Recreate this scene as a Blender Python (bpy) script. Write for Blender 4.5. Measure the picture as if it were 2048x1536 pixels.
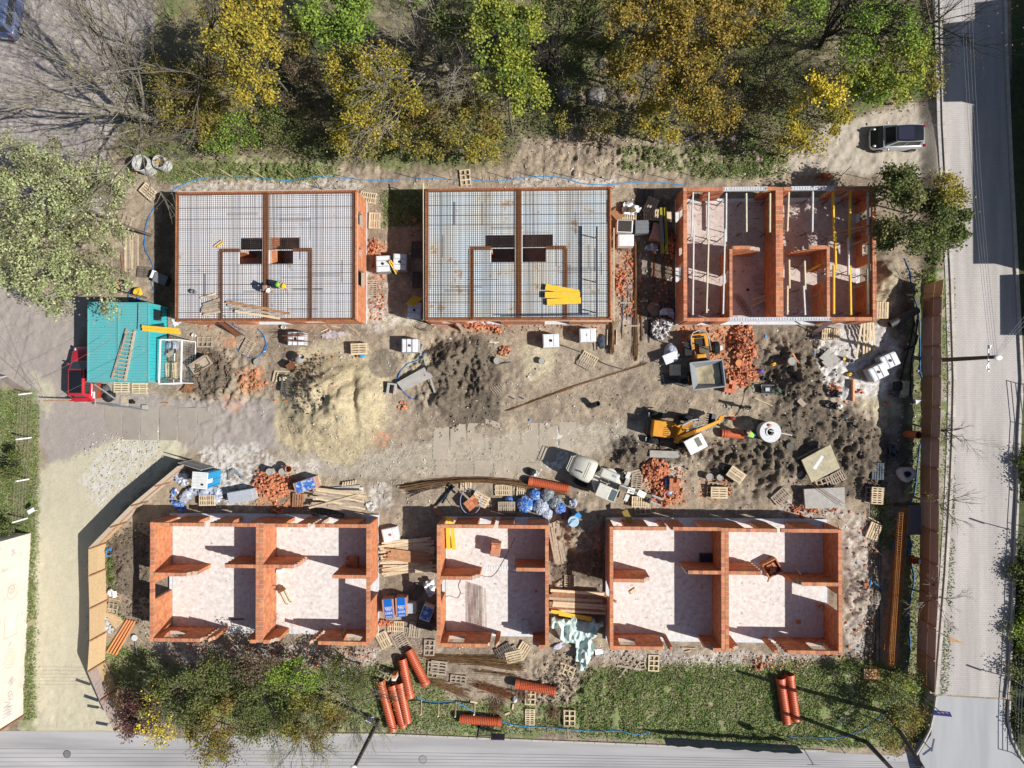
import bpy,math,random
import numpy as np
from mathutils import Matrix,Vector,Euler
V3=Vector
random.seed(7)
ru=random.uniform
ORD='first second third fourth fifth sixth seventh eighth ninth tenth eleventh twelfth thirteenth fourteenth fifteenth sixteenth seventeenth eighteenth nineteenth twentieth'.split()
rng=np.random.default_rng(7)
S=bpy.context.scene
for o in list(bpy.data.objects):
	bpy.data.objects.remove(o)
COL=S.collection
R=math.radians
PI=math.pi
# ------------------------------------------------------------ camera, light
H,F=50.0,1350.0
_vn=V3(((1079-1024)/F,-(780-768)/F,-1)).normalized()
QC=_vn.rotation_difference(V3((0,0,-1)))
MC=QC.to_matrix()
cam=bpy.data.cameras.new('camera')
cam.sensor_fit='HORIZONTAL'
cam.sensor_width=36
cam.lens=F/2048*36
cam.clip_start=0.5
cam.clip_end=2000
cam_o=bpy.data.objects.new('camera',cam)
COL.objects.link(cam_o)
cam_o.location=(0,0,H)
cam_o.rotation_mode='QUATERNION'
cam_o.rotation_quaternion=QC
S.camera=cam_o
SUN_EL=41.5
SUNV=V3((0.966*math.cos(R(SUN_EL)),-0.259*math.cos(R(SUN_EL)),math.sin(R(SUN_EL))))
w=bpy.data.worlds.new('World')
S.world=w
w.use_nodes=True
nt=w.node_tree
sky=nt.nodes.new('ShaderNodeTexSky')
sky.sky_type='NISHITA'
sky.sun_disc=False
sky.sun_elevation=R(SUN_EL)
sky.sun_rotation=math.atan2(SUNV.x,SUNV.y)
nt.links.new(sky.outputs[0],nt.nodes['Background'].inputs[0])
nt.nodes['Background'].inputs[1].default_value=0.06
sl=bpy.data.lights.new('sun','SUN')
sl.energy=5.0
sl.angle=R(0.5)
sl.color=(1.0,0.965,0.91)
so=bpy.data.objects.new('sun',sl)
COL.objects.link(so)
so.rotation_mode='QUATERNION'
so.rotation_quaternion=SUNV.to_track_quat('Z','Y')
so.location=(0,0,30)
S.view_settings.view_transform='Standard'
S.view_settings.look='None'
S.view_settings.exposure=0.30
S.view_settings.gamma=1
S.view_settings.use_curve_mapping=False
S.render.resolution_x=1024
S.render.resolution_y=768
# photo pixel (2048 wide) at height z -> world point, and back
def P(px,py,z=0.0):
	v=MC@V3(((px-1024)/F,-(py-768)/F,-1))
	t=(z-H)/v.z
	return V3((v.x*t,v.y*t,z))
def W2P(X,Y,Z):
	M=np.array(MC.transposed())
	d=np.stack([X,Y,Z-H],-1)@M.T
	k=-1.0/d[...,2]
	return 1024+F*d[...,0]*k,768-F*d[...,1]*k
	# ------------------------------------------------------------ noise
_perm=np.random.default_rng(3).random((256,256))
def vnoise(x,y,s=0):
	x=x+s*17.37
	y=y+s*9.71
	xi=np.floor(x).astype(int)
	yi=np.floor(y).astype(int)
	fx=x-xi
	fy=y-yi
	fx=fx*fx*(3-2*fx)
	fy=fy*fy*(3-2*fy)
	a=_perm[xi&255,yi&255]
	b=_perm[(xi+1)&255,yi&255]
	c=_perm[xi&255,(yi+1)&255]
	d=_perm[(xi+1)&255,(yi+1)&255]
	return(a*(1-fx)+b*fx)*(1-fy)+(c*(1-fx)+d*fx)*fy
def fbm(x,y,o=4,s=0):
	t=0
	amp=.5
	for i in range(o):
		t=t+amp*vnoise(x,y,s+i*3)
		x=x*2.03
		y=y*2.03
		amp*=.5
	return t/(1-.5**o)
def pip(px,py,poly):
	inside=np.zeros(px.shape,bool)
	n=len(poly)
	for i in range(n):
		x0,y0=poly[i]
		x1,y1=poly[(i+1)%n]
		if y0==y1:
			continue
		c=((y0>py)!=(y1>py))&(px<(x1-x0)*(py-y0)/(y1-y0)+x0)
		inside^=c
	return inside
	# ------------------------------------------------------------ materials
MATS={}
def mat(name,col,rough=0.85,var=0.25,scale=6.0,bump=0.0,bscale=40.0,isl=0.0,obj=0.0,metal=0.0,col2=None,spec=0.3,trans=0.0,hole=False,emit=None,detail=5,spots=None,coat=0.0):
	if name in MATS:
		return MATS[name]
	m=bpy.data.materials.new(name)
	m.use_nodes=True
	n=m.node_tree
	L=n.links.new
	b=n.nodes['Principled BSDF']
	b.inputs['Roughness'].default_value=rough
	b.inputs['Metallic'].default_value=metal
	b.inputs['Specular IOR Level'].default_value=spec
	if coat:
		b.inputs['Coat Weight'].default_value=coat
	geo=n.nodes.new('ShaderNodeNewGeometry')
	nz=n.nodes.new('ShaderNodeTexNoise')
	nz.inputs['Scale'].default_value=scale
	nz.inputs['Detail'].default_value=detail
	nz.inputs['Roughness'].default_value=0.65
	L(geo.outputs['Position'],nz.inputs['Vector'])
	c1=list(col)+[1]
	c2=list(col2)+[1]if col2 else[min(1,c*(1-var))for c in col]+[1]
	mx=n.nodes.new('ShaderNodeMix')
	mx.data_type='RGBA'
	mr=n.nodes.new('ShaderNodeMapRange')
	mr.inputs[1].default_value=.35
	mr.inputs[2].default_value=.65
	L(nz.outputs[0],mr.inputs[0])
	L(mr.outputs[0],mx.inputs[0])
	mx.inputs[6].default_value=c1
	mx.inputs[7].default_value=c2
	out=mx.outputs[2]
	for amt,src in((isl,geo.outputs['Random Per Island']),(obj,None)):
		if amt:
			if src is None:
				oi=n.nodes.new('ShaderNodeObjectInfo')
				src=oi.outputs['Random']
			hs=n.nodes.new('ShaderNodeHueSaturation')
			a=n.nodes.new('ShaderNodeMapRange')
			a.inputs[3].default_value=1-amt
			a.inputs[4].default_value=1+amt
			L(src,a.inputs[0])
			L(a.outputs[0],hs.inputs['Value'])
			a2=n.nodes.new('ShaderNodeMath')
			a2.operation='MULTIPLY'
			a2.inputs[1].default_value=7.31
			L(src,a2.inputs[0])
			a3=n.nodes.new('ShaderNodeMath')
			a3.operation='FRACT'
			L(a2.outputs[0],a3.inputs[0])
			a4=n.nodes.new('ShaderNodeMapRange')
			a4.inputs[3].default_value=.5-.045*amt
			a4.inputs[4].default_value=.5+.045*amt
			L(a3.outputs[0],a4.inputs[0])
			L(a4.outputs[0],hs.inputs['Hue'])
			L(out,hs.inputs['Color'])
			out=hs.outputs[0]
	if spots:
	# spots: (colour, scale, threshold)
		sc,ss,th=spots
		n2=n.nodes.new('ShaderNodeTexNoise')
		n2.inputs['Scale'].default_value=ss
		n2.inputs['Detail'].default_value=6
		n2.inputs['Roughness'].default_value=.7
		L(geo.outputs['Position'],n2.inputs['Vector'])
		r2=n.nodes.new('ShaderNodeMapRange')
		r2.inputs[1].default_value=th
		r2.inputs[2].default_value=th+.06
		L(n2.outputs[0],r2.inputs[0])
		m2=n.nodes.new('ShaderNodeMix')
		m2.data_type='RGBA'
		L(r2.outputs[0],m2.inputs[0])
		L(out,m2.inputs[6])
		m2.inputs[7].default_value=list(sc)+[1]
		out=m2.outputs[2]
	if hole:
		vo=n.nodes.new('ShaderNodeTexVoronoi')
		vo.inputs['Scale'].default_value=22
		vo.inputs['Randomness'].default_value=.25
		L(geo.outputs['Position'],vo.inputs['Vector'])
		r3=n.nodes.new('ShaderNodeMapRange')
		r3.inputs[1].default_value=.22
		r3.inputs[2].default_value=.32
		r3.inputs[3].default_value=.45
		r3.inputs[4].default_value=1.0
		L(vo.outputs['Distance'],r3.inputs[0])
		# only on faces that look up
		sx=n.nodes.new('ShaderNodeSeparateXYZ')
		L(geo.outputs['Normal'],sx.inputs[0])
		r4=n.nodes.new('ShaderNodeMapRange')
		r4.inputs[1].default_value=.8
		r4.inputs[2].default_value=.9
		L(sx.outputs[2],r4.inputs[0])
		m3=n.nodes.new('ShaderNodeMix')
		m3.data_type='RGBA'
		m3.blend_type='MULTIPLY'
		L(r4.outputs[0],m3.inputs[0])
		L(out,m3.inputs[6])
		L(r3.outputs[0],m3.inputs[7])
		out=m3.outputs[2]
	L(out,b.inputs['Base Color'])
	if bump:
		nb=n.nodes.new('ShaderNodeTexNoise')
		nb.inputs['Scale'].default_value=bscale
		nb.inputs['Detail'].default_value=4
		L(geo.outputs['Position'],nb.inputs['Vector'])
		bp=n.nodes.new('ShaderNodeBump')
		bp.inputs['Strength'].default_value=bump
		bp.inputs['Distance'].default_value=.02
		L(nb.outputs[0],bp.inputs['Height'])
		L(bp.outputs[0],b.inputs['Normal'])
	if trans:
		tr=n.nodes.new('ShaderNodeBsdfTranslucent')
		L(out,tr.inputs[0])
		ms=n.nodes.new('ShaderNodeMixShader')
		ms.inputs[0].default_value=trans
		L(b.outputs[0],ms.inputs[1])
		L(tr.outputs[0],ms.inputs[2])
		L(ms.outputs[0],n.nodes['Material Output'].inputs[0])
	MATS[name]=m
	return m
M_brick=mat('clay_brick',(.56,.24,.12),.9,.25,9,.3,60,obj=.22,col2=(.42,.15,.07),hole=True,spots=((.62,.52,.46),2.3,.655))
M_bricks=mat('clay_brick_courses',(.58,.24,.115),.9,.25,3,.3,60,isl=.16,col2=(.43,.145,.065),spots=((.60,.46,.38),3.3,.655),detail=8)
M5=mat('loose_brick',(.54,.23,.12),.9,.25,9,.3,60,obj=.28,isl=.15,col2=(.44,.17,.08))
M_mortar=mat('mortar',(.56,.44,.36),.95,.3,8)
M_floor=mat('screed_floor',(.72,.69,.67),.9,.2,3.2,.15,30,col2=(.55,.49,.45),spots=((.36,.30,.26),3.1,.60),detail=10)
M6=mat('dusty_floor',(.58,.50,.46),.9,.2,1.6,.15,30,col2=(.46,.37,.33),spots=((.25,.2,.17),5.5,.57),detail=8)
M_slabedge=mat('slab_edge',(.66,.66,.68),.9,.2,5)
M_filigree=mat('slab_formwork_pale',(.66,.68,.74),.8,.2,.7,.1,30,col2=(.72,.68,.66),spots=((.5,.42,.36),1.1,.62),detail=8)
M_filigree2=mat('slab_formwork_stained',(.58,.68,.76),.8,.2,.45,.1,30,col2=(.66,.6,.5),spots=((.45,.33,.22),.9,.6),detail=9)
M_rebar=mat('steel_bar',(.075,.06,.055),.8,.3,3,isl=.3)
M_rust=mat('rusty_steel',(.22,.085,.035),.9,.4,5,isl=.3,col2=(.12,.055,.03))
M3=mat('rusty_bundle',(.26,.15,.07),.9,.4,3,isl=.35,col2=(.15,.085,.045))
M_conc=mat('concrete',(.42,.40,.37),.92,.25,3,.3,25,col2=(.33,.31,.28),detail=8)
M_concl=mat('concrete_pale',(.56,.56,.55),.9,.2,4,.25,25,col2=(.45,.45,.44))
M_wood=mat('fresh_timber',(.64,.53,.36),.85,.3,5,.2,40,obj=.16,isl=.1,col2=(.52,.40,.25))
M0=mat('weathered_timber',(.42,.35,.27),.9,.3,5,.3,40,obj=.18,isl=.1,col2=(.3,.24,.18))
M1=mat('brown_timber',(.36,.20,.11),.9,.3,5,.3,40,obj=.18,isl=.1,col2=(.24,.12,.06))
M2=mat('dark_timber',(.14,.12,.10),.9,.3,5,.3,40,obj=.2,isl=.1)
M_osb=mat('osb_board',(.60,.45,.27),.85,.3,11,.3,30,col2=(.44,.30,.15),detail=8,obj=.08)
M_plate=mat('pink_plywood',(.36,.25,.20),.85,.2,3,.1,30,col2=(.30,.20,.16),obj=.12)
M7=mat('brown_plywood',(.30,.18,.10),.85,.25,9,.1,30,col2=(.22,.12,.07),obj=.1)
M_yel=mat('yellow_formwork',(.80,.50,.02),.6,.2,4,.1,30,col2=(.70,.42,.06),spots=((.62,.52,.3),3.5,.6))
M_yelp=mat('pale_beam',(.68,.62,.42),.7,.25,4,col2=(.55,.5,.35))
M_whitep=mat('grey_white_beam',(.66,.66,.64),.6,.2,4)
M_steel=mat('galvanised_steel',(.45,.46,.48),.45,.2,5,metal=.6)
M8=mat('dark_steel',(.05,.06,.08),.6,.3,5)
M_ibc=mat('ibc_plastic',(.70,.72,.74),.45,.12,3,spec=.4)
M_black=mat('black_plastic',(.02,.02,.022),.6,.3,5)
M_rubber=mat('rubber',(.025,.025,.025),.85,.3,8)
M4=mat('white_bag',(.72,.72,.74),.7,.2,5,.2,30)
M_pipe=mat('orange_brown_pipe',(.52,.115,.045),.45,.1,3,spec=.5)
M_pvc=mat('orange_pvc',(.62,.25,.10),.45,.1,3,spec=.5)
M_hose=mat('blue_hose',(.03,.16,.42),.5,.1,3)
M_hosel=mat('light_blue_hose',(.06,.30,.62),.5,.1,3)
M_foil=mat('blue_foil',(.03,.12,.45),.35,.3,6,spec=.5,col2=(.08,.2,.5),spots=((.5,.55,.6),3.2,.52),detail=7)
M_foilw=mat('clear_foil',(.52,.54,.57),.3,.3,5,spec=.6,col2=(.22,.28,.42),detail=8,spots=((.30,.24,.2),4,.57))
M_tarp=mat('mint_tarpaulin',(.52,.66,.62),.6,.1,3,spec=.4)
M_teal=mat('turquoise_paint',(.085,.40,.42),.6,.2,1.2,col2=(.12,.36,.37),spots=((.34,.36,.32),2.6,.60),detail=8)
M_teall=mat('turquoise_side',(.04,.44,.48),.5,.12,2)
M_grass=mat('grass_blades',(.14,.235,.05),.8,.4,.8,isl=.4,col2=(.22,.26,.09),trans=.35,spec=.15)
M_white=mat('white_paint',(.78,.78,.78),.5,.1,5)
M_red=mat('red_paint',(.50,.02,.035),.25,.1,5,spec=.5,coat=.6)
M_blue=mat('blue_paint',(.02,.28,.55),.45,.1,4)
M_glass=mat('dark_glass',(.02,.03,.035),.08,.1,5,spec=.8)
# ------------------------------------------------------------ mesh building
class MB:
	def __init__(s):
		s.v=[]
		s.f=[]
		s.m=[]
		s.cur=0
	def add(s,vs,fs,mi=None):
		o=len(s.v)
		s.v.extend(tuple(v)for v in vs)
		s.f.extend(tuple(i+o for i in f)for f in fs)
		s.m.extend([s.cur if mi is None else mi]*len(fs))
	def box(s,c,d,rz=0,mx=None,mi=None,taper=1.0):
		x,y,z=d[0]/2,d[1]/2,d[2]/2
		vs=[V3((a*x*(taper if e>0 else 1),b*y*(taper if e>0 else 1),e*z))for e in(-1,1)for a,b in((-1,-1),(1,-1),(1,1),(-1,1))]
		if mx is None:
			mx=Matrix.Rotation(rz,3,'Z')
		c=Vector(c)
		vs=[mx@v+c for v in vs]
		s.add(vs,[(0,3,2,1),(4,5,6,7),(0,1,5,4),(1,2,6,5),(2,3,7,6),(3,0,4,7)],mi)
	def box2(s,a,b,mi=None):
		s.box([(a[i]+b[i])/2 for i in range(3)],[abs(b[i]-a[i])for i in range(3)],mi=mi)
	def beam(s,p0,p1,w,h,mi=None,roll=0):
		p0=Vector(p0)
		p1=Vector(p1)
		d=p1-p0
		L=d.length
		if L<1e-6:
			return
		x=d/L
		up=V3((0,0,1))if abs(x.z)<.98 else V3((0,1,0))
		y=up.cross(x).normalized()
		z=x.cross(y)
		M=Matrix((x,y,z)).transposed()
		if roll:
			M=M@Matrix.Rotation(roll,3,'X')
		s.box((p0+p1)/2,(L,w,h),mx=M,mi=mi)
	def tube(s,pts,r,n=6,mi=None,cap=True,closed=False):
		pts=[Vector(p)for p in pts]
		rs=r if isinstance(r,(list,tuple))else[r]*len(pts)
		vs=[]
		N=len(pts)
		py=None
		for i,p in enumerate(pts):
			a=pts[max(0,i-1)]
			b=pts[min(N-1,i+1)]
			if closed:
				a=pts[i-1]
				b=pts[(i+1)%N]
			d=(b-a)
			d=d.normalized()if d.length>1e-9 else V3((0,0,1))
			if py is None:
				up=V3((0,0,1))if abs(d.z)<.9 else V3((1,0,0))
				y=up.cross(d).normalized()
			else:
				y=(py-d*py.dot(d))
				y=y.normalized()if y.length>1e-6 else py
			py=y
			z=d.cross(y)
			for k in range(n):
				t=2*PI*k/n
				vs.append(p+(y*math.cos(t)+z*math.sin(t))*rs[i])
		fs=[]
		M=N if closed else N-1
		for i in range(M):
			j=(i+1)%N
			for k in range(n):
				k2=(k+1)%n
				fs.append((i*n+k,i*n+k2,j*n+k2,j*n+k))
		if cap and not closed:
			fs.append(tuple(range(n-1,-1,-1)))
			fs.append(tuple((N-1)*n+k for k in range(n)))
		s.add(vs,fs,mi)
	def lathe(s,prof,n=24,c=(0,0,0),mx=None,mi=None):
		c=Vector(c)
		mx=mx or Matrix.Identity(3)
		vs=[]
		for r,z in prof:
			for k in range(n):
				t=2*PI*k/n
				vs.append(mx@V3((r*math.cos(t),r*math.sin(t),z))+c)
		fs=[]
		for i in range(len(prof)-1):
			for k in range(n):
				k2=(k+1)%n
				fs.append((i*n+k,i*n+k2,(i+1)*n+k2,(i+1)*n+k))
		s.add(vs,fs,mi)
	def cyl(s,c,r,h,n=16,mi=None,mx=None):
		s.lathe([(1e-4,0),(r,0),(r,h),(1e-4,h)],n,c,mx,mi)
	def prism(s,poly,z0,z1,mi=None):
	# poly counter clockwise
		a=sum(poly[i][0]*poly[(i+1)%len(poly)][1]-poly[(i+1)%len(poly)][0]*poly[i][1]for i in range(len(poly)))
		if a<0:
			poly=poly[::-1]
		n=len(poly)
		vs=[(x,y,z0)for x,y in poly]+[(x,y,z1)for x,y in poly]
		fs=[tuple(range(n-1,-1,-1)),tuple(range(n,2*n))]
		for i in range(n):
			j=(i+1)%n
			fs.append((i,j,n+j,n+i))
		s.add(vs,fs,mi)
	def blob(s,c,d,nu=10,nv=7,amp=.15,seed=0,mi=None,flat=-.35,rz=0):
		vs=[]
		r=random.Random(seed)
		ph=[r.random()*6.3 for _ in range(6)]
		M=Matrix.Rotation(rz,3,'Z')
		for j in range(nv+1):
			th=PI*j/nv
			for i in range(nu):
				t=2*PI*i/nu
				k=1+amp*(math.sin(3*t+ph[0]+2*th)+math.sin(5*t+ph[1]-3*th)*.6+r.uniform(-.5,.5))
				z=math.cos(th)
				v=V3((math.sin(th)*math.cos(t)*d[0]*k,math.sin(th)*math.sin(t)*d[1]*k,max(flat,z)*d[2]*(1+amp*.5*math.sin(4*t+ph[2]))))
				vs.append(M@v+Vector(c))
		fs=[]
		for j in range(nv):
			for i in range(nu):
				i2=(i+1)%nu
				fs.append((j*nu+i,(j+1)*nu+i,(j+1)*nu+i2,j*nu+i2))
		s.add(vs,fs,mi)
	def mesh(s,name,mats):
		me=bpy.data.meshes.new(name)
		me.from_pydata([tuple(v)for v in s.v],[],s.f)
		if not isinstance(mats,(list,tuple)):
			mats=[mats]
		for m in mats:
			me.materials.append(m)
		if len(mats)>1:
			me.polygons.foreach_set('material_index',s.m)
		return me
	def build(s,name,mats,parent=None,smooth=False,kind=None,label=None):
		me=s.mesh(name,mats)
		if smooth:
			me.polygons.foreach_set('use_smooth',[True]*len(me.polygons))
		o=bpy.data.objects.new(name,me)
		COL.objects.link(o)
		if parent is not None:
			o.parent=parent
		if kind:
			o['kind']=kind
		if label:
			o['label']=label
		return o
def thing(name,label,cat,loc=(0,0,0),rz=0,group=None):
	o=bpy.data.objects.new(name,None)
	COL.objects.link(o)
	o.empty_display_size=.3
	o.location=loc
	o.rotation_euler=(0,0,rz)
	o['label']=label
	o['category']=cat
	if group:
		o['group']=group
	return o
def tag(o,label,cat,group=None):
	o['label']=label
	o['category']=cat
	if group:
		o['group']=group
	return o
def inst(name,me,parent,loc=(0,0,0),rot=(0,0,0),sc=(1,1,1)):
	o=bpy.data.objects.new(name,me)
	COL.objects.link(o)
	o.parent=parent
	o.location=loc
	o.rotation_euler=rot
	o.scale=sc
	return o
def smooth_by_angle(o,deg=35):
	me=o.data
	me.polygons.foreach_set('use_smooth',[True]*len(me.polygons))
	try:
		me.set_sharp_from_angle(angle=R(deg))
	except Exception:
		pass
def bevel(o,wd=.02,seg=2):
	b=o.modifiers.new('bevel','BEVEL')
	b.width=wd
	b.segments=seg
	b.limit_method='ANGLE'
	b.angle_limit=R(35)
	return o
def ang(p0,p1):
	a=P(*p0)
	b=P(*p1)
	return math.atan2(b.y-a.y,b.x-a.x)
	# ------------------------------------------------------------ terrain
RZ=0.62
def gauss(px,py,cx,cy,rx,ry,a=0):
	dx=px-cx
	dy=py-cy
	c,s_=math.cos(R(a)),math.sin(R(a))
	u=(dx*c+dy*s_)/rx
	v=(-dx*s_+dy*c)/ry
	return np.exp(-(u*u+v*v))
def sst(a,b,x):
	t=np.clip((x-a)/(b-a),0,1)
	return t*t*(3-2*t)
FLAT=[[(345,372),(740,372),(740,655),(345,655)],[(846,372),(1228,372),(1228,655),(846,655)],[(1345,375),(1720,375),(1720,650),(1345,650)],[(336,1025),(765,1025),(765,1262),(336,1270)],[(872,1028),(1105,1028),(1105,1275),(872,1275)],[(1205,1030),(1660,1035),(1660,1290),(1205,1280)]]
def tracks(px,py,cx,cy,L,W_,a,per=7.0):
	c,s_=math.cos(R(a)),math.sin(R(a))
	u=(px-cx)*c+(py-cy)*s_
	v=-(px-cx)*s_+(py-cy)*c
	m=(np.abs(u)<L)&(np.abs(v)<W_)
	ph=(u+np.abs(v)*.9)/per*2*PI
	return np.where(m,np.clip(np.sin(ph)*1.5,-1,1)*(1-np.clip((np.abs(u)/L-.7)/.3,0,1))*np.clip((1-np.abs(v)/W_)*4,0,1),0)
TRK=[(640,862,110,9,3),(700,885,120,9,2),(640,900,95,9,5),(760,905,80,9,3),(860,902,120,10,-2),(960,925,160,9,-1),(590,860,50,9,8),(1300,780,130,10,-8),(1250,810,120,10,-4),(1330,815,60,9,-6),(1230,870,110,9,4),(1280,895,60,9,6),(1150,800,120,9,-3),(1400,800,80,9,0),(560,905,60,9,6),(1640,275,60,9,5),(1670,320,60,9,-10),(1610,300,40,9,20),(530,780,10,60,0),(1010,905,90,9,0),(700,845,80,8,-2),(820,935,110,9,2)]
def height(X,Y):
	px,py=W2P(X,Y,np.zeros_like(X))
	rough=np.ones_like(X)*.5
	rough+=1.6*gauss(px,py,900,740,90,70)+1.5*gauss(px,py,1600,750,90,80)+1.3*gauss(px,py,450,760,70,60)
	rough+=1.4*gauss(px,py,1500,930,90,60)+1.0*gauss(px,py,1330,900,70,40)+1.2*gauss(px,py,1700,900,80,70)
	rough+=.8*gauss(px,py,560,340,230,30)+.9*gauss(px,py,1300,310,300,50)+1.1*gauss(px,py,235,1120,40,90)
	rough+=.9*gauss(px,py,1130,1370,90,70)+.8*gauss(px,py,1720,1180,40,120)
	rough=np.where(px<350,np.minimum(rough,.5+.9*gauss(px,py,240,1120,50,120)),rough)
	calm=gauss(px,py,170,900,150,300)+gauss(px,py,180,1200,90,300)+gauss(px,py,900,930,330,45)
	rough*=1-np.clip(calm,0,1)*.85
	h=(fbm(X*.5,Y*.5,3,1)-.5)*.35*np.clip(rough,.2,2)
	n2=fbm(X*2.2,Y*2.2,4,5)
	h+=(n2-.5)*.34*rough+(fbm(X*5.3,Y*5.3,3,15)-.5)*.15*rough
	h+=(np.abs(fbm(X*2.2,Y*2.2,4,9)-.5)*-1.1+.12)*np.clip(rough-.6,0,2)
	# sand pile
	d=gauss(px,py,672,790,82,62,-12)
	h+=1.9*np.clip(d-.15,0,1)*(1+.9*(fbm(X*1.3,Y*1.3,4,31)-.5))+.35*gauss(px,py,640,850,90,45)*fbm(X*1.6,Y*1.6,3,35)
	h+=.55*gauss(px,py,610,770,45,38)+.35*gauss(px,py,735,810,45,50)
	h-=.75*gauss(px,py,712,795,9,38,-4)+.45*gauss(px,py,640,806,22,14,-30)+.25*gauss(px,py,700,770,14,18)
	h+=.35*gauss(px,py,660,850,90,30)
	# dug earth heaps and hollows
	for cx,cy,rx,ry,a,k in((905,715,60,16,-25,.5),(930,770,22,40,20,-.5),(890,800,45,25,0,.5),(860,690,40,12,-20,-.3),(1590,740,35,45,10,.6),(1560,700,40,25,0,.35),(1620,790,40,35,0,.4),(1540,760,22,25,0,-.35),(1380,905,60,20,-5,.5),(1260,905,45,28,-20,.6),(1480,920,60,30,0,.5),(1560,920,50,30,30,.6),(1520,960,25,20,0,-.5),(1470,840,60,20,0,-.3),(1700,850,60,30,0,.25),(1730,920,40,40,0,.3),(395,720,30,14,-30,-.4),(400,735,20,25,0,.35),(450,780,60,30,10,.25),(1320,650,40,14,0,.1),(245,1130,22,50,0,.5),(1170,1040,45,40,20,.55),(1150,1075,50,32,25,.4),(1770,560,22,40,0,.7),(1110,1360,40,40,30,.3),(1050,1330,40,20,0,.2),(1765,640,25,30,0,.3),(1725,1185,40,40,0,.3)):
		h+=k*1.25*gauss(px,py,cx,cy,rx,ry,a)*(1+1.5*(fbm(X*2.5,Y*2.5,3,44)-.5))
		# tyre and track prints
	for t in TRK:
		h+=.045*tracks(px,py,*t)
		# rise of the bank along the right street and the wood edge at the top
	rise=sst(1846,1862,px)*(1-sst(1440,1475,py)*(px<1830))
	rise=np.where((py<540),sst(1835,1870,px),rise)
	h=h*(1-sst(1835,1850,px)*.9)+RZ*rise
	# grass strip on the bank
	h=np.where(px>1880,RZ-.01,h)
	# roads flat
	rb=road_bottom_y(px)
	fl=sst(-14,-2,py-rb)*(px<1880)
	h=h*(1-fl)-.01*fl
	for poly in FLAT:
		x0,y0=poly[0]
		x1,y1=poly[2]
		m=sst(x0-8,x0+4,px)*(1-sst(x1-4,x1+8,px))*sst(y0-8,y0+4,py)*(1-sst(y1-4,y1+8,py))
		h=h*(1-m)-.02*m
		# left drive and yard in front of the cabin stay level
	return h
def road_bottom_y(px):
	return np.interp(px,[0,220,330,500,760,1100,1400,1640,1730,1800,1850,1870],[1462,1462,1478,1470,1470,1484,1496,1503,1508,1512,1480,1425])
def gz(x,y):
	return float(height(np.array([x]),np.array([y]))[0])
def G(px,py,dz=0.0):
	p=P(px,py,0)
	z=gz(p.x,p.y)
	p=P(px,py,z)
	p.z=z+dz
	return p
def axis(lo,hi,step,far):
	core=np.arange(lo,hi+step,step)
	out=[]
	s_,x=step,hi
	while x<far:
		s_*=1.35
		x+=s_
		out.append(x)
	out2=[]
	s_,x=step,lo
	while x>-far:
		s_*=1.35
		x-=s_
		out2.append(x)
	return np.concatenate([np.array(out2[::-1]),core,np.array(out)])
def L2(c):
	return np.array(c)
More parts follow.
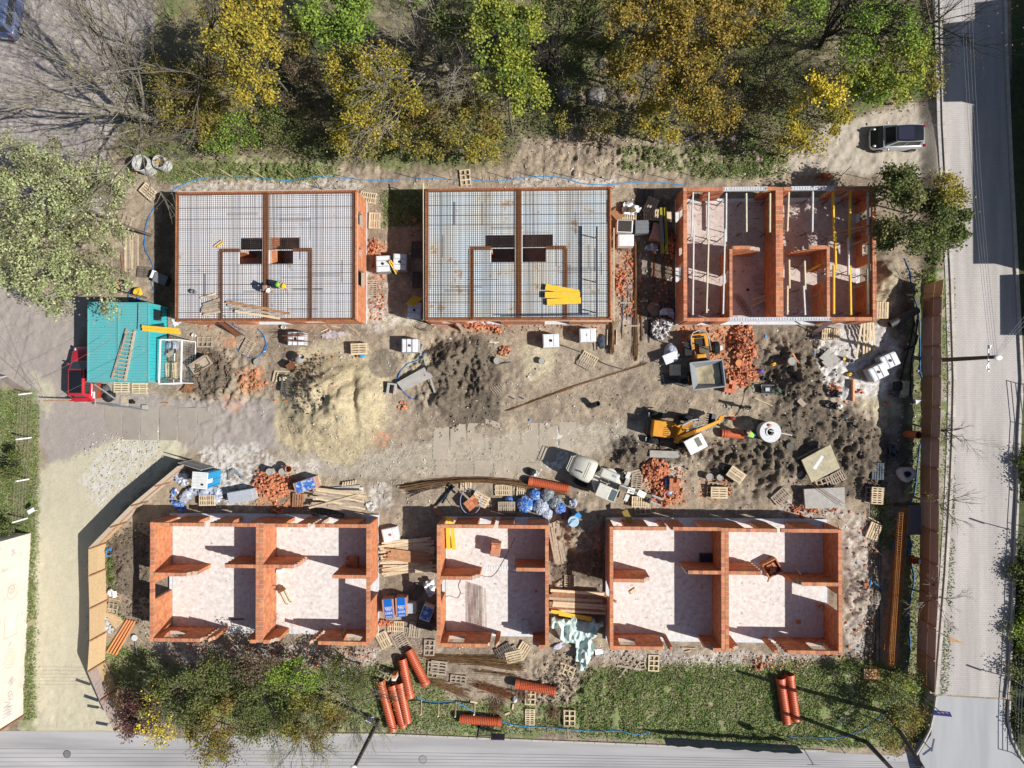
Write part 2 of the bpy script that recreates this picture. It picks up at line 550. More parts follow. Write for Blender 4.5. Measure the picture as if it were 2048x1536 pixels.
def ground_colour(X,Y,Hh):
	px,py=W2P(X,Y,np.zeros_like(X))
	n1=fbm(X*.35,Y*.35,4,21)
	n2=fbm(X*1.5,Y*1.5,4,22)
	n3=fbm(X*6,Y*6,3,23)
	wx=(fbm(X*.8,Y*.8,4,51)-.5)*60
	wy=(fbm(X*.8,Y*.8,4,61)-.5)*60
	fx=(vnoise(X*5,Y*5,71)-.5)*14
	fy=(vnoise(X*5,Y*5,81)-.5)*14
	def zone(poly,warp=1.0):
		a=pip(px+wx*warp+fx,py+wy*warp+fy,poly).astype(float)
		b=pip(px+wx*warp-fx,py+wy*warp-fy,poly).astype(float)
		c=pip(px+wx*warp+fy*1.5,py+wy*warp-fx*1.5,poly).astype(float)
		return(a+b+c)/3
	base=L2((.33,.265,.195))
	dark=L2((.215,.172,.13))
	C=base[None]*np.ones(X.shape+(3,))
	def blend(m,col,k=1.0):
		nonlocal C
		m=np.clip(m*k,0,1)[...,None]
		C=C*(1-m)+L2(col)*m
	blend(sst(.45,.68,n1),dark,.7)
	blend(sst(.52,.72,n2),(.42,.345,.25),.55)
	# yards
	blend(zone([(-60,560),(180,600),(150,700),(330,800),(600,800),(600,900),(300,900),(100,960),(60,780),(-60,740)],.3),(.34,.30,.275),.9)
	blend(zone([(-100,-100),(330,-100),(330,120),(190,340),(230,430),(-100,420)],.6),(.37,.33,.315),.85)
	blend(zone([(60,735),(110,775),(95,840),(78,800)],.2),(.50,.45,.33),.8)
	# sandy drive
	blend(zone([(70,1000),(80,940),(230,880),(330,850),(380,900),(250,1010),(180,1100),(180,1300),(240,1470),(40,1470),(62,1150)],.25),(.50,.46,.34),.95)
	grav=zone([(150,960),(230,890),(330,880),(300,930),(200,1010)],.5)*(n3>.5)
	blend(grav,(.56,.56,.56),.6)
	# central haul road, dusty
	blend(zone([(560,900),(700,905),(1100,860),(1300,840),(1290,880),(1120,940),(800,950),(560,960)],.5),(.44,.39,.31),.7)
	blend(zone([(1100,860),(1140,860),(1130,940),(1095,935)],.2)*(n3>.42),(.66,.66,.64),.8)
	# sand
	blend(zone([(545,850),(560,780),(590,700),(680,690),(770,730),(780,850),(700,930),(560,890)],.35),(.45,.375,.24),.95)
	blend(zone([(600,700),(700,665),(740,690),(700,720)],.6),(.44,.38,.27),.7)
	for p_ in([(1440,850),(1530,840),(1540,900),(1440,890)],[(1720,790),(1790,780),(1800,830),(1740,835)],[(1040,690),(1120,690),(1100,750),(1050,760)],[(800,730),(860,690),(870,720),(830,760)],[(1740,540),(1790,550),(1790,620),(1750,610)],[(960,620),(720,615),(700,640),(800,660)],[(1530,880),(1580,870),(1560,960),(1520,960)]):
		blend(zone(p_,.5),(.50,.44,.30),.7)
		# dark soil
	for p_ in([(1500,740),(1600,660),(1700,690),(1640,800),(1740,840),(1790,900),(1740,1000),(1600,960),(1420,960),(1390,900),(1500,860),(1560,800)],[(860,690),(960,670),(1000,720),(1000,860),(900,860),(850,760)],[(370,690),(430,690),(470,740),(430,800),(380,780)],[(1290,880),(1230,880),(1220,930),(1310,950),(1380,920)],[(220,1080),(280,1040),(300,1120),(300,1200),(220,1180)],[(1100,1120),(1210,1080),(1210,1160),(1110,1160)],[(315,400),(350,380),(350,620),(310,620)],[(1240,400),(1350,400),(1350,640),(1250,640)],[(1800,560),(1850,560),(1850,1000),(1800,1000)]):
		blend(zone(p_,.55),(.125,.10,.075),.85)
	blend(gauss(px,py,768,727,32,30)>.4+.2*(n2-.5),(.20,.17,.13),.8)
	# cement dust and rubble
	blend(zone([(1640,650),(1765,648),(1800,700),(1790,790),(1690,800),(1640,760),(1660,700)],.3),(.52,.49,.46),.85)
	for p_,k in(([(1640,655),(1760,650),(1800,700),(1790,790),(1690,800),(1640,760),(1630,700)],.85),([(400,900),(530,890),(560,940),(500,1010),(400,1000)],.8),([(580,920),(640,930),(620,960),(585,950)],.7),([(720,600),(860,640),(800,660),(730,660)],.5),([(740,480),(780,520),(770,640),(736,640)],.5),([(1290,920),(1370,930),(1360,990),(1290,1000)],.5),([(300,1280),(520,1290),(760,1300),(750,1330),(480,1330),(380,1340)],.55),([(340,365),(720,358),(720,380),(345,384)],.6),([(1020,355),(1240,352),(1240,378),(1030,378)],.5),([(735,970),(780,960),(790,1010),(740,1020)],.6),([(1170,1300),(1480,1300),(1680,1320),(1600,1345),(1400,1330),(1240,1320)],.5),([(1240,500),(1290,500),(1270,650),(1240,640)],.4),([(1560,990),(1690,990),(1700,1040),(1560,1035)],.45),([(1688,1020),(1760,1040),(1740,1330),(1690,1300)],.45)):
		blend(zone(p_,.5)*sst(.3,.6,n3),(.60,.57,.54),k)
		# brick dust
	for p_,k in(([(475,745),(530,735),(535,770),(500,790),(475,780)],.9),([(1350,650),(1480,650),(1500,760),(1440,780),(1420,720),(1360,700)],.8),([(745,868),(775,870),(775,895),(752,885)],.8),([(740,480),(775,490),(770,560),(738,540)],.6),([(1290,960),(1360,960),(1370,1010),(1290,1015)],.6),([(520,980),(600,990),(570,1020),(515,1005)],.7),([(870,640),(1010,640),(1000,665),(880,662)],.5),([(1235,500),(1280,500),(1270,570),(1235,570)],.55),([(1400,955),(1450,950),(1440,1000),(1400,1000)],.5),([(440,675),(475,672),(475,690),(445,692)],.7),([(450,790),(490,800),(480,830),(450,820)],.4),([(1185,1050),(1210,1060),(1205,1100),(1180,1110)],.5),([(370,650),(700,646),(690,655),(380,658)],.4)):
		blend(zone(p_,.35)*sst(.3,.55,n3),(.56,.25,.12),k)
		# wood floor along the top
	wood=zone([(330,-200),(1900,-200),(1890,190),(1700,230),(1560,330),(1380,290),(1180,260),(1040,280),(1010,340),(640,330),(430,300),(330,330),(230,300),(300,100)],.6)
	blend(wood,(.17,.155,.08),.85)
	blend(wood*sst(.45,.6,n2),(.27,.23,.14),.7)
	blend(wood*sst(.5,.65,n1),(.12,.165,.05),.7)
	# grass
	for p_,k in(([(-100,775),(70,775),(60,1070),(-100,1090)],.95),([(70,800),(82,800),(70,1100),(72,1470),(40,1470),(55,1100)],.8),([(290,320),(560,320),(680,340),(620,362),(420,356),(330,372)],.85),([(1180,1335),(1500,1330),(1700,1318),(1730,1320),(1790,1330),(1850,1390),(1860,1470),(1790,1495),(1500,1490),(1150,1475),(1130,1420)],.95),([(205,1290),(290,1290),(330,1330),(420,1350),(800,1330),(850,1320),(900,1400),(1140,1410),(1130,1470),(1000,1480),(800,1475),(300,1440),(235,1380)],.85),([(210,1110),(232,1110),(240,1240),(215,1260)],.7),([(1820,560),(1850,560),(1850,1340),(1800,1330),(1770,1090),(1810,1000)],.6),([(760,380),(850,380),(850,450),(770,455)],.8),([(1240,290),(1560,300),(1580,345),(1240,340)],.35),([(1740,990),(1775,990),(1790,1100),(1750,1090)],.6),([(1385,340),(1530,330),(1570,350),(1390,360)],.5)):
		gm=zone(p_,.45)
		blend(gm*sst(.25,.55,n2*.6+n3*.4),(.16,.225,.065),k)
		blend(gm*sst(.50,.62,n2),(.31,.28,.18),.75)
		# bank along the right street
	bank=((px>1852)&(px<1884)&(py>540)&(py<1420)).astype(float)
	blend(bank,(.34,.31,.25),.9)
	blend(bank*sst(.5,.62,n2),(.12,.17,.05),.85)
	blend(((px>2010)).astype(float),(.05,.075,.025),.9)
	blend(zone([(1560,345),(1640,250),(1880,200),(1880,360),(1760,350),(1700,345)],.35),(.44,.39,.32),.9)
	blend(gauss(px,py,1850,228,25,16)>.5,(.34,.28,.20),.5)
	sm=1-.75*np.clip(zone([(-200,560),(180,590),(200,800),(560,810),(560,960),(400,900),(250,1010),(180,1100),(175,1300),(240,1480),(40,1480),(70,1000),(-200,780)],.2)+zone([(1560,345),(1640,250),(1880,200),(1880,360),(1700,345)],.3),0,1)
	C*=(1+sm*(-.26+.52*n3))[...,None]
	C*=(1+sm*(-.22+.44*fbm(X*2.6,Y*2.6,4,93)))[...,None]
	C*=(.93+.14*fbm(X*14,Y*14,2,91))[...,None]
	return np.concatenate([np.clip(C,0,1),sm[...,None]],-1)
xs=axis(-42.5,38.5,.11,260)
ys=axis(-30.5,31.5,.11,260)
XX,YY=np.meshgrid(xs,ys)
HH=height(XX,YY)
def gz(x,y):
	i=min(max(int(np.searchsorted(xs,x))-1,0),len(xs)-2)
	j=min(max(int(np.searchsorted(ys,y))-1,0),len(ys)-2)
	u=(x-xs[i])/(xs[i+1]-xs[i])
	v=(y-ys[j])/(ys[j+1]-ys[j])
	return float((HH[j,i]*(1-u)+HH[j,i+1]*u)*(1-v)+(HH[j+1,i]*(1-u)+HH[j+1,i+1]*u)*v)
me=bpy.data.meshes.new('ground')
nx,ny=len(xs),len(ys)
me.vertices.add(nx*ny)
co=np.stack([XX,YY,HH],-1).reshape(-1,3).astype(np.float32)
me.vertices.foreach_set('co',co.ravel())
ii=np.arange(nx*ny).reshape(ny,nx)
q=np.stack([ii[:-1,:-1],ii[:-1,1:],ii[1:,1:],ii[1:,:-1]],-1).reshape(-1,4)
nq=len(q)
me.loops.add(nq*4)
me.polygons.add(nq)
me.loops.foreach_set('vertex_index',q.ravel().astype(np.int32))
me.polygons.foreach_set('loop_start',np.arange(0,nq*4,4,dtype=np.int32))
me.polygons.foreach_set('use_smooth',np.ones(nq,bool))
me.update(calc_edges=True)
ca=me.color_attributes.new('soil','FLOAT_COLOR','POINT')
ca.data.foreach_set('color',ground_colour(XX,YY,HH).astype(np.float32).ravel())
gm=bpy.data.materials.new('soil')
gm.use_nodes=True
n=gm.node_tree
at=n.nodes.new('ShaderNodeVertexColor')
at.layer_name='soil'
geo=n.nodes.new('ShaderNodeNewGeometry')
nz=n.nodes.new('ShaderNodeTexNoise')
nz.inputs['Scale'].default_value=9
nz.inputs['Detail'].default_value=8
nz.inputs['Roughness'].default_value=.75
n.links.new(geo.outputs['Position'],nz.inputs['Vector'])
mr=n.nodes.new('ShaderNodeMapRange')
mr.inputs[1].default_value=.3
mr.inputs[2].default_value=.7
mr.inputs[3].default_value=.5
mr.inputs[4].default_value=1.35
n.links.new(nz.outputs[0],mr.inputs[0])
mm=n.nodes.new('ShaderNodeVectorMath')
mm.operation='SCALE'
n.links.new(at.outputs[0],mm.inputs[0])
mf=n.nodes.new('ShaderNodeMix')
mf.inputs[2].default_value=1
n.links.new(at.outputs['Alpha'],mf.inputs[0])
n.links.new(mr.outputs[0],mf.inputs[3])
n.links.new(mf.outputs[0],mm.inputs['Scale'])
bs=n.nodes['Principled BSDF']
n.links.new(mm.outputs[0],bs.inputs['Base Color'])
bs.inputs['Roughness'].default_value=.95
bs.inputs['Specular IOR Level'].default_value=.15
bp=n.nodes.new('ShaderNodeBump')
bp.inputs['Strength'].default_value=.7
bp.inputs['Distance'].default_value=.05
n.links.new(nz.outputs[0],bp.inputs['Height'])
n.links.new(bp.outputs[0],bs.inputs['Normal'])
me.materials.append(gm)
go=bpy.data.objects.new('ground',me)
COL.objects.link(go)
go['kind']='structure'
# ------------------------------------------------------------ roads
def sheet(name,pts,z,m,kind='structure',th=None):
	mb=MB()
	poly=[P(x,y,z)[:2]for x,y in pts]
	if th:
		mb.prism(poly,z-th,z)
	else:
		mb.prism(poly,z-.05,z)
	return mb.build(name,m,kind=kind)
def road_mat(name,col,streak=(1,1,1),dark=.82,sc=.5):
	m=bpy.data.materials.new(name)
	m.use_nodes=True
	n=m.node_tree
	L=n.links.new
	g=n.nodes.new('ShaderNodeNewGeometry')
	mp=n.nodes.new('ShaderNodeMapping')
	mp.inputs['Scale'].default_value=streak
	L(g.outputs['Position'],mp.inputs[0])
	a=n.nodes.new('ShaderNodeTexNoise')
	a.inputs['Scale'].default_value=sc
	a.inputs['Detail'].default_value=5
	L(mp.outputs[0],a.inputs['Vector'])
	b=n.nodes.new('ShaderNodeTexNoise')
	b.inputs['Scale'].default_value=30
	b.inputs['Detail'].default_value=4
	L(g.outputs['Position'],b.inputs['Vector'])
	ad=n.nodes.new('ShaderNodeMath')
	ad.operation='MULTIPLY_ADD'
	ad.inputs[1].default_value=.25
	L(b.outputs[0],ad.inputs[0])
	L(a.outputs[0],ad.inputs[2])
	mr_=n.nodes.new('ShaderNodeMapRange')
	mr_.inputs[1].default_value=.45
	mr_.inputs[2].default_value=.82
	mr_.inputs[3].default_value=dark
	mr_.inputs[4].default_value=1.12
	L(ad.outputs[0],mr_.inputs[0])
	v=n.nodes.new('ShaderNodeVectorMath')
	v.operation='SCALE'
	v.inputs[0].default_value=col
	L(mr_.outputs[0],v.inputs['Scale'])
	bs=n.nodes['Principled BSDF']
	L(v.outputs[0],bs.inputs['Base Color'])
	bs.inputs['Roughness'].default_value=.9
	bs.inputs['Specular IOR Level'].default_value=.2
	return m,v,bs
asph,_,_=road_mat('worn_asphalt',(.38,.37,.375),(.10,1.0,1),.74,.9)
pts=[(-300,1461)]+[(x,float(road_bottom_y(np.array(x))))for x in range(0,1861,30)]+[(1868,1440),(1870,1400)]
yb=1900
sheet('asphalt_road',[(-300,yb)]+pts+[(1895,1400),(1895,yb)],.012,asph)
# right street: block paving
pav=bpy.data.materials.new('block_paving')
pav.use_nodes=True
n=pav.node_tree
L=n.links.new
g=n.nodes.new('ShaderNodeNewGeometry')
bt=n.nodes.new('ShaderNodeTexBrick')
bt.inputs['Scale'].default_value=1
bt.inputs['Brick Width'].default_value=.22
bt.inputs['Row Height'].default_value=.15
bt.inputs['Mortar Size'].default_value=.016
bt.inputs['Mortar Smooth'].default_value=.2
bt.inputs['Color1'].default_value=(.41,.38,.36,1)
bt.inputs['Color2'].default_value=(.445,.41,.39,1)
bt.inputs['Mortar'].default_value=(.345,.32,.30,1)
L(g.outputs['Position'],bt.inputs['Vector'])
a=n.nodes.new('ShaderNodeTexNoise')
mp=n.nodes.new('ShaderNodeMapping')
mp.inputs['Scale'].default_value=(1.3,.12,1)
L(g.outputs['Position'],mp.inputs[0])
a.inputs['Scale'].default_value=.9
a.inputs['Detail'].default_value=6
L(mp.outputs[0],a.inputs['Vector'])
r_=n.nodes.new('ShaderNodeMapRange')
r_.inputs[1].default_value=.35
r_.inputs[2].default_value=.65
r_.inputs[3].default_value=.82
r_.inputs[4].default_value=1.1
L(a.outputs[0],r_.inputs[0])
v=n.nodes.new('ShaderNodeVectorMath')
v.operation='SCALE'
L(bt.outputs[0],v.inputs[0])
L(r_.outputs[0],v.inputs['Scale'])
L(v.outputs[0],n.nodes['Principled BSDF'].inputs['Base Color'])
n.nodes['Principled BSDF'].inputs['Roughness'].default_value=.9
bp=n.nodes.new('ShaderNodeBump')
bp.inputs['Strength'].default_value=.2
bp.inputs['Distance'].default_value=.02
bp.invert=True
L(bt.outputs['Fac'],bp.inputs['Height'])
L(bp.outputs[0],n.nodes['Principled BSDF'].inputs['Normal'])
# left kerb line of the street and its right edge, in photo pixels at street level
KL=[(1882,-120),(1884,60),(1889,250),(1898,420),(1905,560),(1911,760),(1909,860),(1904,980),(1894,1150),(1884,1270),(1874,1388)]
KR=[(2003,-120),(2008,100),(2018,330),(2032,600),(2040,760),(2034,860),(2030,1000),(2022,1200),(2014,1350),(2008,1396)]
sheet('block_paved_street',KL+KR[::-1],RZ+.012,pav)
asp2,_,_=road_mat('grey_asphalt',(.36,.365,.375),(1.2,.12,1),.88,.8)
sheet('asphalt_junction',[(1874,1391),(2008,1399),(2010,1450),(2060,1545),(2060,1900),(1640,1900),(1850,1560),(1838,1508),(1862,1470)],RZ+.008,asp2)
M_kerb=mat('kerb_stone',(.50,.46,.42),.9,.2,3,.2,30,obj=.08)
M_pave=mat('edge_slab',(.47,.44,.41),.9,.2,3,.2,30,obj=.08)
def lerp_line(line,t0=0,step=1.0,z=RZ):
	pts=[P(x,y,z)for x,y in line]
	out=[]
	for a_,b_ in zip(pts[:-1],pts[1:]):
		d=(b_-a_).length
		k=max(1,int(round(d/step)))
		for i in range(k):
			out.append((a_.lerp(b_,i/k),a_.lerp(b_,(i+1)/k)))
	return out
kr=thing('kerb','long pale stone kerb between the verge and the block paved street','kerb')
for a_,b_ in lerp_line(KL):
	mb=MB()
	d=(b_-a_).normalized()
	side=V3((-d.y,d.x,0))*-1
	mb.beam(a_+side*.10+V3((0,0,.03)),b_-d*.015+side*.10+V3((0,0,.03)),.2,.2)
	mb.build('kerb_stone',M_kerb,kr)
ch=thing('edge_slab_strip','flat strip of paving slabs between the kerb and the verge','kerb')
for a_,b_ in lerp_line(KL[:]):
	mb=MB()
	d=(b_-a_).normalized()
	side=V3((-d.y,d.x,0))*-1
	mb.beam(a_+side*.36+V3((0,0,-.01)),b_-d*.02+side*.36+V3((0,0,-.01)),.3,.1)
	mb.build('slab',M_pave,ch)
kr2=thing('kerb','dark kerb line on the far right side of the block paved street','kerb')
for a_,b_ in lerp_line(KR):
	mb=MB()
	d=(b_-a_).normalized()
	side=V3((-d.y,d.x,0))
	mb.beam(a_-side*-.0+V3((.1,0,.05)),b_-d*.015+V3((.1,0,.05)),.18,.22)
	mb.build('kerb_stone',M_kerb,kr2)
	# rounded kerb at the bottom right corner
mb=MB()
cv=[P(x,y,RZ)for x,y in((2018,1400),(2016,1440),(2024,1480),(2040,1512),(2062,1540))]
mb.tube([c+V3((0,0,.05))for c in cv],.11,6)
tag(mb.build('corner_kerb',M_kerb),'curved kerb rounding the corner at the bottom right of the street','kerb')
# left kerb of the junction on the corner by the fence
mb=MB()
cv=[P(x,y,RZ)for x,y in((1872,1392),(1868,1425),(1860,1458),(1846,1486),(1830,1512))]
mb.tube([c+V3((0,0,.02))for c in cv],.1,6)
tag(mb.build('corner_kerb',M_kerb),'worn kerb curving round the corner below the brown fence','kerb')
# edge stones along the bottom road
mb=MB()
for i in range(26):
	x0=560+i*42
	y0=float(road_bottom_y(np.array(x0)))-2
	y1=float(road_bottom_y(np.array(x0+41)))-2
	mb.beam(P(x0,y0,.03),P(x0+41,y1,.03),.14,.12)
tag(mb.build('road_edging',M_kerb),'low pale edging along the upper side of the bottom road','kerb')
M_mh=mat('manhole_iron',(.22,.215,.21),.7,.3,20,.3,60)
M_mhc=mat('manhole_concrete',(.36,.35,.34),.8,.3,12,.2,60)
def manhole(px,py,z,r,label,m1,ring):
	t=thing('manhole_cover',label,'manhole cover',P(px,py,z),0)
	mb=MB()
	mb.lathe([(r*.86,0),(r*.86,.012),(r,.016),(r,0)],28)
	mb.build('frame',ring,t)
	mb=MB()
	mb.cyl((0,0,0),r*.84,.012,28)
	for i in range(8):
		a_=i*PI/4
		mb.beam((.1*math.cos(a_),.1*math.sin(a_),.014),(r*.75*math.cos(a_),r*.75*math.sin(a_),.014),.02,.008)
	mb.build('lid',m1,t)
manhole(134,1508,.015,.29,'round dark manhole cover in the left part of the bottom road',M_mh,M8)
manhole(846,1519,.015,.31,'round brownish manhole cover in the middle of the bottom road',M_mhc,M_mh)
manhole(1931,83,RZ+.015,.31,'round manhole cover in the shaded top part of the paved street',M_mh,M_mh)
# site road slabs, each its own piece of the haul road
hr=thing('site_road','row of large dusty concrete slabs forming the haul road','road')
M_slab=mat('dusty_concrete_slab',(.42,.36,.28),.93,.25,1.1,.5,12,obj=.08,col2=(.33,.28,.22),detail=9)
M_slabd=mat('muddy_concrete_slab',(.34,.30,.255),.93,.2,1.0,.45,12,obj=.06,col2=(.29,.25,.21),detail=9)
SL=[]
for i,(x0,x1,y0,y1)in enumerate([(1040,1076,845,919),(1078,1114,846,921),(1118,1153,843,905),(1003,1038,836,914),(1001,1008,918,950),(970,1000,836,905),(934,968,846,905),(900,932,848,905),(866,898,852,918),(912,946,920,952),(948,986,920,952),(988,1030,920,958),(1032,1070,924,955),(870,910,920,950)]):
	SL.append((x0,x1,y0,y1,M_slab))
for x0,x1,y0,y1 in((209,242,812,881),(245,279,812,880),(281,315,812,881),(319,353,812,881),(356,392,815,884),(395,430,815,890),(610,646,919,950),(648,684,920,952)):
	SL.append((x0,x1,y0,y1,M_slabd))
for x0,x1,y0,y1,m_ in SL:
	a_=P(x0,y0,.03)
	b_=P(x1,y1,.03)
	mb=MB()
	mb.box(((a_.x+b_.x)/2,(a_.y+b_.y)/2,-.045+random.random()*.012),(b_.x-a_.x-.03,a_.y-b_.y-.03,.1),mx=(Matrix.Rotation(ru(-.02,.02),3,'Z')@Matrix.Rotation(ru(-.012,.012),3,'X')@Matrix.Rotation(ru(-.02,.02),3,'Y')))
	mb.build('slab',m_,hr)
	# ------------------------------------------------------------ brick shells
bm_=MB()
bm_.box((0,0,0),(.31,.245,.235))
ME_BR=bm_.mesh('brick',M_brick)
CH=.25
BL=.33
class Shell:
	def __init__(s,name,label,z0=0.25,n=10):
		s.t=thing(name,label,'building')
		s.z0=z0
		s.n=n
		s.zt=z0+n*CH
		s.b=MB()
		s.mo=MB()
		s.top=0
	def pw(s,px,py):
		return P(px,py,s.zt)
	def wall(s,ax,c,a,b,opens=(),th=.25,tooth0=0,tooth1=0,topcut0=0,topcut1=0):
		"""ax 'h': c=photo y of centre, a..b photo x; ax 'v': c=photo x, a..b photo y. opens: (o0,o1,sill,head)"""
		mid=(a+b)/2
		if ax=='h':
			cw=P(mid,c,s.zt).y
			wa,wb=P(a,c,s.zt).x,P(b,c,s.zt).x
			cv_=lambda o:P(o,c,s.zt).x
		else:
			cw=P(c,mid,s.zt).x
			wa,wb=P(c,b,s.zt).y,P(c,a,s.zt).y
			cv_=lambda o:P(c,o,s.zt).y
		if ax=='v':
			tooth0,tooth1,topcut0,topcut1=tooth1,tooth0,topcut1,topcut0
		ops=[]
		for o in opens:
			u,v_=sorted((cv_(o[0]),cv_(o[1])))
			ops.append((u,v_,o[2],o[3],o[4]if len(o)>4 else 0))
		for k in range(s.n):
			z=s.z0+k*CH
			zm=z-s.z0+CH/2
			lo,hi=wa,wb
			if tooth0 and k%2:
				lo+=.14
			if tooth1 and k%2:
				hi-=.14
			if k>=s.n-2:
				lo+=topcut0*(1 if k==s.n-2 else 1.5)
				hi-=topcut1*(1 if k==s.n-2 else 1.5)
			iv=[(lo,hi)]
			for u,v_,si,he,tt in ops:
				if si<=zm<=he:
					if tt and k%2:
						u,v_=u-.1,v_+.1
					nv=[]
					for p_,q_ in iv:
						if v_<=p_ or u>=q_:
							nv.append((p_,q_))
						else:
							if u>p_+.02:
								nv.append((p_,u))
							if v_<q_-.02:
								nv.append((v_,q_))
					iv=nv
			off=(k%2)*BL/2
			for p_,q_ in iv:
				if q_-p_<.04:
					continue
				g_=.012
				zc=z+CH/2
				ins=.007
				tp_=.006 if k==s.n-1 else 0
				if ax=='h':
					s.mo.box(((p_+q_)/2,cw,zc-tp_/2),(q_-p_-.02,th-2*ins,CH-tp_))
				else:
					s.mo.box((cw,(p_+q_)/2,zc-tp_/2),(th-2*ins,q_-p_-.02,CH-tp_))
				x=math.floor((p_-wa-off)/BL)*BL+wa+off
				while x<q_-.01:
					x0,x1=max(x,p_),min(x+BL,q_)
					x+=BL
					if x1-x0<.05:
						continue
					L_=x1-x0-g_
					cx=(x0+x1)/2
					j=ru(-.004,.004)
					if k==s.n-1 and s.top<290:
						s.top+=1
						dz=ru(0.006,.014)
						L_-=.018
						if ax=='h':
							inst('brick',ME_BR,s.t,(cx,cw+j,zc+dz),(0,0,0),(L_/.31*.985,th/.245,1))
						else:
							inst('brick',ME_BR,s.t,(cw+j,cx,zc+dz),(0,0,PI/2),(L_/.31*.985,th/.245,1))
					else:
						if ax=='h':
							s.b.box((cx,cw+j,zc),(L_,th,CH-g_))
						else:
							s.b.box((cw+j,cx,zc),(th,L_,CH-g_))
	def floor(s,x0,y0,x1,y1,m,ledge=.03):
		a_=P(x0,y1,s.zt)
		b_=P(x1,y0,s.zt)
		mb=MB()
		mb.box2((a_.x-ledge,a_.y-ledge,-.1),(b_.x+ledge,b_.y+ledge,s.z0-.035))
		mb.build('floor_slab',M_slabedge,s.t)
		mb=MB()
		mb.box2((a_.x+.26,a_.y+.26,s.z0-.1),(b_.x-.26,b_.y-.26,s.z0-.002))
		mb.build('floor',m,s.t)
	def done(s):
		s.b.build('brick_courses',M_bricks,s.t,kind='stuff')
		s.mo.build('mortar',M_mortar,s.t,kind='stuff')
F0,FH,WN=0,9,2.26
# ---- bottom left shell
s=Shell('brick_shell','roofless red brick house shell at the lower left beside the sandy drive')
B4=s
s.wall('v',303.2,1044,1283.6,[(1168,1200,0,WN)])
s.wall('h',1049.5,306.5,511.5,[(319,335.7,0,WN),(386,411,0,WN),(411,417,0,9,1),(455,494,0,WN)])
s.wall('v',515,1046,1285.5)
s.wall('v',522.2,1046,1285.5)
s.wall('h',1051.5,525.8,733,[(565,592,0,WN),(618,627,0,9,1),(637,664,0,WN),(713,734,0,WN)])
s.wall('v',736,1048,1290,[(1174,1206,0,WN)])
s.wall('h',1149.2,306.5,388,topcut1=.35)
s.wall('h',1132.5,446,511.5,tooth0=1,topcut0=0)
s.wall('h',1133,525.8,592,tooth1=1)
s.wall('h',1153.6,664,733)
s.wall('h',1280.5,306.5,423.6,[(318,356,1.0,WN),(403,413,0,9,1)],topcut1=.15)
s.wall('h',1283,489,511.5,topcut0=.25)
s.wall('h',1284,525.8,553,topcut1=.3)
s.wall('h',1286.6,618.5,733,[(682,718,1.0,WN),(624,633,0,9,1)])
s.floor(300,1044,739,1289,M_floor)
s.done()
# ---- bottom middle shell
s=Shell('brick_shell','narrow roofless red brick house shell in the middle of the bottom row')
B5=s
s.wall('v',877.2,1049.2,1293.8,[(1172,1206,0,WN)])
s.wall('h',1053.3,880.5,1090.5,[(886,907,0,WN),(954,980,0,WN),(987,996,0,9),(1027,1055,0,WN)])
s.wall('v',1094,1050,1297)
s.wall('h',1156.2,880.5,958,topcut1=.3)
s.wall('h',1139.3,1028,1090.5,tooth0=1)
s.wall('h',1291,880.5,998,[(893,926,1.0,WN),(979,988,0,9,1)],topcut1=.1)
s.wall('h',1293.5,1065,1090.5,topcut0=.28)
s.floor(874,1049.5,1097.5,1296,M_floor)
s.done()
# ---- bottom right shell
s=Shell('brick_shell','roofless red brick house shell at the lower right above the green meadow')
B6=s
s.wall('v',1223.2,1053.3,1299.5,[(1183,1215,0,WN)])
s.wall('h',1057.5,1226.7,1442.5,[(1228,1250,0,WN),(1298,1325,0,WN),(1336,1343,0,9,1),(1371,1404,0,WN)])
s.wall('v',1446.4,1056,1302.6)
s.wall('v',1454.2,1056,1302.6)
s.wall('h',1061.2,1458,1677,[(1491,1520,0,WN),(1555,1562,0,9),(1562,1596,0,WN),(1644,1676,0,WN)])
s.wall('v',1680.7,1059.4,1309.6,[(1191,1229,0,WN)])
s.wall('h',1161.5,1226.7,1302,topcut1=.3)
s.wall('h',1145,1372.6,1442.5,tooth0=1)
s.wall('h',1146.2,1458,1526.8,tooth1=1)
s.wall('h',1168.5,1590,1677,topcut0=.3)
s.wall('h',1296.5,1226.7,1345,[(1241,1275,1.0,WN),(1330,1337,0,9,1)])
s.wall('h',1300,1413,1442.5,topcut0=.3)
s.wall('h',1300.5,1458,1481,topcut1=.3)
s.wall('h',1304.8,1548,1677,[(1628,1664,1.0,WN),(1560,1572,0,9,1)])
s.floor(1219.7,1053.6,1684.4,1307,M_floor)
s.done()
# ---- top right shell with props
s=Shell('brick_shell','roofless red brick house shell at the upper right crossed by yellow beams')
B3=s
s.wall('v',1370.6,374,642,[(406,428,0,WN),(488,504,1.1,2.0),(523,554,0,WN)])
s.wall('h',378,1374,1552,[(1388,1414,0,WN),(1450,1530,0,9)])
s.wall('v',1555.5,374,635)
s.wall('v',1562.8,374,635)
s.wall('h',376.5,1566.5,1745,[(1584,1668,0,9),(1694,1712,0,WN)])
s.wall('v',1749,372,642,[(409,430,0,WN),(480,504,1.1,2.0),(524,556,0,WN)])
s.wall('v',1462,498,635,[(540,562,0,WN)],th=.2)
s.wall('h',495,1464.5,1527,tooth1=1,topcut1=.5)
s.wall('v',1656.8,492,635,[(533,560,0,WN)],th=.2)
s.wall('h',494.5,1596,1654,tooth0=1,topcut0=.4)
s.wall('h',638.5,1374,1745,[(1410,1436,0,WN),(1458,1660,0,9),(1700,1722,0,WN)])
s.floor(1367,374,1753,642,M6)
M_lint=mat('concrete_lintel',(.62,.63,.65),.85,.25,9,.2,40,col2=(.42,.43,.46),detail=8)
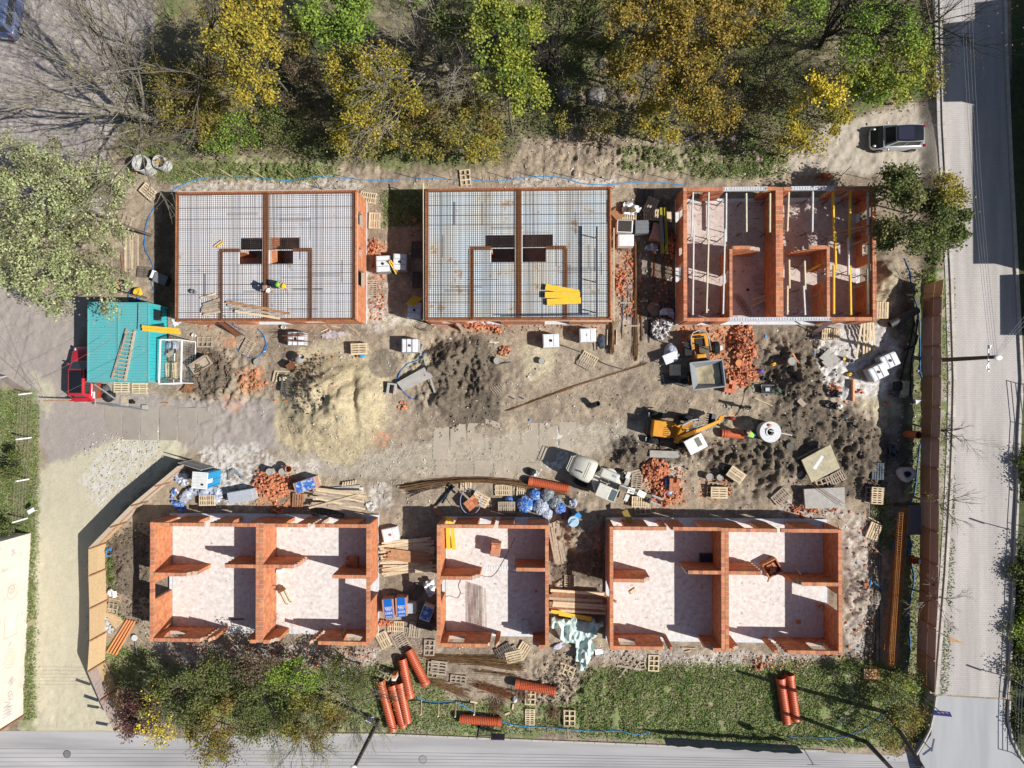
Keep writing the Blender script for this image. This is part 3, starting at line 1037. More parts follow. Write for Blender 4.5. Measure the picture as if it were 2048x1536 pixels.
for(xa,xb,yy)in((1446,1536,378),(1582,1674,376.5),(1457,1662,638.5)):
	a_=P(xa,yy,s.zt)
	b_=P(xb,yy,s.zt)
	mb=MB()
	z=s.zt-.24
	mb.box(((a_.x+b_.x)/2,a_.y,z+.03),(b_.x-a_.x,.26,.06))
	for sgn in(-1,1):
		mb.box(((a_.x+b_.x)/2,a_.y+sgn*.11,z+.155),(b_.x-a_.x,.04,.19))
	mb.box(((a_.x+b_.x)/2,a_.y,z+.14),(b_.x-a_.x-.02,.18,.14))
	for k in range(int((b_.x-a_.x)/.18)):
		mb.box((a_.x+.1+k*.18,a_.y,z+.225),(.03,.17,.02))
	mb.build('lintel',M_lint,s.t)
s.done()
# ---- the two houses that already have their ceiling slab and reinforcement
def slab_house(label,x0,x1,y0,y1,xm0,xm1,holes,beams,fm,south_open,east=()):
	zt=3.0
	s=Shell('slab_house',label,.2,10)
	zz=s.zt
	fx=lambda x:P(x,500,zt).x
	fy=lambda y:P(900,y,zt).y
	# convert edges given at slab level into wall plan at wall-top level
	k=(H-zt)/(H-zz)
	def cx(x):
		return 1079+(x-1079)*k
	def cy(y):
		return 780+(y-780)*k
	X0,X1,Y0,Y1=cx(x0),cx(x1),cy(y0),cy(y1)
	s.wall('v',X0+3.3,Y0,Y1)
	s.wall('v',X1-3.3,Y0,Y1,east)
	s.wall('h',Y0+3.3,X0+7,X1-7)
	s.wall('h',Y1-3.3,X0+7,X1-7,south_open)
	s.wall('v',cx((xm0+xm1)/2),Y0+7,Y1-7,th=.45)
	for b in beams:
		if b[0]=='v':
			s.wall('v',cx(b[1]),cy(b[2]),cy(b[3])-7)
		else:
			s.wall('h',cy(b[3]if b[0]=='h' else 0),cx(b[1]),cx(b[2]),topcut1=.3)
	s.floor(X0,Y0,X1,Y1,M6)
	s.b.build('brick_courses',M_bricks,s.t,kind='stuff')
	s.mo.build('mortar',M_mortar,s.t,kind='stuff')
	# remove loose course objects: they sit under the slab
	for o in[o for o in s.t.children if o.name.startswith('brick.')or o.name=='brick']:
		bpy.data.objects.remove(o)
		# ceiling: pale formwork panels, holes left open
	xsn=sorted(set([x0+5,x1-5,xm0,xm1]+[h_[0]for h_ in holes]+[h_[1]for h_ in holes]))
	ysn=sorted(set([y0+5,y1-5]+[h_[2]for h_ in holes]+[h_[3]for h_ in holes]))
	mb=MB()
	for i in range(len(xsn)-1):
		for j in range(len(ysn)-1):
			mx_,my_=(xsn[i]+xsn[i+1])/2,(ysn[j]+ysn[j+1])/2
			if any(h_[0]<mx_<h_[1]and h_[2]<my_<h_[3]for h_ in holes):
				continue
			mb.box2((fx(xsn[i]),fy(ysn[j]),zt-.12),(fx(xsn[i+1]),fy(ysn[j+1]),zt-.06))
	mb.build('ceiling_slab',fm,s.t)
	# rim of bricks on edge
	mb=MB()
	rim=MB()
	for ax_,c_,a_,b_ in(('v',x0+1.2,y0,y1),('v',x1-1.2,y0,y1),('h',y0+1.2,x0,x1),('h',y1-1.2,x0,x1)):
		if ax_=='v':
			X_,ya,yb_=fx(c_),fy(b_),fy(a_)
			q_=ya
			while q_<yb_-.1:
				rim.box((X_,q_+.16,zt-.13),(.1,.31,.26))
				q_+=.33
		else:
			Y_,xa,xb=fy(c_),fx(a_),fx(b_)
			q_=xa
			while q_<xb-.1:
				rim.box((q_+.16,Y_,zt-.13),(.31,.1,.26))
				q_+=.33
	rim.build('rim_bricks',M_bricks,s.t,kind='stuff')
	# ring beam cages: rusty long bars with stirrups
	cg=MB()
	lines=[('v',x0+3.8,y0+2,y1-2,.16),('v',x1-3.8,y0+2,y1-2,.16),('h',y0+3.2,x0+2,x1-2,.14),('h',y1-3.2,x0+2,x1-2,.16),('v',(xm0+xm1)/2-3,y0+3,y1-3,.14),('v',(xm0+xm1)/2+3,y0+3,y1-3,.14)]
	for b in beams:
		lines.append(('v',b[1],b[2],b[3],.2)if b[0]=='v' else('h',b[3],b[1],b[2],.2))
	for ax_,c_,a_,b_,wd in lines:
		if ax_=='v':
			A,B=V3((fx(c_),fy(a_),zt)),V3((fx(c_),fy(b_),zt))
			sd=V3((1,0,0))
		else:
			A,B=V3((fx(a_),fy(c_),zt)),V3((fx(b_),fy(c_),zt))
			sd=V3((0,1,0))
		for u in(-1,1):
			for zz_ in(-.03,.05):
				cg.beam(A+sd*u*wd/2+V3((0,0,zz_)),B+sd*u*wd/2+V3((0,0,zz_)),.024,.024)
		Ln=(B-A).length
		nn=int(Ln/.17)
		for i in range(nn):
			p_=A.lerp(B,(i+.5)/nn)+V3((0,0,.065))
			cg.beam(p_-sd*wd/2,p_+sd*wd/2,.018,.014)
	cg.build('ring_beam_cage',M_rust,s.t,kind='stuff')
	# brown strip under the middle and inner beams
	st=MB()
	for ax_,c_,a_,b_,wd in lines[4:]:
		if ax_=='v':
			st.box2((fx(c_)-wd/2-.03,fy(b_),zt-.10),(fx(c_)+wd/2+.03,fy(a_),zt-.048))
		else:
			st.box2((fx(a_),fy(c_)-wd/2-.03,zt-.11),(fx(b_),fy(c_)+wd/2+.03,zt-.050))
	for x_ in(x0+4,x1-4):
		st.box2((fx(x_)-.11,fy(y1-1),zt-.105),(fx(x_)+.11,fy(y0+1),zt-.052))
	for y_ in(y0+3.6,y1-3.6):
		st.box2((fx(x0+2),fy(y_)-.1,zt-.108),(fx(x1-2),fy(y_)+.1,zt-.054))
	st.build('beam_trough',mat('beam_trough_brown',(.30,.14,.07),.95,.3,6,col2=(.2,.09,.05)),s.t)
	# reinforcement mat
	rb=MB()
	zb=zt-.035
	xa,xb,ya,yb_=fx(x0+6),fx(x1-6),fy(y1-6),fy(y0+5)
	rr=random.Random(int(x0))
	def seg(p0,p1,wd=.017,z=zb):
	# cut where the lower half of a stair hole is open
		rb.beam(V3((p0[0],p0[1],z)),V3((p1[0],p1[1],z)),wd,.012)
	x=xa
	hw=[(fx(h_[0]),fx(h_[1]),fy(h_[3]),fy(h_[2]),h_[4])for h_ in holes]
	while x<xb:
		cuts=[(h_[2],h_[3])for h_ in hw if h_[0]<x<h_[1]and not h_[4]]
		if fx(xm0)<x<fx(xm1):
			x+=.137
			continue
		pts_=[ya]+sorted(sum([list(c)for c in cuts],[]))+[yb_]
		for i in range(0,len(pts_)-1,2):
			seg((x+rr.uniform(-.018,.018),pts_[i]),(x+rr.uniform(-.018,.018),pts_[i+1]),rr.choice([.012,.016,.018,.026]))
		x+=.137 if math.sin(x*2.1)>-.6 else.1
	y=ya
	while y<yb_:
		cuts=[(h_[0],h_[1])for h_ in hw if h_[2]<y<h_[3]and not h_[4]]
		cuts=sorted(cuts)
		cu=[]
		for c in cuts:
			if cu and c[0]<cu[-1][1]+.6:
				cu[-1]=(cu[-1][0],c[1])
			else:
				cu.append(c)
		pts_=[xa]+sum([list(c)for c in cu],[])+[xb]
		for i in range(0,len(pts_)-1,2):
			seg((pts_[i],y+rr.uniform(-.012,.012)),(pts_[i+1],y+rr.uniform(-.012,.012)),z=zb+.013)
		y+=.14
		# lap zones, doubled bars
	for i in range(24):
		if rr.random()<.5:
			x=rr.uniform(xa,xb)
			y=rr.uniform(ya,yb_-2)
			for k_ in range(rr.randint(1,3)):
				xx=x+k_*.07
				if xx>xb or any(h_[0]-.1<xx<h_[1]+.1 for h_ in hw)or fx(xm0)<xx<fx(xm1):
					continue
				seg((xx,y),(xx,min(yb_,y+1.6)),.013,zb+.026)
		else:
			x=rr.uniform(xa,xb-2.5)
			y=rr.uniform(ya,yb_)
			for k_ in range(rr.randint(1,3)):
				yy=y+k_*.07
				if yy>yb_ or any(h_[2]-.1<yy<h_[3]+.1 for h_ in hw):
					continue
				seg((x,yy),(min(xb,x+2.2),yy),.013,zb+.03)
				# dark rows of spacer bars
	for i in range(13):
		y=ya+(yb_-ya)*(i+.5+rr.uniform(-.25,.25))/13
		if any(h_[2]-.05<y<h_[3]+.05 for h_ in hw):
			continue
		seg((xa,y),(xb,y),rr.choice([.02,.03,.036]),zb+.04)
	rb.build('reinforcement_mat',M_rebar,s.t,kind='stuff')
	# white edge band on the south side
	mb=MB()
	Y_=fy(y1)-.07
	for x_,x2 in((x0+110,x1-95),(x1-90,x1-6)):
		mb.box2((fx(x_),Y_-.03,.3),(fx(x2),Y_,2.7))
	return s
B1=slab_house('brick house with pale slab and steel grid, two workers standing on it',350,712,378,641,525,537,[(480,524,472,496,1),(478,524,497.5,525,0),(538,597,472,496,1),(538,585,497.5,525,0)],[('v',441.5,498,640),('h',438,480,497),('v',621,498,640),('h',586,624,497)],M_filigree,[(490,560,0,2.26),(600,640,.9,2.26)],[(420,446,.9,2.2),(492,508,1.2,2.1),(536,568,.5,2.2)])
B2=slab_house('brick house with stained slab and steel grid, three yellow panels lying on it',850,1222,377,641,1031,1044,[(970,1030,471,496,1),(982,1030,497.5,525,0),(1045,1106,470,495,1),(1045,1092,496.5,525,0)],[('v',943,498,640),('h',940,983,497),('v',1131,498,640),('h',1092,1133,497)],M_filigree2,[(880,900,.9,2.26),(930,1000,0,2.26),(1090,1140,0,2.26)])
# ------------------------------------------------------------ builders for loose things
def bmesh_box(name,d,m,bev=0):
	b=MB()
	b.box((0,0,0),d)
	return b.mesh(name,m)
def pal_meshes(m):
	k=m.name
	if k in PALM:
		return PALM[k]
	st=MB()
	st.box((0,0,.011),(1.2,.1,.022))
	for x in(-.53,0,.53):
		st.box((x,0,.062),(.145,.1,.078))
	st.box((0,0,.112),(1.2,.1,.02))
	PALM[k]=(bmesh_box('deck_board',(1.2,.1,.022),m),bmesh_box('deck_board_wide',(1.2,.14,.022),m),bmesh_box('cross_board',(.1,.8,.02),m),st.mesh('runner',m),bmesh_box('slat',(.075,.8,.022),m))
	return PALM[k]
PALM={}
def pallet(px,py,a,label,m=None,style=0,z=None,w=1.0,group=None,tilt=0):
	"""a: angle of the 1.2 m side, degrees, counter clockwise as seen"""
	m=m or M_wood
	A=pal_meshes(m)
	if z is None:
		p=G(px,py,.0)
	else:
		p=P(px,py,z+.07)
		p.z=z
	t=thing('pallet',label,'pallet',p,R(a),group)
	if tilt:
		t.rotation_euler=(R(tilt),0,R(a))
	for y in(-.35,0,.35):
		inst('runner',A[3],t,(0,y*w,0))
	if style==0:
		for y,k in((-.35,1),(-.18,0),(0,1),(.18,0),(.35,1)):
			inst('deck_board',A[k],t,(0,y*w,.155))
		for x in(-.55,0,.55):
			inst('cross_board',A[2],t,(x,0,.133),sc=(1,w,1))
	elif style==1:
		for i in range(8):
			inst('slat',A[4],t,(-.56+i*.16+ru(-.008,.008),0,.134),(0,0,ru(-.02,.02)),(1.1,w,1))
	else:
		for x in(-.55,-.18,.18,.55):
			inst('slat',A[4],t,(x,0,.134),sc=(1.2,w,1))
	return t
def pallet_stack(px,py,a,n,label,m=None,style=0,w=1.0,jit=.04):
	base=G(px,py)
	g='pallets stacked on one another'
	for i in range(n):
		lb=('topmost pallet of ' if i==n-1 else 'pallet %s from the bottom of '%ORD[i])+label
		t=pallet(px,py,a+ru(-3,3),lb,m,style,z=base.z+i*.168,w=w,group=g if i<n-1 else None)
		t.location.x+=ru(-jit,jit)
		t.location.y+=ru(-jit,jit)
	return base.z+n*.168
def ibc(px,py,a,label,z=None,lidc=None,base=True,cage=True,milky=None,hz=1.0):
	top=1.16
	p=P(px,py,top)
	z0=gz(p.x,p.y)if z is None else z
	t=thing('liquid_tank',label,'tank',(p.x,p.y,z0),R(a))
	b=MB()
	b.box((0,0,.62*hz),(1.16,.96,.90*hz))
	for x in(-.36,.36):
		b.box((x,0,1.075*hz),(.34,.84,.05))
	b.box((0,0,1.068*hz),(.30,.84,.03))
	o=b.build('tank_body',milky or M_ibc,t)
	bevel(o,.05,3)
	b=MB()
	b.cyl((0,0,1.08*hz),.10,.05,14)
	b.build('lid',lidc or M_black,t)
	b=MB()
	for y in(-.4,0,.4):
		b.box((0,y,.05),(1.2,.1,.1))
	b.box((0,0,.12),(1.2,1.0,.04))
	b.build('pallet_base',M0,t)
	if cage:
		b=MB()
		for z_ in(.25,.45,.65,.85,1.03):
			b.tube([(-.6,-.5,z_),(.6,-.5,z_),(.6,.5,z_),(-.6,.5,z_)],.014,4,closed=True)
		for i in range(9):
			x=-.6+i*.15
			for y in(-.5,.5):
				b.beam((x,y,.14),(x,y,1.04),.02,.02)
		for i in range(7):
			y=-.5+i*.1667
			for x in(-.6,.6):
				b.beam((x,y,.14),(x,y,1.04),.02,.02)
		b.build('cage',M_steel,t)
		for x in(-.2,.2):
			b=MB()
			b.beam((x,-.5,1.125),(x,.5,1.125),.035,.02)
			b.build('crossbar',M_steel,t)
	return t
def plank_mesh(L_,W_,T,m):
	k=('plank',round(L_,2),round(W_,2),m.name)
	if k not in PALM:
		PALM[k]=bmesh_box('plank',(L_,W_,T),m)
	return PALM[k]
def planks(name,label,cat,cx,cy,a,L_,n,width,mats,layers=1,W_=.14,T=.03,z=None,jl=.25,ja=3,partname='plank'):
	p=G(cx,cy)if z is None else P(cx,cy,z)
	t=thing(name,label,cat,p,R(a))
	for l in range(layers):
		for i in range(n):
			y=(i+.5)/n*width-width/2
			m=random.choice(mats)
			inst(partname,plank_mesh(L_,W_,T,m),t,(ru(-jl,jl),y+ru(-.02,.02),.03+l*(T+.012)+ru(0,.006)),(ru(-.02,.02),ru(-.01,.01),R(ru(-ja,ja))))
	return t
def board(p0,p1,w_,h_,m,label,name='plank',cat='plank',z0=None,z1=None,group=None):
	"""single board between two photo points lying on the ground (or at given heights)"""
	a=G(*p0,h_/2+.03)if z0 is None else P(p0[0],p0[1],z0)
	b=G(*p1,h_/2+.03)if z1 is None else P(p1[0],p1[1],z1)
	mb=MB()
	mb.beam(a,b,w_,h_)
	o=mb.build(name,m)
	tag(o,label,cat,group)
	return o
ME_LB={}
def loose_brick_mesh(L_=.30,W_=.24,T=.23,m=None):
	m=m or M5
	k=(L_,W_,T,m.name)
	if k not in ME_LB:
		mb=MB()
		mb.box((0,0,0),(L_,W_,T))
		ME_LB[k]=mb.mesh('brick',m)
	return ME_LB[k]
def heap(px,py,rx,ry,n,hh,label,a=0,name='brick_heap',cat='brick heap',big=.6,m=None):
	"""rx, ry in metres"""
	p=G(px,py)
	t=thing(name,label,cat,p,R(a))
	n=min(n,290)
	for i in range(n):
		r=math.sqrt(random.random())if random.random()<.75 else random.random()*1.15
		th=random.random()*2*PI
		x,y=r*math.cos(th)*rx,r*math.sin(th)*ry
		wx=p.x+x*math.cos(R(a))-y*math.sin(R(a))
		wy=p.y+x*math.sin(R(a))+y*math.cos(R(a))
		zz=gz(wx,wy)-p.z
		z=zz+max(0,1-r)*hh*ru(.35,1.0)+.08
		s_=random.choice([1,1,.9,.7,.5])*big
		inst('brick',loose_brick_mesh(m=m),t,(x,y,z),[ru(-1.4,1.4),ru(-1.4,1.4),ru(0,6.3)],(s_*ru(.7,1.1),s_*ru(.6,1.05),s_*ru(.35,1)))
	return t
def arranged(px,py,a,nx_,ny_,label,z=None,name='brick_stack',cat='brick stack',layers=2,m=None,miss=0,bx=(.30,.24,.23),onp=True):
	p=G(px,py)if z is None else P(px,py,z)
	t=thing(name,label,cat,p,R(a))
	for l in range(layers):
		for i in range(nx_):
			for j in range(ny_):
				if l==layers-1 and random.random()<miss:
					continue
				inst('brick',loose_brick_mesh(*bx,m=m),t,((i-(nx_-1)/2)*(bx[0]+.012),(j-(ny_-1)/2)*(bx[1]+.012),.16+bx[2]/2+l*(bx[2]+.006)),(0,0,ru(-.02,.02)))
	if onp:
		A=pal_meshes(M0)
		for y in(-.35,0,.35):
			inst('runner',A[3],t,(0,y,0))
		for y in(-.3,0,.3):
			inst('deck_board',A[1],t,(0,y,.135))
	return t
def tubepts(pts,lift=.0,sub=5,z=None):
	ps=[G(*p,lift)if z is None else P(p[0],p[1],z)for p in pts]
	out=[]
	n=len(ps)
	for i in range(n-1):
		p0,p1,p2,p3=ps[max(0,i-1)],ps[i],ps[i+1],ps[min(n-1,i+2)]
		for k in range(sub):
			t=k/sub
			out.append(.5*((2*p1)+(-p0+p2)*t+(2*p0-5*p1+4*p2-p3)*t*t+(-p0+3*p1-3*p2+p3)*t**3))
	out.append(ps[-1])
	return out
def hose(pts,r,m,label,z=None,lift=None,name='hose',cat='hose'):
	q_=tubepts(pts,r if lift is None else lift,z=z)
	if z is None:
		for v_ in q_:
			v_.z=gz(v_.x,v_.y)+(r if lift is None else lift)
	mb=MB()
	mb.tube(q_,r,6)
	o=mb.build(name,m,smooth=True)
	return tag(o,label,cat)
def ribbed_pipe(p0,p1,r,label,socket_at=0,z=None,zc=None):
	"""p0 -> p1 photo points of the centre line"""
	zz=2*r*.6
	a,b=P(p0[0],p0[1],zz),P(p1[0],p1[1],zz)
	c=(a+b)/2
	z0=gz(c.x,c.y)+r+.02 if zc is None else zc
	a.z=b.z=z0
	if socket_at:
		a,b=b,a
	L_=(b-a).length
	d=(b-a).normalized()
	t=thing('ribbed_pipe',label,'drain pipe',(a.x,a.y,z0),math.atan2(d.y,d.x))
	mx=Matrix.Rotation(PI/2,3,'Y')
	prof=[]
	x=.26
	while x<L_-.12:
		prof+=[(r,x),(r,x+.055),(r*.9,x+.07),(r*.9,x+.115)]
		x+=.13
	prof+=[(r*.9,L_),(r*.84,L_),(r*.84,0.0)]
	mb=MB()
	mb.lathe([(r*.9,.2)]+prof,28,mx=mx)
	mb.build('barrel',M_pipe,t,smooth=False)
	mb=MB()
	mb.lathe([(r*.95,0),(r*1.05,0.0),(r*1.05,.26),(r*.92,.30),(r*.9,.24),(r*.95,0)],28,mx=mx)
	o=mb.build('socket',M_pipe,t)
	smooth_by_angle(o)
	return t
def hollow_pipe(p0,p1,r,m,label,h0=None,z0=None,z1=None,name='plastic_pipe',cat='pipe'):
	a=G(*p0,r)if z0 is None else P(p0[0],p0[1],z0)
	b=G(*p1,r)if z1 is None else P(p1[0],p1[1],z1)
	d=(b-a)
	L_=d.length
	q_=V3((0,0,1)).rotation_difference(d.normalized()).to_matrix()
	mb=MB()
	mb.lathe([(r*.88,0),(r,0),(r,L_),(r*.88,L_),(r*.88,0)],16,a,q_)
	o=mb.build(name,m)
	smooth_by_angle(o)
	return tag(o,label,cat)
def round_well(px,py,r,h,label,m=None,lid=False,tilt=0,z=None):
	p=P(px,py,h)
	z0=gz(p.x,p.y)
	t=thing('concrete_ring',label,'concrete ring',(p.x,p.y,z0-.03))
	mb=MB()
	mb.lathe([(r*.86,0),(r,0),(r,h),(r*.88,h),(r*.86,h-.04),(r*.86,.02),(1e-3,.02)],32)
	o=mb.build('ring',m or M_concl,t)
	smooth_by_angle(o)
	return t
def disc_cap(px,py,r,h,m,label,name='inspection_chamber',cat='inspection chamber'):
	p=P(px,py,h)
	z0=gz(p.x,p.y)
	t=thing(name,label,cat,(p.x,p.y,z0-.05))
	mb=MB()
	mb.lathe([(1e-3,h-.03),(r*.86,h-.03),(r*.88,h),(r,h),(r,h-.07),(r*.93,h-.08),(r*.93,0)],24)
	o=mb.build('riser',m,t)
	smooth_by_angle(o)
	mb=MB()
	for i in range(5):
		w_=math.sqrt(max(0,.75-((i-2)*.33)**2))*r
		mb.box((0,(i-2)*r*.33,h-.018),(w_*1.9,r*.07,.014))
	mb.build('lid_ribs',m,t)
	return t
def bucket(px,py,label,m=None,r=.16,h=.3,fill=None,a=0,z=None):
	p=G(px,py)if z is None else P(px,py,z)
	t=thing('bucket',label,'bucket',p,R(a))
	mb=MB()
	mb.lathe([(1e-3,.02),(r*.75,.02),(r*.93,h),(r,h),(r*.8,0),(1e-3,0)],18)
	o=mb.build('pail',m or M_black,t)
	smooth_by_angle(o)
	mb=MB()
	mb.tube([(r*math.cos(k*PI/8),r*math.sin(k*PI/8)*.55,h+.01)for k in range(9)],.008,4)
	mb.build('handle',M_steel,t)
	if fill:
		mb=MB()
		mb.cyl((0,0,h*.75),r*.88,.01,16)
		mb.build('filling',fill,t)
	return t
def crumple(name,label,cat,poly,hh,m,seed=0,n=26,parent=None,fold=3.2,fy=None,z=None):
	"""crumpled sheet of foil or cloth over a polygon given in photo points"""
	pts=[P(x,y,0)for x,y in poly]
	cx=sum(p.x for p in pts)/len(pts)
	cy=sum(p.y for p in pts)/len(pts)
	X0,X1=min(p.x for p in pts),max(p.x for p in pts)
	Y0,Y1=min(p.y for p in pts),max(p.y for p in pts)
	st_=max(X1-X0,Y1-Y0)/n
	xs_=np.arange(X0,X1+st_,st_)
	ys_=np.arange(Y0,Y1+st_,st_)
	A,B=np.meshgrid(xs_,ys_)
	ins=pip(A,B,[(p.x,p.y)for p in pts])
	hg=height(A,B)if z is None else A*0+z
	f=np.abs(fbm(A*fold,B*(fy or fold),3,seed)-.5)*3.0
	# distance to the edge, rough
	e=ins.astype(float)
	for _ in range(3):
		e2=e.copy()
		e2[1:-1,1:-1]=(e[:-2,1:-1]+e[2:,1:-1]+e[1:-1,:-2]+e[1:-1,2:]+e[1:-1,1:-1])/5
		e=e2*ins
	Z=hg+.02+hh*(1-f)*np.clip(e*1.3,0,1)+hh*.25
	mb=MB()
	idx={}
	rr=random.Random(seed)
	for j in range(A.shape[0]):
		for i in range(A.shape[1]):
			if ins[j,i]:
				idx[(j,i)]=len(mb.v)
				mb.v.append((A[j,i]-cx+rr.uniform(-.3,.3)*st_,B[j,i]-cy+rr.uniform(-.3,.3)*st_,float(Z[j,i])))
	for j in range(A.shape[0]-1):
		for i in range(A.shape[1]-1):
			k=[(j,i),(j,i+1),(j+1,i+1),(j+1,i)]
			if all(q in idx for q in k):
				mb.f.append(tuple(idx[q]for q in k))
				mb.m.append(0)
	o=mb.build(name,m,smooth=True)
	o.location=(cx,cy,0)
	tag(o,label,cat)
	return o
def sack(px,py,label,m,s=(.5,.45,.4),z=None,seed=0,name='sack',cat='sack',a=0):
	p=G(px,py)if z is None else P(px,py,z)
	mb=MB()
	mb.blob((0,0,s[2]*.35),s,14,9,.10,seed)
	mb.tube([(0,0,s[2]*1.2),(.06,.02,s[2]*1.5)],[.09,.03],6)
	o=mb.build(name,m,smooth=False)
	o.location=p
	o.rotation_euler=(0,0,R(a))
	return tag(o,label,cat)
	# ------------------------------------------------------------ cars
def loft(sections,mb,mi=None,close=True):
	"""sections: list of equal length point rings"""
	n=len(sections[0])
	vs=[v for s_ in sections for v in s_]
	fs=[]
	for i in range(len(sections)-1):
		for k in range(n):
			k2=(k+1)%n
			fs.append((i*n+k,i*n+k2,(i+1)*n+k2,(i+1)*n+k))
	if close:
		fs.append(tuple(range(n-1,-1,-1)))
		fs.append(tuple((len(sections)-1)*n+k for k in range(n)))
	mb.add(vs,fs,mi)
def rsec(x,hw,z0,z1,r=.12):
	out=[]
	for sy,sz,a0 in((1,1,0),(-1,1,90),(-1,-1,180),(1,-1,270)):
		for k in range(3):
			a=R(a0+45*k)
			out.append(V3((x,sy*(hw-r)+r*math.cos(a),(z1-r if sz>0 else z0+r)+r*math.sin(a))))
	return out
def car(px,py,a,label,L_,W_,Hh,body,roofm,hood=.24,trunk=.04,zlift=None,roofglass=None,hoodm=None):
	p=P(px,py,.8)
	z0=gz(p.x,p.y)if zlift is None else zlift
	t=thing('parked_car',label,'car',(p.x,p.y,z0),R(a))
	hw=W_/2
	f,b_=L_/2,-L_/2
	belt=Hh*.60
	hx=f-L_*hood
	# lower body
	mb=MB()
	secs=[rsec(f-.02,hw*.62,.32,.52,.09),rsec(f-.12,hw*.82,.24,.62,.12),rsec(f-.45,hw*.96,.20,belt*.88,.16),rsec(hx,hw,.18,belt,.14),rsec(0,hw,.18,belt+.02,.12),rsec(b_+.5,hw*.99,.19,belt+.03,.13),rsec(b_+.14,hw*.9,.24,belt,.14),rsec(b_,hw*.76,.34,belt-.16,.1)]
	loft(secs,mb)
	o=mb.build('body',body,t)
	smooth_by_angle(o,50)
	if hoodm:
		mb=MB()
		hs_=[(f-.04,hw*.62,.56),(f-.14,hw*.80,.635),(f-.45,hw*.93,belt*.88+.012),(hx+.05,hw*.90,belt+.014)]
		mb.add([(x,s_*w_,z)for x,w_,z in hs_ for s_ in(-1,1)]+[(x,s_*w_,z-.06)for x,w_,z in hs_ for s_ in(-1,1)],[(0,1,3,2),(2,3,5,4),(4,5,7,6),(0,2,10,8),(2,4,12,10),(4,6,14,12),(1,9,11,3),(3,11,13,5),(5,13,15,7),(0,8,9,1),(6,7,15,14)])
		mb.build('bonnet',hoodm,t)
		# greenhouse: corners
	rx0,rx1=hx-L_*.17,b_+.32+L_*trunk
	gb0,gb1=hx-.02,b_+.12+L_*trunk
	rw=hw*.74
	bw=hw*.90
	zr=Hh
	zb=belt+.0
	q=lambda x,y,z:V3((x,y,z))
	B_=[q(gb0,bw*.92,zb),q(gb0,-bw*.92,zb),q(gb1,-bw*.92,zb),q(gb1,bw*.92,zb)]
	T_=[q(rx0,rw*.95,zr-.04),q(rx0,-rw*.95,zr-.04),q(rx1,-rw*.95,zr-.03),q(rx1,rw*.95,zr-.03)]
	mb=MB()
	mb.add([v for v in B_]+[v for v in T_],[(0,1,5,4),(1,2,6,5),(2,3,7,6),(3,0,4,7),(4,5,6,7)])
	mb.build('pillars',body,t)
	def pane(i,j,nm,m=M_glass,s0=.08,s1=.92,t0=.1,t1=.9,off=.012):
		b0,b1,t0_,t1_=B_[i],B_[j],T_[i],T_[j]
		nn=(b1-b0).cross(t0_-b0).normalized()
		if nn.dot((b0+b1)/2-q(0,0,zb))<0:
			nn=-nn
		bl=lambda s_,t_:(b0.lerp(b1,s_)).lerp(t0_.lerp(t1_,s_),t_)
		vs=[bl(s0,t0),bl(s1,t0),bl(s1,t1),bl(s0,t1)]
		mb=MB()
		mb.add([v+nn*off for v in vs]+[v-nn*.004 for v in vs],[(0,1,2,3),(0,4,5,1),(1,5,6,2),(2,6,7,3),(3,7,4,0)])
		mb.build(nm,m,t)
	pane(0,1,'windscreen')
	pane(2,3,'rear_window')
	for i,j in((1,2),(3,0)):
		pane(i,j,'side_window',s0=.08,s1=.48)
		pane(i,j,'side_window',s0=.52,s1=.90)
		# roof
	mb=MB()
	ns=5
	rs=[]
	for k in range(ns+1):
		u=k/ns
		x=rx0+(rx1-rx0)*u
		hgt=zr-.035+.05*math.sin(PI*(.15+.7*u))
		rs.append([q(x,-rw*.93,hgt-.05),q(x,-rw*.8,hgt),q(x,0,hgt+.02),q(x,rw*.8,hgt),q(x,rw*.93,hgt-.05),q(x,0,hgt-.07)])
	loft(rs,mb)
	mb.build('roof',roofm,t,smooth=False)
	if roofglass:
		mb=MB()
		for u0,u1,m_ in roofglass:
			pass
		u0,u1=roofglass[0][0],roofglass[0][1]
		x0_,x1_=rx0+(rx1-rx0)*u0,rx0+(rx1-rx0)*u1
		mb.box(((x0_+x1_)/2,0,zr+.045),(abs(x1_-x0_),rw*1.45,.02))
		mb.build('sunroof',roofglass[0][2],t)
	for sx in(f-L_*.19,b_+L_*.19):
		for sy in(-1,1):
			mb=MB()
			mx=Matrix.Rotation(PI/2,3,'X')
			mb.lathe([(.19,-.1),(.28,-.1),(.31,-.07),(.31,.07),(.28,.1),(.19,.1)],20,mx=mx)
			wt=mb.build('wheel',M_rubber,t)
			wt.location=(sx,sy*(hw-.07),.30)
			mb=MB()
			mb.lathe([(1e-3,-.06),(.20,-.09),(.20,.09),(1e-3,.06)],14,mx=mx)
			for k in range(5):
				a_=k*2*PI/5
				mb.beam((0,sy*.1,0),(.17*math.cos(a_),sy*.1,.17*math.sin(a_)),.05,.02)
			mb.build('rim',M_steel,wt)
	for sy in(-1,1):
		mb=MB()
		mb.blob((f-.22,sy*hw*.70,belt*.80),(.14,.10,.07),10,6,.0)
		mb.build('headlight',M_steel,t,smooth=True)
		mb=MB()
		mb.box((b_+.10,sy*hw*.80,belt*.95),(.09,.16,.28))
		mb.build('tail_light',mat('tail_red',(.5,.02,.02),.3),t)
		mb=MB()
		mb.blob((hx-L_*.06,sy*(hw+.10),belt+.06),(.07,.11,.07),8,6,0,flat=-1)
		mb.build('mirror',body,t,smooth=True)
	mb=MB()
	mb.box((f-.02,0,.45),(.03,.45,.1))
	mb.build('number_plate',M_white,t)
	mb=MB()
	mb.box((b_+.0,0,.62),(.03,.45,.1))
	mb.build('number_plate',M_white,t)
	return t
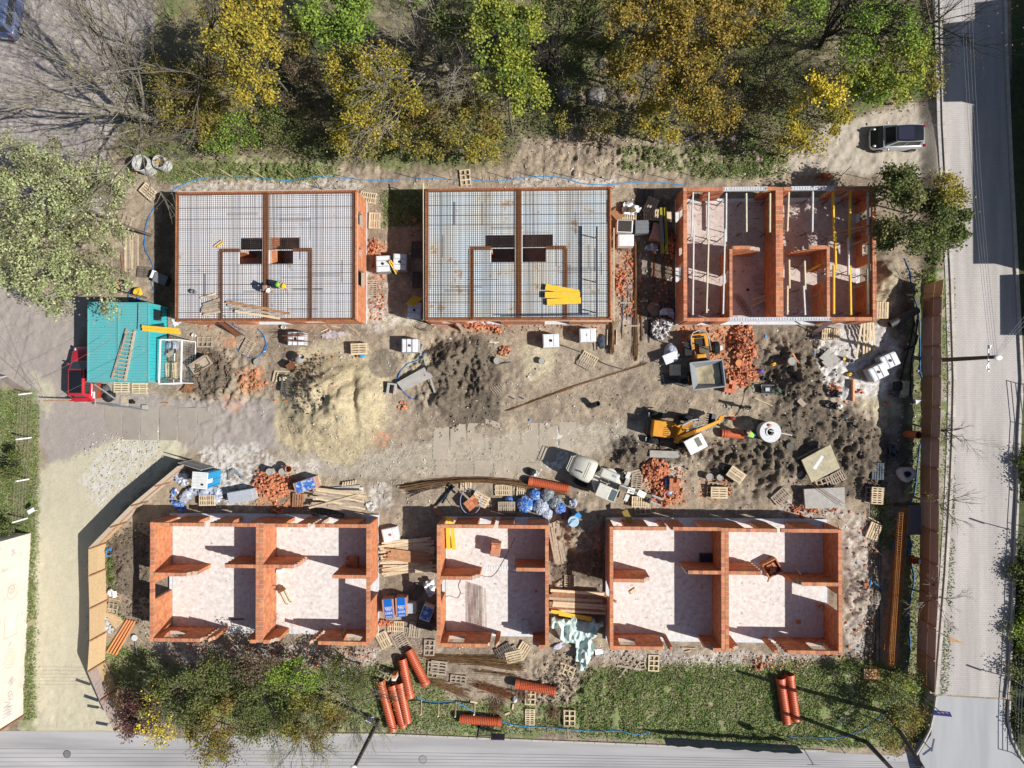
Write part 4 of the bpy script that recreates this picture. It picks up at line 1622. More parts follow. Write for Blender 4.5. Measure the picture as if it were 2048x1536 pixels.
M_silver=mat('silver_paint',(.55,.57,.60),.3,.05,3,metal=.5,coat=.5)
M_blackp=mat('black_paint',(.012,.013,.016),.2,.1,3,spec=.5,coat=.6)
M_bluegrey=mat('blue_grey_paint',(.10,.13,.24),.3,.1,3,spec=.5,coat=.6)
M_roofg=mat('roof_glass',(.03,.03,.05),.12,.1,3,spec=.6)
car(1797,273,180.6,'small two tone silver and black car parked on the dirt by the street',3.75,1.72,1.5,M_silver,M_blackp,hood=.22,roofglass=[(.02,.62,M_roofg)],hoodm=M_blackp)
car(164,748,90,'dark red car parked close beside the turquoise cabins',4.2,1.75,1.48,M_red,M_red,hood=.26,roofglass=[(.02,.9,M_blackp)])
car(13,14,83,'blue grey estate car parked at the top left corner under bare branches',4.6,1.82,1.55,M_bluegrey,M_bluegrey,hood=.26)
# ------------------------------------------------------------ people
def person(px,py,a,label,pose,shirt,trousers,hat=None,z=None,s=1.0,vest=None,skin=(.45,.26,.18)):
	"""pose: dict of joint positions in local metres, x forward"""
	p=G(px,py)if z is None else P(px,py,z)
	t=thing('person',label,'person',p,R(a))
	J=pose
	order=['hip','belly','chest','neck','head','top','shL','elL','haL','fiL','shR','elR','haR','fiR','hpL','knL','anL','toL','hpR','knR','anR','toR']
	E=[('hip','belly'),('belly','chest'),('chest','neck'),('neck','head'),('head','top'),('chest','shL'),('shL','elL'),('elL','haL'),('haL','fiL'),('chest','shR'),('shR','elR'),('elR','haR'),('haR','fiR'),('hip','hpL'),('hpL','knL'),('knL','anL'),('anL','toL'),('hip','hpR'),('hpR','knR'),('knR','anR'),('anR','toR')]
	rad=dict(hip=.145,belly=.14,chest=.15,neck=.06,head=.105,top=.08,hp=.095,kn=.065,an=.045,to=.045,sh=.075,el=.05,ha=.04,fi=.025)
	def skinmesh(names,nm,m,grow=0,root=None,lvl=1):
		names=[n for n in order if n in names]
		me=bpy.data.meshes.new(nm)
		ed=[(names.index(a_),names.index(b_))for a_,b_ in E if a_ in names and b_ in names]
		me.from_pydata([J[n]for n in names],ed,[])
		me.materials.append(m)
		o=bpy.data.objects.new(nm,me)
		COL.objects.link(o)
		o.parent=t
		sk=o.modifiers.new('skin','SKIN')
		sk.use_smooth_shade=True
		lay=me.skin_vertices[0].data if me.skin_vertices else None
		for i,n in enumerate(names):
			r_=rad.get(n)or rad[n[:2]]
			if lay:
				lay[i].radius=(r_+grow,(r_+grow)*(.72 if n in('chest','belly','hip')else 1))
				lay[i].use_root=(n==(root or names[0]))
		sb=o.modifiers.new('sub','SUBSURF')
		sb.levels=lvl
		sb.render_levels=lvl
		return o
	sm=mat('skin',skin,.6,.1,5)
	skinmesh(order,'body',sm,root='hip')
	skinmesh(['hip','hpL','knL','anL','hpR','knR','anR'],'trousers',trousers,.014,'hip')
	skinmesh(['hip','belly','chest','shL','elL','shR','elR'],'shirt',shirt,.014,'hip')
	if vest:
		skinmesh(['hip','belly','chest','shL','shR'],'safety_vest',vest,.032,'hip')
	for side in 'LR':
		mb=MB()
		a_,b_=Vector(J['an'+side]),Vector(J['to'+side])
		mb.tube([a_-(b_-a_)*.4,a_,b_+(b_-a_)*.3],[.05,.06,.045],8)
		mb.build('shoe',M_black,t,smooth=True)
		# fingers
		f0,f1=Vector(J['ha'+side]),Vector(J['fi'+side])
		d=(f1-f0).normalized()
		sd=d.cross(V3((0,0,1)))
		sd=sd.normalized()if sd.length>.1 else V3((0,1,0))
		mb=MB()
		for k in range(4):
			q0=f1+sd*(k-1.5)*.02
			mb.tube([q0-d*.03,q0+d*.03,q0+d*(.06-.008*abs(k-1.3))+V3((0,0,-.02))],[.010,.009,.007],6)
		mb.tube([f0+sd*.03,f0+sd*.055+d*.04,f0+sd*.05+d*.07],[.012,.010,.008],6)
		mb.build('fingers',sm,t,smooth=True)
	hd=(Vector(J['head'])+Vector(J['top']))/2
	up=(Vector(J['top'])-Vector(J['neck'])).normalized()
	mx=V3((0,0,1)).rotation_difference(up).to_matrix()
	mb=MB()
	fw=mx@V3((1,0,0))
	mb.blob(hd+fw*.115-up*.01,(.02,.015,.02),6,5,0,flat=-1)
	mb.build('nose',sm,t)
	if hat:
		mb=MB()
		mb.lathe([(.175,-.005),(.13,.005),(.135,.03),(.125,.09),(.085,.135),(.03,.152),(1e-3,.155)],18,hd+up*.045,mx)
		mb.box(hd+up*.05+fw*.15,(.11,.15,.012),mx=mx)
		mb.tube([hd+up*.19-fw*.11,hd+up*.205,hd+up*.19+fw*.11],.014,5)
		o=mb.build('helmet',hat,t)
		smooth_by_angle(o,45)
	else:
		mb=MB()
		mb.blob(hd+up*.04-fw*.015,(.115,.105,.11),12,8,.03,flat=-.1)
		mb.build('hair',mat('dark_hair',(.03,.02,.015),.8),t,smooth=True)
	return t
STAND=dict(hip=(0,0,.92),belly=(.01,0,1.08),chest=(.0,0,1.30),neck=(0,0,1.47),head=(.02,0,1.60),top=(.01,0,1.70),shL=(0,.19,1.38),elL=(.05,.25,1.12),haL=(.22,.22,.98),fiL=(.30,.21,.95),shR=(0,-.19,1.38),elR=(.05,-.25,1.12),haR=(.24,-.2,1.0),fiR=(.32,-.18,.97),hpL=(0,.1,.88),knL=(.02,.12,.48),anL=(0,.13,.09),toL=(.16,.14,.05),hpR=(0,-.1,.88),knR=(.03,-.12,.48),anR=(-.04,-.13,.09),toR=(.12,-.14,.05))
BEND=dict(hip=(-.22,0,.80),belly=(-.10,0,.92),chest=(.14,0,1.04),neck=(.30,0,1.08),head=(.41,0,1.07),top=(.48,0,1.13),shL=(.18,.19,1.03),elL=(.30,.24,.78),haL=(.46,.14,.60),fiL=(.53,.10,.54),shR=(.18,-.19,1.03),elR=(.34,-.22,.78),haR=(.50,-.12,.62),fiR=(.57,-.08,.56),hpL=(-.2,.1,.78),knL=(.02,.13,.45),anL=(-.08,.13,.09),toL=(.09,.14,.05),hpR=(-.2,-.1,.78),knR=(.06,-.13,.46),anR=(.1,-.13,.09),toR=(.27,-.14,.05))
SQUAT=dict(hip=(-.12,0,.34),belly=(-.05,0,.50),chest=(.10,0,.68),neck=(.18,0,.80),head=(.24,0,.90),top=(.26,0,1.0),shL=(.10,.19,.72),elL=(.28,.24,.52),haL=(.45,.14,.38),fiL=(.52,.10,.34),shR=(.10,-.19,.72),elR=(.28,-.24,.52),haR=(.46,-.12,.40),fiR=(.53,-.08,.35),hpL=(-.1,.12,.34),knL=(.24,.2,.46),anL=(.02,.18,.09),toL=(.17,.2,.05),hpR=(-.1,-.12,.34),knR=(.24,-.2,.46),anR=(.02,-.18,.09),toR=(.17,-.2,.05))
M_hiv=mat('hi_vis_green',(.30,.85,.06),.7,.1,8)
M_jean=mat('blue_work_trousers',(.06,.09,.16),.9,.2,8)
M_dcl=mat('dark_work_shirt',(.035,.04,.05),.9,.2,8)
M_gcl=mat('grey_work_shirt',(.32,.33,.34),.9,.2,8)
M_yhat=mat('yellow_helmet',(.85,.52,.02),.35,.05,5)
M_bgrey=mat('blue_grey_helmet',(.30,.38,.45),.4,.05,5)
Z1=2.99
person(538,577,-38,'worker with white helmet and dark clothes bending over the steel grid',BEND,M_dcl,M_jean,M_white,z=Z1)
person(566,573,-18,'worker with yellow helmet and bright green vest bending over the steel grid',BEND,M_gcl,M_jean,M_yhat,z=Z1,vest=M_hiv)
person(1486,814,-100,'worker in a green vest standing below the brick heap',STAND,M_gcl,M_jean,None,vest=M_hiv)
person(1494,868,150,'worker in a green vest at the sandy trench beside the round chamber',BEND,M_gcl,M_jean,None,vest=M_hiv)
person(1664,789,15,'crouching worker with a grey blue helmet beside loose brown pipes',SQUAT,M_dcl,M_jean,M_bgrey)
person(1661,812,5,'crouching worker with a white helmet at the edge of the dark soil',SQUAT,M_dcl,M_jean,M_white)
# ------------------------------------------------------------ machines
def wheel(t,x,y,r,wd,rimm,name='wheel'):
	mx=Matrix.Rotation(PI/2,3,'X')
	mb=MB()
	mb.lathe([(r*.55,-wd/2),(r*.92,-wd/2),(r,-wd*.35),(r,wd*.35),(r*.92,wd/2),(r*.55,wd/2)],22,mx=mx)
	for k in range(18):
		a_=k*2*PI/18
		c_=V3((math.cos(a_)*r*1.0,0,math.sin(a_)*r*1.0))
		mb.box(c_,(.05,wd*.9,.06),mx=Matrix.Rotation(-a_,3,'Y')@Matrix.Rotation(.5 if k%2 else-.5,3,'X'))
	o=mb.build(name,M_rubber,t)
	o.location=(x,y,r)
	mb=MB()
	mb.lathe([(1e-3,-wd*.3),(r*.3,-wd*.3),(r*.55,-wd*.45),(r*.55,wd*.45),(r*.3,wd*.3),(1e-3,wd*.3)],16,mx=mx)
	mb.build('rim',rimm,o)
	return o
M_ylw=mat('machine_yellow',(.68,.30,.03),.45,.15,3,spots=((.3,.2,.1),6,.62))
M_cream=mat('machine_cream',(.60,.58,.50),.4,.15,3,spots=((.4,.37,.3),7,.64))
M_mud=mat('muddy_steel',(.16,.13,.09),.9,.3,6)
# wheeled excavator
p=P(1330,858,.8)
t=thing('wheeled_excavator','yellow wheeled excavator with white cab roof digging by the round chamber','excavator',(p.x,p.y,gz(p.x,p.y)),R(-7))
for x in(-.75,1.5):
	for y in(-.95,.95):
		wheel(t,x,y,.52,.42,M_ylw)
b=MB()
b.box((.35,0,.62),(3.2,1.0,.35))
b.box((-.75,0,.55),(.3,1.7,.25))
b.box((1.5,0,.55),(.3,1.7,.25))
b.build('chassis',M_mud,t)
b=MB()
b.box((-.35,0,1.15),(1.35,1.22,.85),taper=.94)
bevel(b.build('engine_hood',M_ylw,t),.07,3)
b=MB()
for i in range(5):
	b.box((.02,-.42+i*.14,1.585),(.5,.05,.02))
b.build('hood_grille',M8,t)
b=MB()
b.box((.45,0,.95),(.5,1.1,.3))
b.build('deck',M_ylw,t)
b=MB()
b.cyl((1.15,-.15,.85),.62,.3,24)
b.build('turntable',M_ylw,t)
b=MB()
M28=Matrix.Rotation(R(35),3,'Z')
cb=P(1392,888,2.55)-p
inv=Matrix.Rotation(R(7),3,'Z')
cb=inv@V3((cb.x,cb.y,0))
b.box((cb.x,cb.y,1.65),(1.25,.98,1.5),mx=M28)
bevel(b.build('cab',M_glass,t),.04,2)
for sx,sy in((-1,-1),(1,-1),(1,1),(-1,1)):
	b=MB()
	q_=M28@V3((sx*.6,sy*.46,0))
	b.box((cb.x+q_.x,cb.y+q_.y,1.65),(.09,.09,1.62),mx=M28)
	b.build('cab_post',M_ylw,t)
b=MB()
b.box((cb.x,cb.y,2.47),(1.36,1.06,.12),mx=M28)
ro=bevel(b.build('cab_roof',M_white,t),.04,2)
b=MB()
q_=M28@V3((.22,.05,0))
b.box((cb.x+q_.x,cb.y+q_.y,2.54),(.34,.62,.03),mx=M28)
b.build('roof_hatch',mat('hatch_glass',(.22,.22,.17),.3),t)
b=MB()
b.box((cb.x,cb.y,.85),(1.3,1.0,.25),mx=M28)
b.build('cab_floor',M_ylw,t)
w2l=lambda v:inv@(V3((v.x-p.x,v.y-p.y,0)))
def lp(px,py,z,base=gz(p.x,p.y)):
	q=P(px,py,z)
	q=w2l(q)
	q.z=z-base
	return q
b=MB()
b.beam(lp(1352,882,1.1),lp(1366,856,2.2),.34,.40)
b.beam(lp(1366,856,2.2),lp(1382,842,2.5),.30,.36)
b.build('boom_base',M_ylw,t)
b=MB()
b.tube([lp(1364,851,2.6),lp(1386,839,2.6)],.09,10)
b.tube([lp(1384,840,2.6),lp(1396,838,2.45)],.05,8)
b.build('boom_cylinder',M_steel,t)
b=MB()
b.beam(lp(1358,876,1.7),lp(1392,862,2.7),.26,.34)
b.beam(lp(1390,863,2.7),lp(1418,851,2.2),.22,.28)
b.build('arm',M_ylw,t)
b=MB()
b.beam(lp(1414,853,2.2),lp(1438,842,1.3),.2,.24)
b.build('dipper',M_ylw,t)
b=MB()
b.tube([lp(1372,862,2.5),lp(1408,848,2.5)],.06,8)
b.tube([lp(1376,868,2.4),lp(1410,856,2.3)],.05,8)
b.build('arm_cylinder',M_steel,t)
b=MB()
for i in range(4):
	b.tube([lp(1350+i*3,880,1.2),lp(1368+i*4,868-i*3,1.9),lp(1400+i*3,852,2.5)],.02,5)
b.build('hydraulic_hoses',M_black,t)
b=MB()
bk=lp(1425,838,.9)
sec=[(0,-.35),(.28,-.32),(.42,-.05),(.32,.28),(.05,.36)]
vs=[]
for y in(-.38,.38):
	for x_,z_ in sec:
		vs.append((bk.x+x_-.2,bk.y+y,bk.z+z_))
n_=len(sec)
b.add(vs,[(i,i+1,n_+i+1,n_+i)for i in range(n_-1)]+[tuple(range(n_)),tuple(range(2*n_-1,n_-1,-1))])
for k in range(5):
	b.beam((bk.x-.2,bk.y-.34+k*.17,bk.z-.35),(bk.x-.36,bk.y-.34+k*.17,bk.z-.38),.07,.04)
b.build('bucket',M8,t)
b=MB()
b.beam(lp(1436,843,1.3),lp(1443,833,.8),.22,.2)
b.build('quick_coupler',M_ylw,t)
b=MB()
b.box((-1.15,-.9,.7),(.25,.3,.2))
b.box((-1.15,.9,.7),(.25,.3,.2))
b.build('rear_light',M_white,t)
# articulated loader, cream white
p=P(1200,958,.8)
t=thing('articulated_loader','cream white loader with pallet forks standing by the brick heap','loader',(p.x,p.y,gz(p.x,p.y)),R(-23))
inv=Matrix.Rotation(R(23),3,'Z')
w2l=lambda v:inv@(V3((v.x-p.x,v.y-p.y,0)))
bz=gz(p.x,p.y)
def lp(px,py,z):
	q=w2l(P(px,py,z))
	q.z=z-bz
	return q
for x in(-1.15,1.1):
	for y in(-.82,.82):
		wheel(t,x,y,.5,.4,M_cream)
b=MB()
b.box((0,0,.6),(3.0,.9,.4))
b.build('chassis',M_mud,t)
c_=lp(1168,938,1.9)
b=MB()
loft([rsec(c_.x-.98,.55,.9,1.55,.25),rsec(c_.x-.75,.74,.75,1.85,.3),rsec(c_.x,.84,.7,2.0,.3),rsec(c_.x+.62,.84,.7,2.0,.3),rsec(c_.x+.8,.74,.8,1.9,.25)],b)
for i in range(len(b.v)):
	v_=b.v[i]
	b.v[i]=(v_[0],v_[1]+c_.y,v_[2])
o=b.build('engine_hood',M_cream,t)
smooth_by_angle(o,60)
b=MB()
b.tube([(c_.x-.8,c_.y-.62,1.4),(c_.x-1.05,c_.y-.55,1.95),(c_.x-1.05,c_.y+.55,1.95),(c_.x-.8,c_.y+.62,1.4)],.03,6)
b.tube([(c_.x-.98,c_.y-.5,1.65),(c_.x-1.15,c_.y-.5,1.65),(c_.x-1.15,c_.y+.5,1.65),(c_.x-.98,c_.y+.5,1.65)],.03,6)
b.build('rear_guard',M_cream,t)
b=MB()
b.tube([(c_.x-.2,c_.y-.25,1.95),(c_.x-.2,c_.y-.25,2.2),(c_.x-.05,c_.y-.25,2.25)],.05,8)
b.build('exhaust',M8,t)
b=MB()
b.box((c_.x+.15,c_.y,2.005),(.03,1.2,.02))
b.box((c_.x+.28,c_.y,2.005),(.02,1.2,.02))
b.build('hood_seam',M_mud,t)
# upper body: rounded house with cab on the near side
c2=lp(1214,968,1.9)
b=MB()
ring=[]
for k in range(28):
	a_=2*PI*k/28
	rr_=1.05*(1+.06*math.cos(4*a_))
	ring.append((c2.x+rr_*math.cos(a_)*.98,c2.y+rr_*math.sin(a_)*1.02))
b.prism(ring,.95,1.45)
o=b.build('upper_body',M_cream,t)
bevel(o,.12,3)
b=MB()
b.box((c2.x-.05,c2.y+.62,1.65),(1.5,.7,.55),taper=.9)
bevel(b.build('side_hood',M_cream,t),.12,3)
b=MB()
b.box((c2.x+.25,c2.y+.72,1.935),(.28,.2,.02))
b.build('roof_sticker',mat('blue_grey_decal',(.3,.36,.5),.5),t)
b=MB()
b.box((c2.x+.1,c2.y-.52,1.85),(1.25,.92,1.0),taper=.93)
bevel(b.build('cab',M_glass,t),.06,2)
b=MB()
b.box((c2.x-.12,c2.y-.52,2.42),(.95,.95,.14))
bevel(b.build('cab_roof',M_cream,t),.06,3)
b=MB()
b.box((c2.x+.58,c2.y-.52,2.40),(.5,.74,.05))
b.build('roof_window',mat('window_grey_green',(.12,.15,.15),.1,spec=.8),t)
b=MB()
for q_ in((c2.x+.34,c2.y-.96),(c2.x+.34,c2.y-.08),(c2.x+.84,c2.y-.96),(c2.x+.84,c2.y-.08)):
	b.beam((q_[0],q_[1],1.4),(q_[0],q_[1],2.44),.06,.06)
b.beam((c2.x+.34,c2.y-.94,2.42),(c2.x+.84,c2.y-.94,2.42),.06,.05)
b.beam((c2.x+.34,c2.y-.1,2.42),(c2.x+.84,c2.y-.1,2.42),.06,.05)
b.beam((c2.x+.84,c2.y-.94,2.42),(c2.x+.84,c2.y-.1,2.42),.06,.05)
b.build('cab_frame',M_cream,t)
for x_,y_ in((-.2,.15),(.32,.22),(.3,-.02)):
	b=MB()
	b.box((c2.x+x_,c2.y+y_,1.98),(.5,.17,.12))
	b.build('vent',M_black,t)
b=MB()
b.beam(lp(1236,974,1.9),lp(1272,985,1.6),.3,.3)
b.beam(lp(1270,985,1.6),lp(1300,992,.9),.24,.26)
b.build('boom',M_mud,t)
b=MB()
b.tube([lp(1240,970,2.1),lp(1268,981,1.8)],.07,8)
b.tube([lp(1262,984,2.0),lp(1292,988,1.3)],.05,8)
b.build('boom_cylinder',M_steel,t)
b=MB()
b.beam(lp(1255,979,1.9),lp(1268,983,1.75),.4,.16)
b.beam(lp(1275,984,1.7),lp(1290,991,1.4),.42,.12)
b.build('boom_guard',M_cream,t)
b=MB()
u_=lp(1303,986,.6)
v_=lp(1297,1006,.6)
b.beam(u_,v_,.12,.5)
b.build('fork_carriage',M8,t)
for q0,q1 in(((1303,990),(1326,999)),((1299,1002),(1321,1011))):
	b=MB()
	b.beam(lp(q0[0],q0[1],.45),lp(q1[0],q1[1],.45),.13,.05)
	b.build('fork_tine',M_steel,t)
for s_ in(0,1):
	b=MB()
	q_=lp(1256-3*s_,950+45*s_,.9)
	b.box((q_.x,q_.y,.75),(.28,.5,.5))
	b.build('front_step',M_whitep,t)
	# site dumper
p=P(1408,700,.8)
bz=gz(p.x,p.y)
t=thing('site_dumper','yellow site dumper with roll bar and its grey skip holding sand','dumper',(p.x,p.y,bz),R(-84))
inv=Matrix.Rotation(R(84),3,'Z')
for px_,py_,r_ in((1376,700,.42),(1432,695,.42),(1382,757,.45),(1444,750,.45)):
	q_=lp(px_,py_,.4)
	wheel(t,q_.x,q_.y,r_,.42,M_ylw)
b=MB()
a0,a1=lp(1405,665,.6),lp(1412,765,.6)
b.beam(a0,a1,.7,.3)
b.build('chassis',M_mud,t)
b=MB()
q_=lp(1398,672,1.1)
b.box((q_.x,q_.y,1.0),(.35,1.25,.5))
q_=lp(1412,680,1.1)
b.box((q_.x,q_.y-.0,.95),(.9,.24,.5),mx=Matrix.Rotation(.05,3,'Z'))
q_=lp(1386,686,1.1)
b.box((q_.x,q_.y,.9),(.9,.22,.4))
o=b.build('bodywork',M_ylw,t)
bevel(o,.05,2)
b=MB()
q_=lp(1403,712,1.2)
b.box((q_.x,q_.y,1.0),(.38,.85,.5),taper=.8)
bevel(b.build('engine_cover',M_ylw,t),.09,3)
b=MB()
q_=lp(1399,683,1.1)
b.box((q_.x,q_.y,1.0),(.5,.55,.12))
b.box((q_.x-.3,q_.y,1.25),(.12,.55,.5))
b.build('seat',M_black,t)
b=MB()
q_=lp(1400,694,1.3)
b.tube([(q_.x+.14*math.cos(k*PI/6),q_.y+.17*math.sin(k*PI/6),1.45)for k in range(12)],.018,5,closed=True)
b.tube([(q_.x,q_.y,.9),(q_.x,q_.y,1.45)],.03,6)
b.build('steering_wheel',M_black,t)
b=MB()
pts_=[lp(1384,700,.9),lp(1383,690,2.2),lp(1382,674,2.5),lp(1386,665,2.6),lp(1400,660,2.6),lp(1412,663,2.6),lp(1418,678,2.5),lp(1420,690,2.2),lp(1422,700,.9)]
b.tube(pts_,.045,8)
b.tube([lp(1389,703,1.0),lp(1396,718,1.2)],.035,6)
b.build('roll_bar',M_steel,t)
b=MB()
for(px_,py_)in((1376,697),):
	q_=lp(px_,py_,.9)
	b.box((q_.x,q_.y,.92),(1.0,.5,.06))
b.build('mudguard',M_black,t)
# skip
C4=[lp(1380,726,1.75),lp(1445,719,1.75),lp(1451,773,1.75),lp(1387,780,1.75)]
B4_=[lp(1392,736,.8),lp(1438,731,.8),lp(1442,764,.8),lp(1396,770,.8)]
b=MB()
cen=sum(C4,Vector())/4
inn=[c+(cen-c).normalized()*.09 for c in C4]
innb=[V3((c.x,c.y,0))+(V3((cen.x,cen.y,0))-V3((c.x,c.y,0))).normalized()*.09+V3((0,0,.86))for c in B4_]
for c in inn:
	c.z=C4[0].z
vs=C4+B4_+inn+innb
fs=[]
for i in range(4):
	j=(i+1)%4
	fs+=[(i,j,4+j,4+i),(i,8+i,8+j,j),(8+i,12+i,12+j,8+j)]
fs+=[(4,5,6,7),(12,15,14,13)]
b.add(vs,fs)
b.build('skip',mat('skip_grey',(.30,.32,.34),.6,.2,4,metal=.3),t)
for i in range(4):
	b=MB()
	b.beam(C4[i],C4[(i+1)%4],.07,.06)
	b.build('skip_rim',mat('skip_grey',(.3,.3,.3)),t)
b=MB()
n_=12
vs=[]
for j in range(n_+1):
	for i in range(n_+1):
		u,v_=i/n_,j/n_
		q=inn[0].lerp(inn[1],u).lerp(inn[3].lerp(inn[2],u),v_)
		e=min(1,5*min(u,1-u,v_,1-v_))
		q=q*1.0
		q.z=1.05-.22*math.sin(3*u+1)*math.sin(3*v_)+.12*float(vnoise(np.array(u*5),np.array(v_*5),3))+.15*u
		s_=.80+.1*e
		q.x=cen.x+(q.x-cen.x)*.9
		q.y=cen.y+(q.y-cen.y)*.9
		vs.append(q)
b.add(vs,[(j*(n_+1)+i,j*(n_+1)+i+1,(j+1)*(n_+1)+i+1,(j+1)*(n_+1)+i)for j in range(n_)for i in range(n_)])
M_sand=mat('sand',(.47,.40,.26),.95,.2,3,.5,20,detail=8)
b.build('sand_load',M_sand,t)
# ------------------------------------------------------------ turquoise site cabins
ZC=2.6
def cabin(x0,x1,y0,y1,label,side):
	a,b=P(x0,y1,ZC),P(x1,y0,ZC)
	t=thing('site_cabin',label,'cabin',((a.x+b.x)/2,(a.y+b.y)/2,0))
	hx,hy=(b.x-a.x)/2,(b.y-a.y)/2
	# corrugated roof: ridges run left to right
	mb=MB()
	n=29
	prof=[]
	st=2*(hy-.05)/n
	y=-hy+.05
	for i in range(n):
		prof+=[(y,0),(y+st*.55,0),(y+st*.65,.03),(y+st*.9,.03)]
		y+=st
	prof.append((y,0))
	vs=[(x,yy,ZC-.04+zz)for x in(-hx+.04,hx-.04)for yy,zz in prof]
	m_=len(prof)
	mb.add(vs,[(i,m_+i,m_+i+1,i+1)for i in range(m_-1)])
	mb.build('roof_sheet',M_teal,t)
	for p0,p1 in(((-hx,-hy),(hx,-hy)),((hx,-hy),(hx,hy)),((hx,hy),(-hx,hy)),((-hx,hy),(-hx,-hy))):
		mb=MB()
		mb.beam((p0[0],p0[1],ZC-.06),(p1[0],p1[1],ZC-.06),.09,.14)
		mb.build('roof_rail',M_teal,t)
		# walls with upright corrugation
	for sx in(-1,1):
		mb=MB()
		n=22
		st=2*(hy-.1)/n
		prof=[]
		y=-hy+.1
		for i in range(n):
			prof+=[(y,0),(y+st*.5,0),(y+st*.62,.035),(y+st*.88,.035)]
			y+=st
		prof.append((y,0))
		m_=len(prof)
		vs=[(sx*(hx-.05+.035-d),yy,z)for z in(.15,ZC-.12)for yy,d in prof]
		mb.add(vs,[(i,m_+i,m_+i+1,i+1)for i in range(m_-1)])
		mb.build('side_wall',M_teall,t)
	for sy in(-1,1):
		mb=MB()
		mb.box((0,sy*(hy-.05),ZC/2),(2*hx-.14,.05,ZC-.3))
		mb.build('end_wall',M_teall,t)
	for sx in(-1,1):
		for sy in(-1,1):
			mb=MB()
			mb.box((sx*(hx-.05),sy*(hy-.05),ZC/2-.03),(.13,.13,ZC-.1))
			mb.build('corner_post',M_teal,t)
	mb=MB()
	mb.box((0,0,.1),(2*hx-.05,2*hy-.05,.12))
	mb.build('base_frame',M8,t)
	if side:
		mb=MB()
		mb.box((hx+.0,hy-.75,1.45),(.05,.8,1.0))
		mb.build('window',M_glass,t)  # dark glossy panel for the dark patch on this side wall
		mb=MB()
		mb.tube([(hx-.75,hy+.02,2.3),(hx-.75,hy,ZC+.03),(hx-.77,hy-1.2,ZC+.03),(hx-.8,hy-1.9,ZC+.03)],.02,5)
		mb.build('cable',M_black,t)
cabin(175.5,234.5,605,763.5,'turquoise corrugated cabin on the left, half under the pale green tree',0)
cabin(235.5,297,606,764,'turquoise corrugated cabin carrying the long wooden ladder',1)
# wooden ladder on the roof
a0,a1=P(254,657,ZC+.06),P(224,757,ZC+.06)
b0,b1=P(270,661,ZC+.06),P(250,762,ZC+.06)
t=thing('wooden_ladder','long grey wooden ladder lying on the turquoise cabin roof','ladder',a1)
o0=a1.copy()
for q0,q1 in((a0,a1),(b0,b1)):
	mb=MB()
	mb.beam(q0-o0,q1-o0,.12,.13)
	mb.build('rail',M0,t)
for i in range(13):
	k=(i+.6)/13
	mb=MB()
	mb.beam(a0.lerp(a1,k)-o0+V3((0,0,.08)),b0.lerp(b1,k)-o0+V3((0,0,.08)),.09,.04)
	mb.build('rung',M0,t)
q0,q1=P(251,668,ZC+.3),P(222,778,ZC-.4)
mb=MB()
mb.beam(q0,P(236,722,ZC+.1),.06,.04)
mb.beam(P(236,722,ZC+.1),q1,.06,.04)
tag(mb.build('batten',M0),'thin batten leaning beside the ladder over the cabin edge','batten')
def hbeam(p0,p1,z0,z1,label,m=None,parent=None,wd=.08,hh=.2,name='formwork_beam',group=None):
	a,b_=P(p0[0],p0[1],z0),P(p1[0],p1[1],z1)
	t=thing(name,label,'beam',a,0,group)if parent is None else None
	o0=a if t else V3((0,0,0))
	m=m or M_yel
	for dz,h_,w_ in((hh/2-.02,.04,wd),(-hh/2+.02,.04,wd),(0,hh-.08,wd*.35)):
		mb=MB()
		mb.beam(a-o0+V3((0,0,dz)),b_-o0+V3((0,0,dz)),w_,h_)
		mb.build('flange' if dz else 'web',m,t)
	return t
hbeam((285,653),(357,660),2.75,2.75,'upper yellow beam jutting over the turquoise cabin edge',wd=.2)
hbeam((286,659),(360,666),2.75,2.75,'lower yellow beam jutting over the turquoise cabin edge',wd=.2)
# white lattice cage with pallets, right of the cabins
t=thing('steel_cage','white steel lattice cage standing against the turquoise cabin','cage',P(345,728,0))
o0=P(345,728,0)
CT=[P(321,679,2.0),P(364,680,2.0),P(362,766,2.0),P(318,768,2.0)]
CBs=[V3((c.x,c.y,.05))for c in CT]
mb=MB()
for i in range(4):
	mb.beam(CT[i]-o0,CT[(i+1)%4]-o0,.09,.09)
	mb.beam(CBs[i]-o0,CBs[(i+1)%4]-o0,.06,.06)
	mb.beam(CBs[i]-o0,CT[i]-o0,.06,.06)
mb.build('frame',M_white,t)
mb=MB()
for i in(0,1,2,3):
	a_,b_=CT[i]-o0,CT[(i+1)%4]-o0
	n_=int((b_-a_).length/.18)
	for k in range(1,n_):
		q=a_.lerp(b_,k/n_)
		mb.beam(q,V3((q.x,q.y,.05)),.012,.012)
	for k in range(1,9):
		z=.05+k*.22
		mb.beam(V3((a_.x,a_.y,z)),V3((b_.x,b_.y,z)),.012,.012)
for k in range(1,5):
	q0,q1=(CT[0]-o0).lerp(CT[1]-o0,k/5),(CT[0]-o0).lerp(CT[3]-o0,.28)+((CT[1]-CT[0])*k/5)
	mb.beam(q0,q1,.012,.012)
mb.build('lattice',M_steel,t)
pallet_stack(342,741,90,3,'the stack inside the white lattice cage',M_wood,0)
board((334,712),(352,700),.3,.04,M0,'grey board leaning in the white lattice cage',z0=.9,z1=1.1)
sack(348,692,'bundle of grey foil hanging inside the white lattice cage',M_foilw,(.5,.4,.5),seed=3)
pallet(245,774,0,'left of the two pallets below the ladder end',M_wood,0)
pallet(281,777,0,'right of the two pallets below the turquoise cabins',M_wood,0)
sheet_=crumple('foil_sheet','white foil sheet crumpled at the lower left corner of the upper left house','foil',[(342,638),(350,636),(368,644),(352,655),(345,650)],.12,M4,4,14)
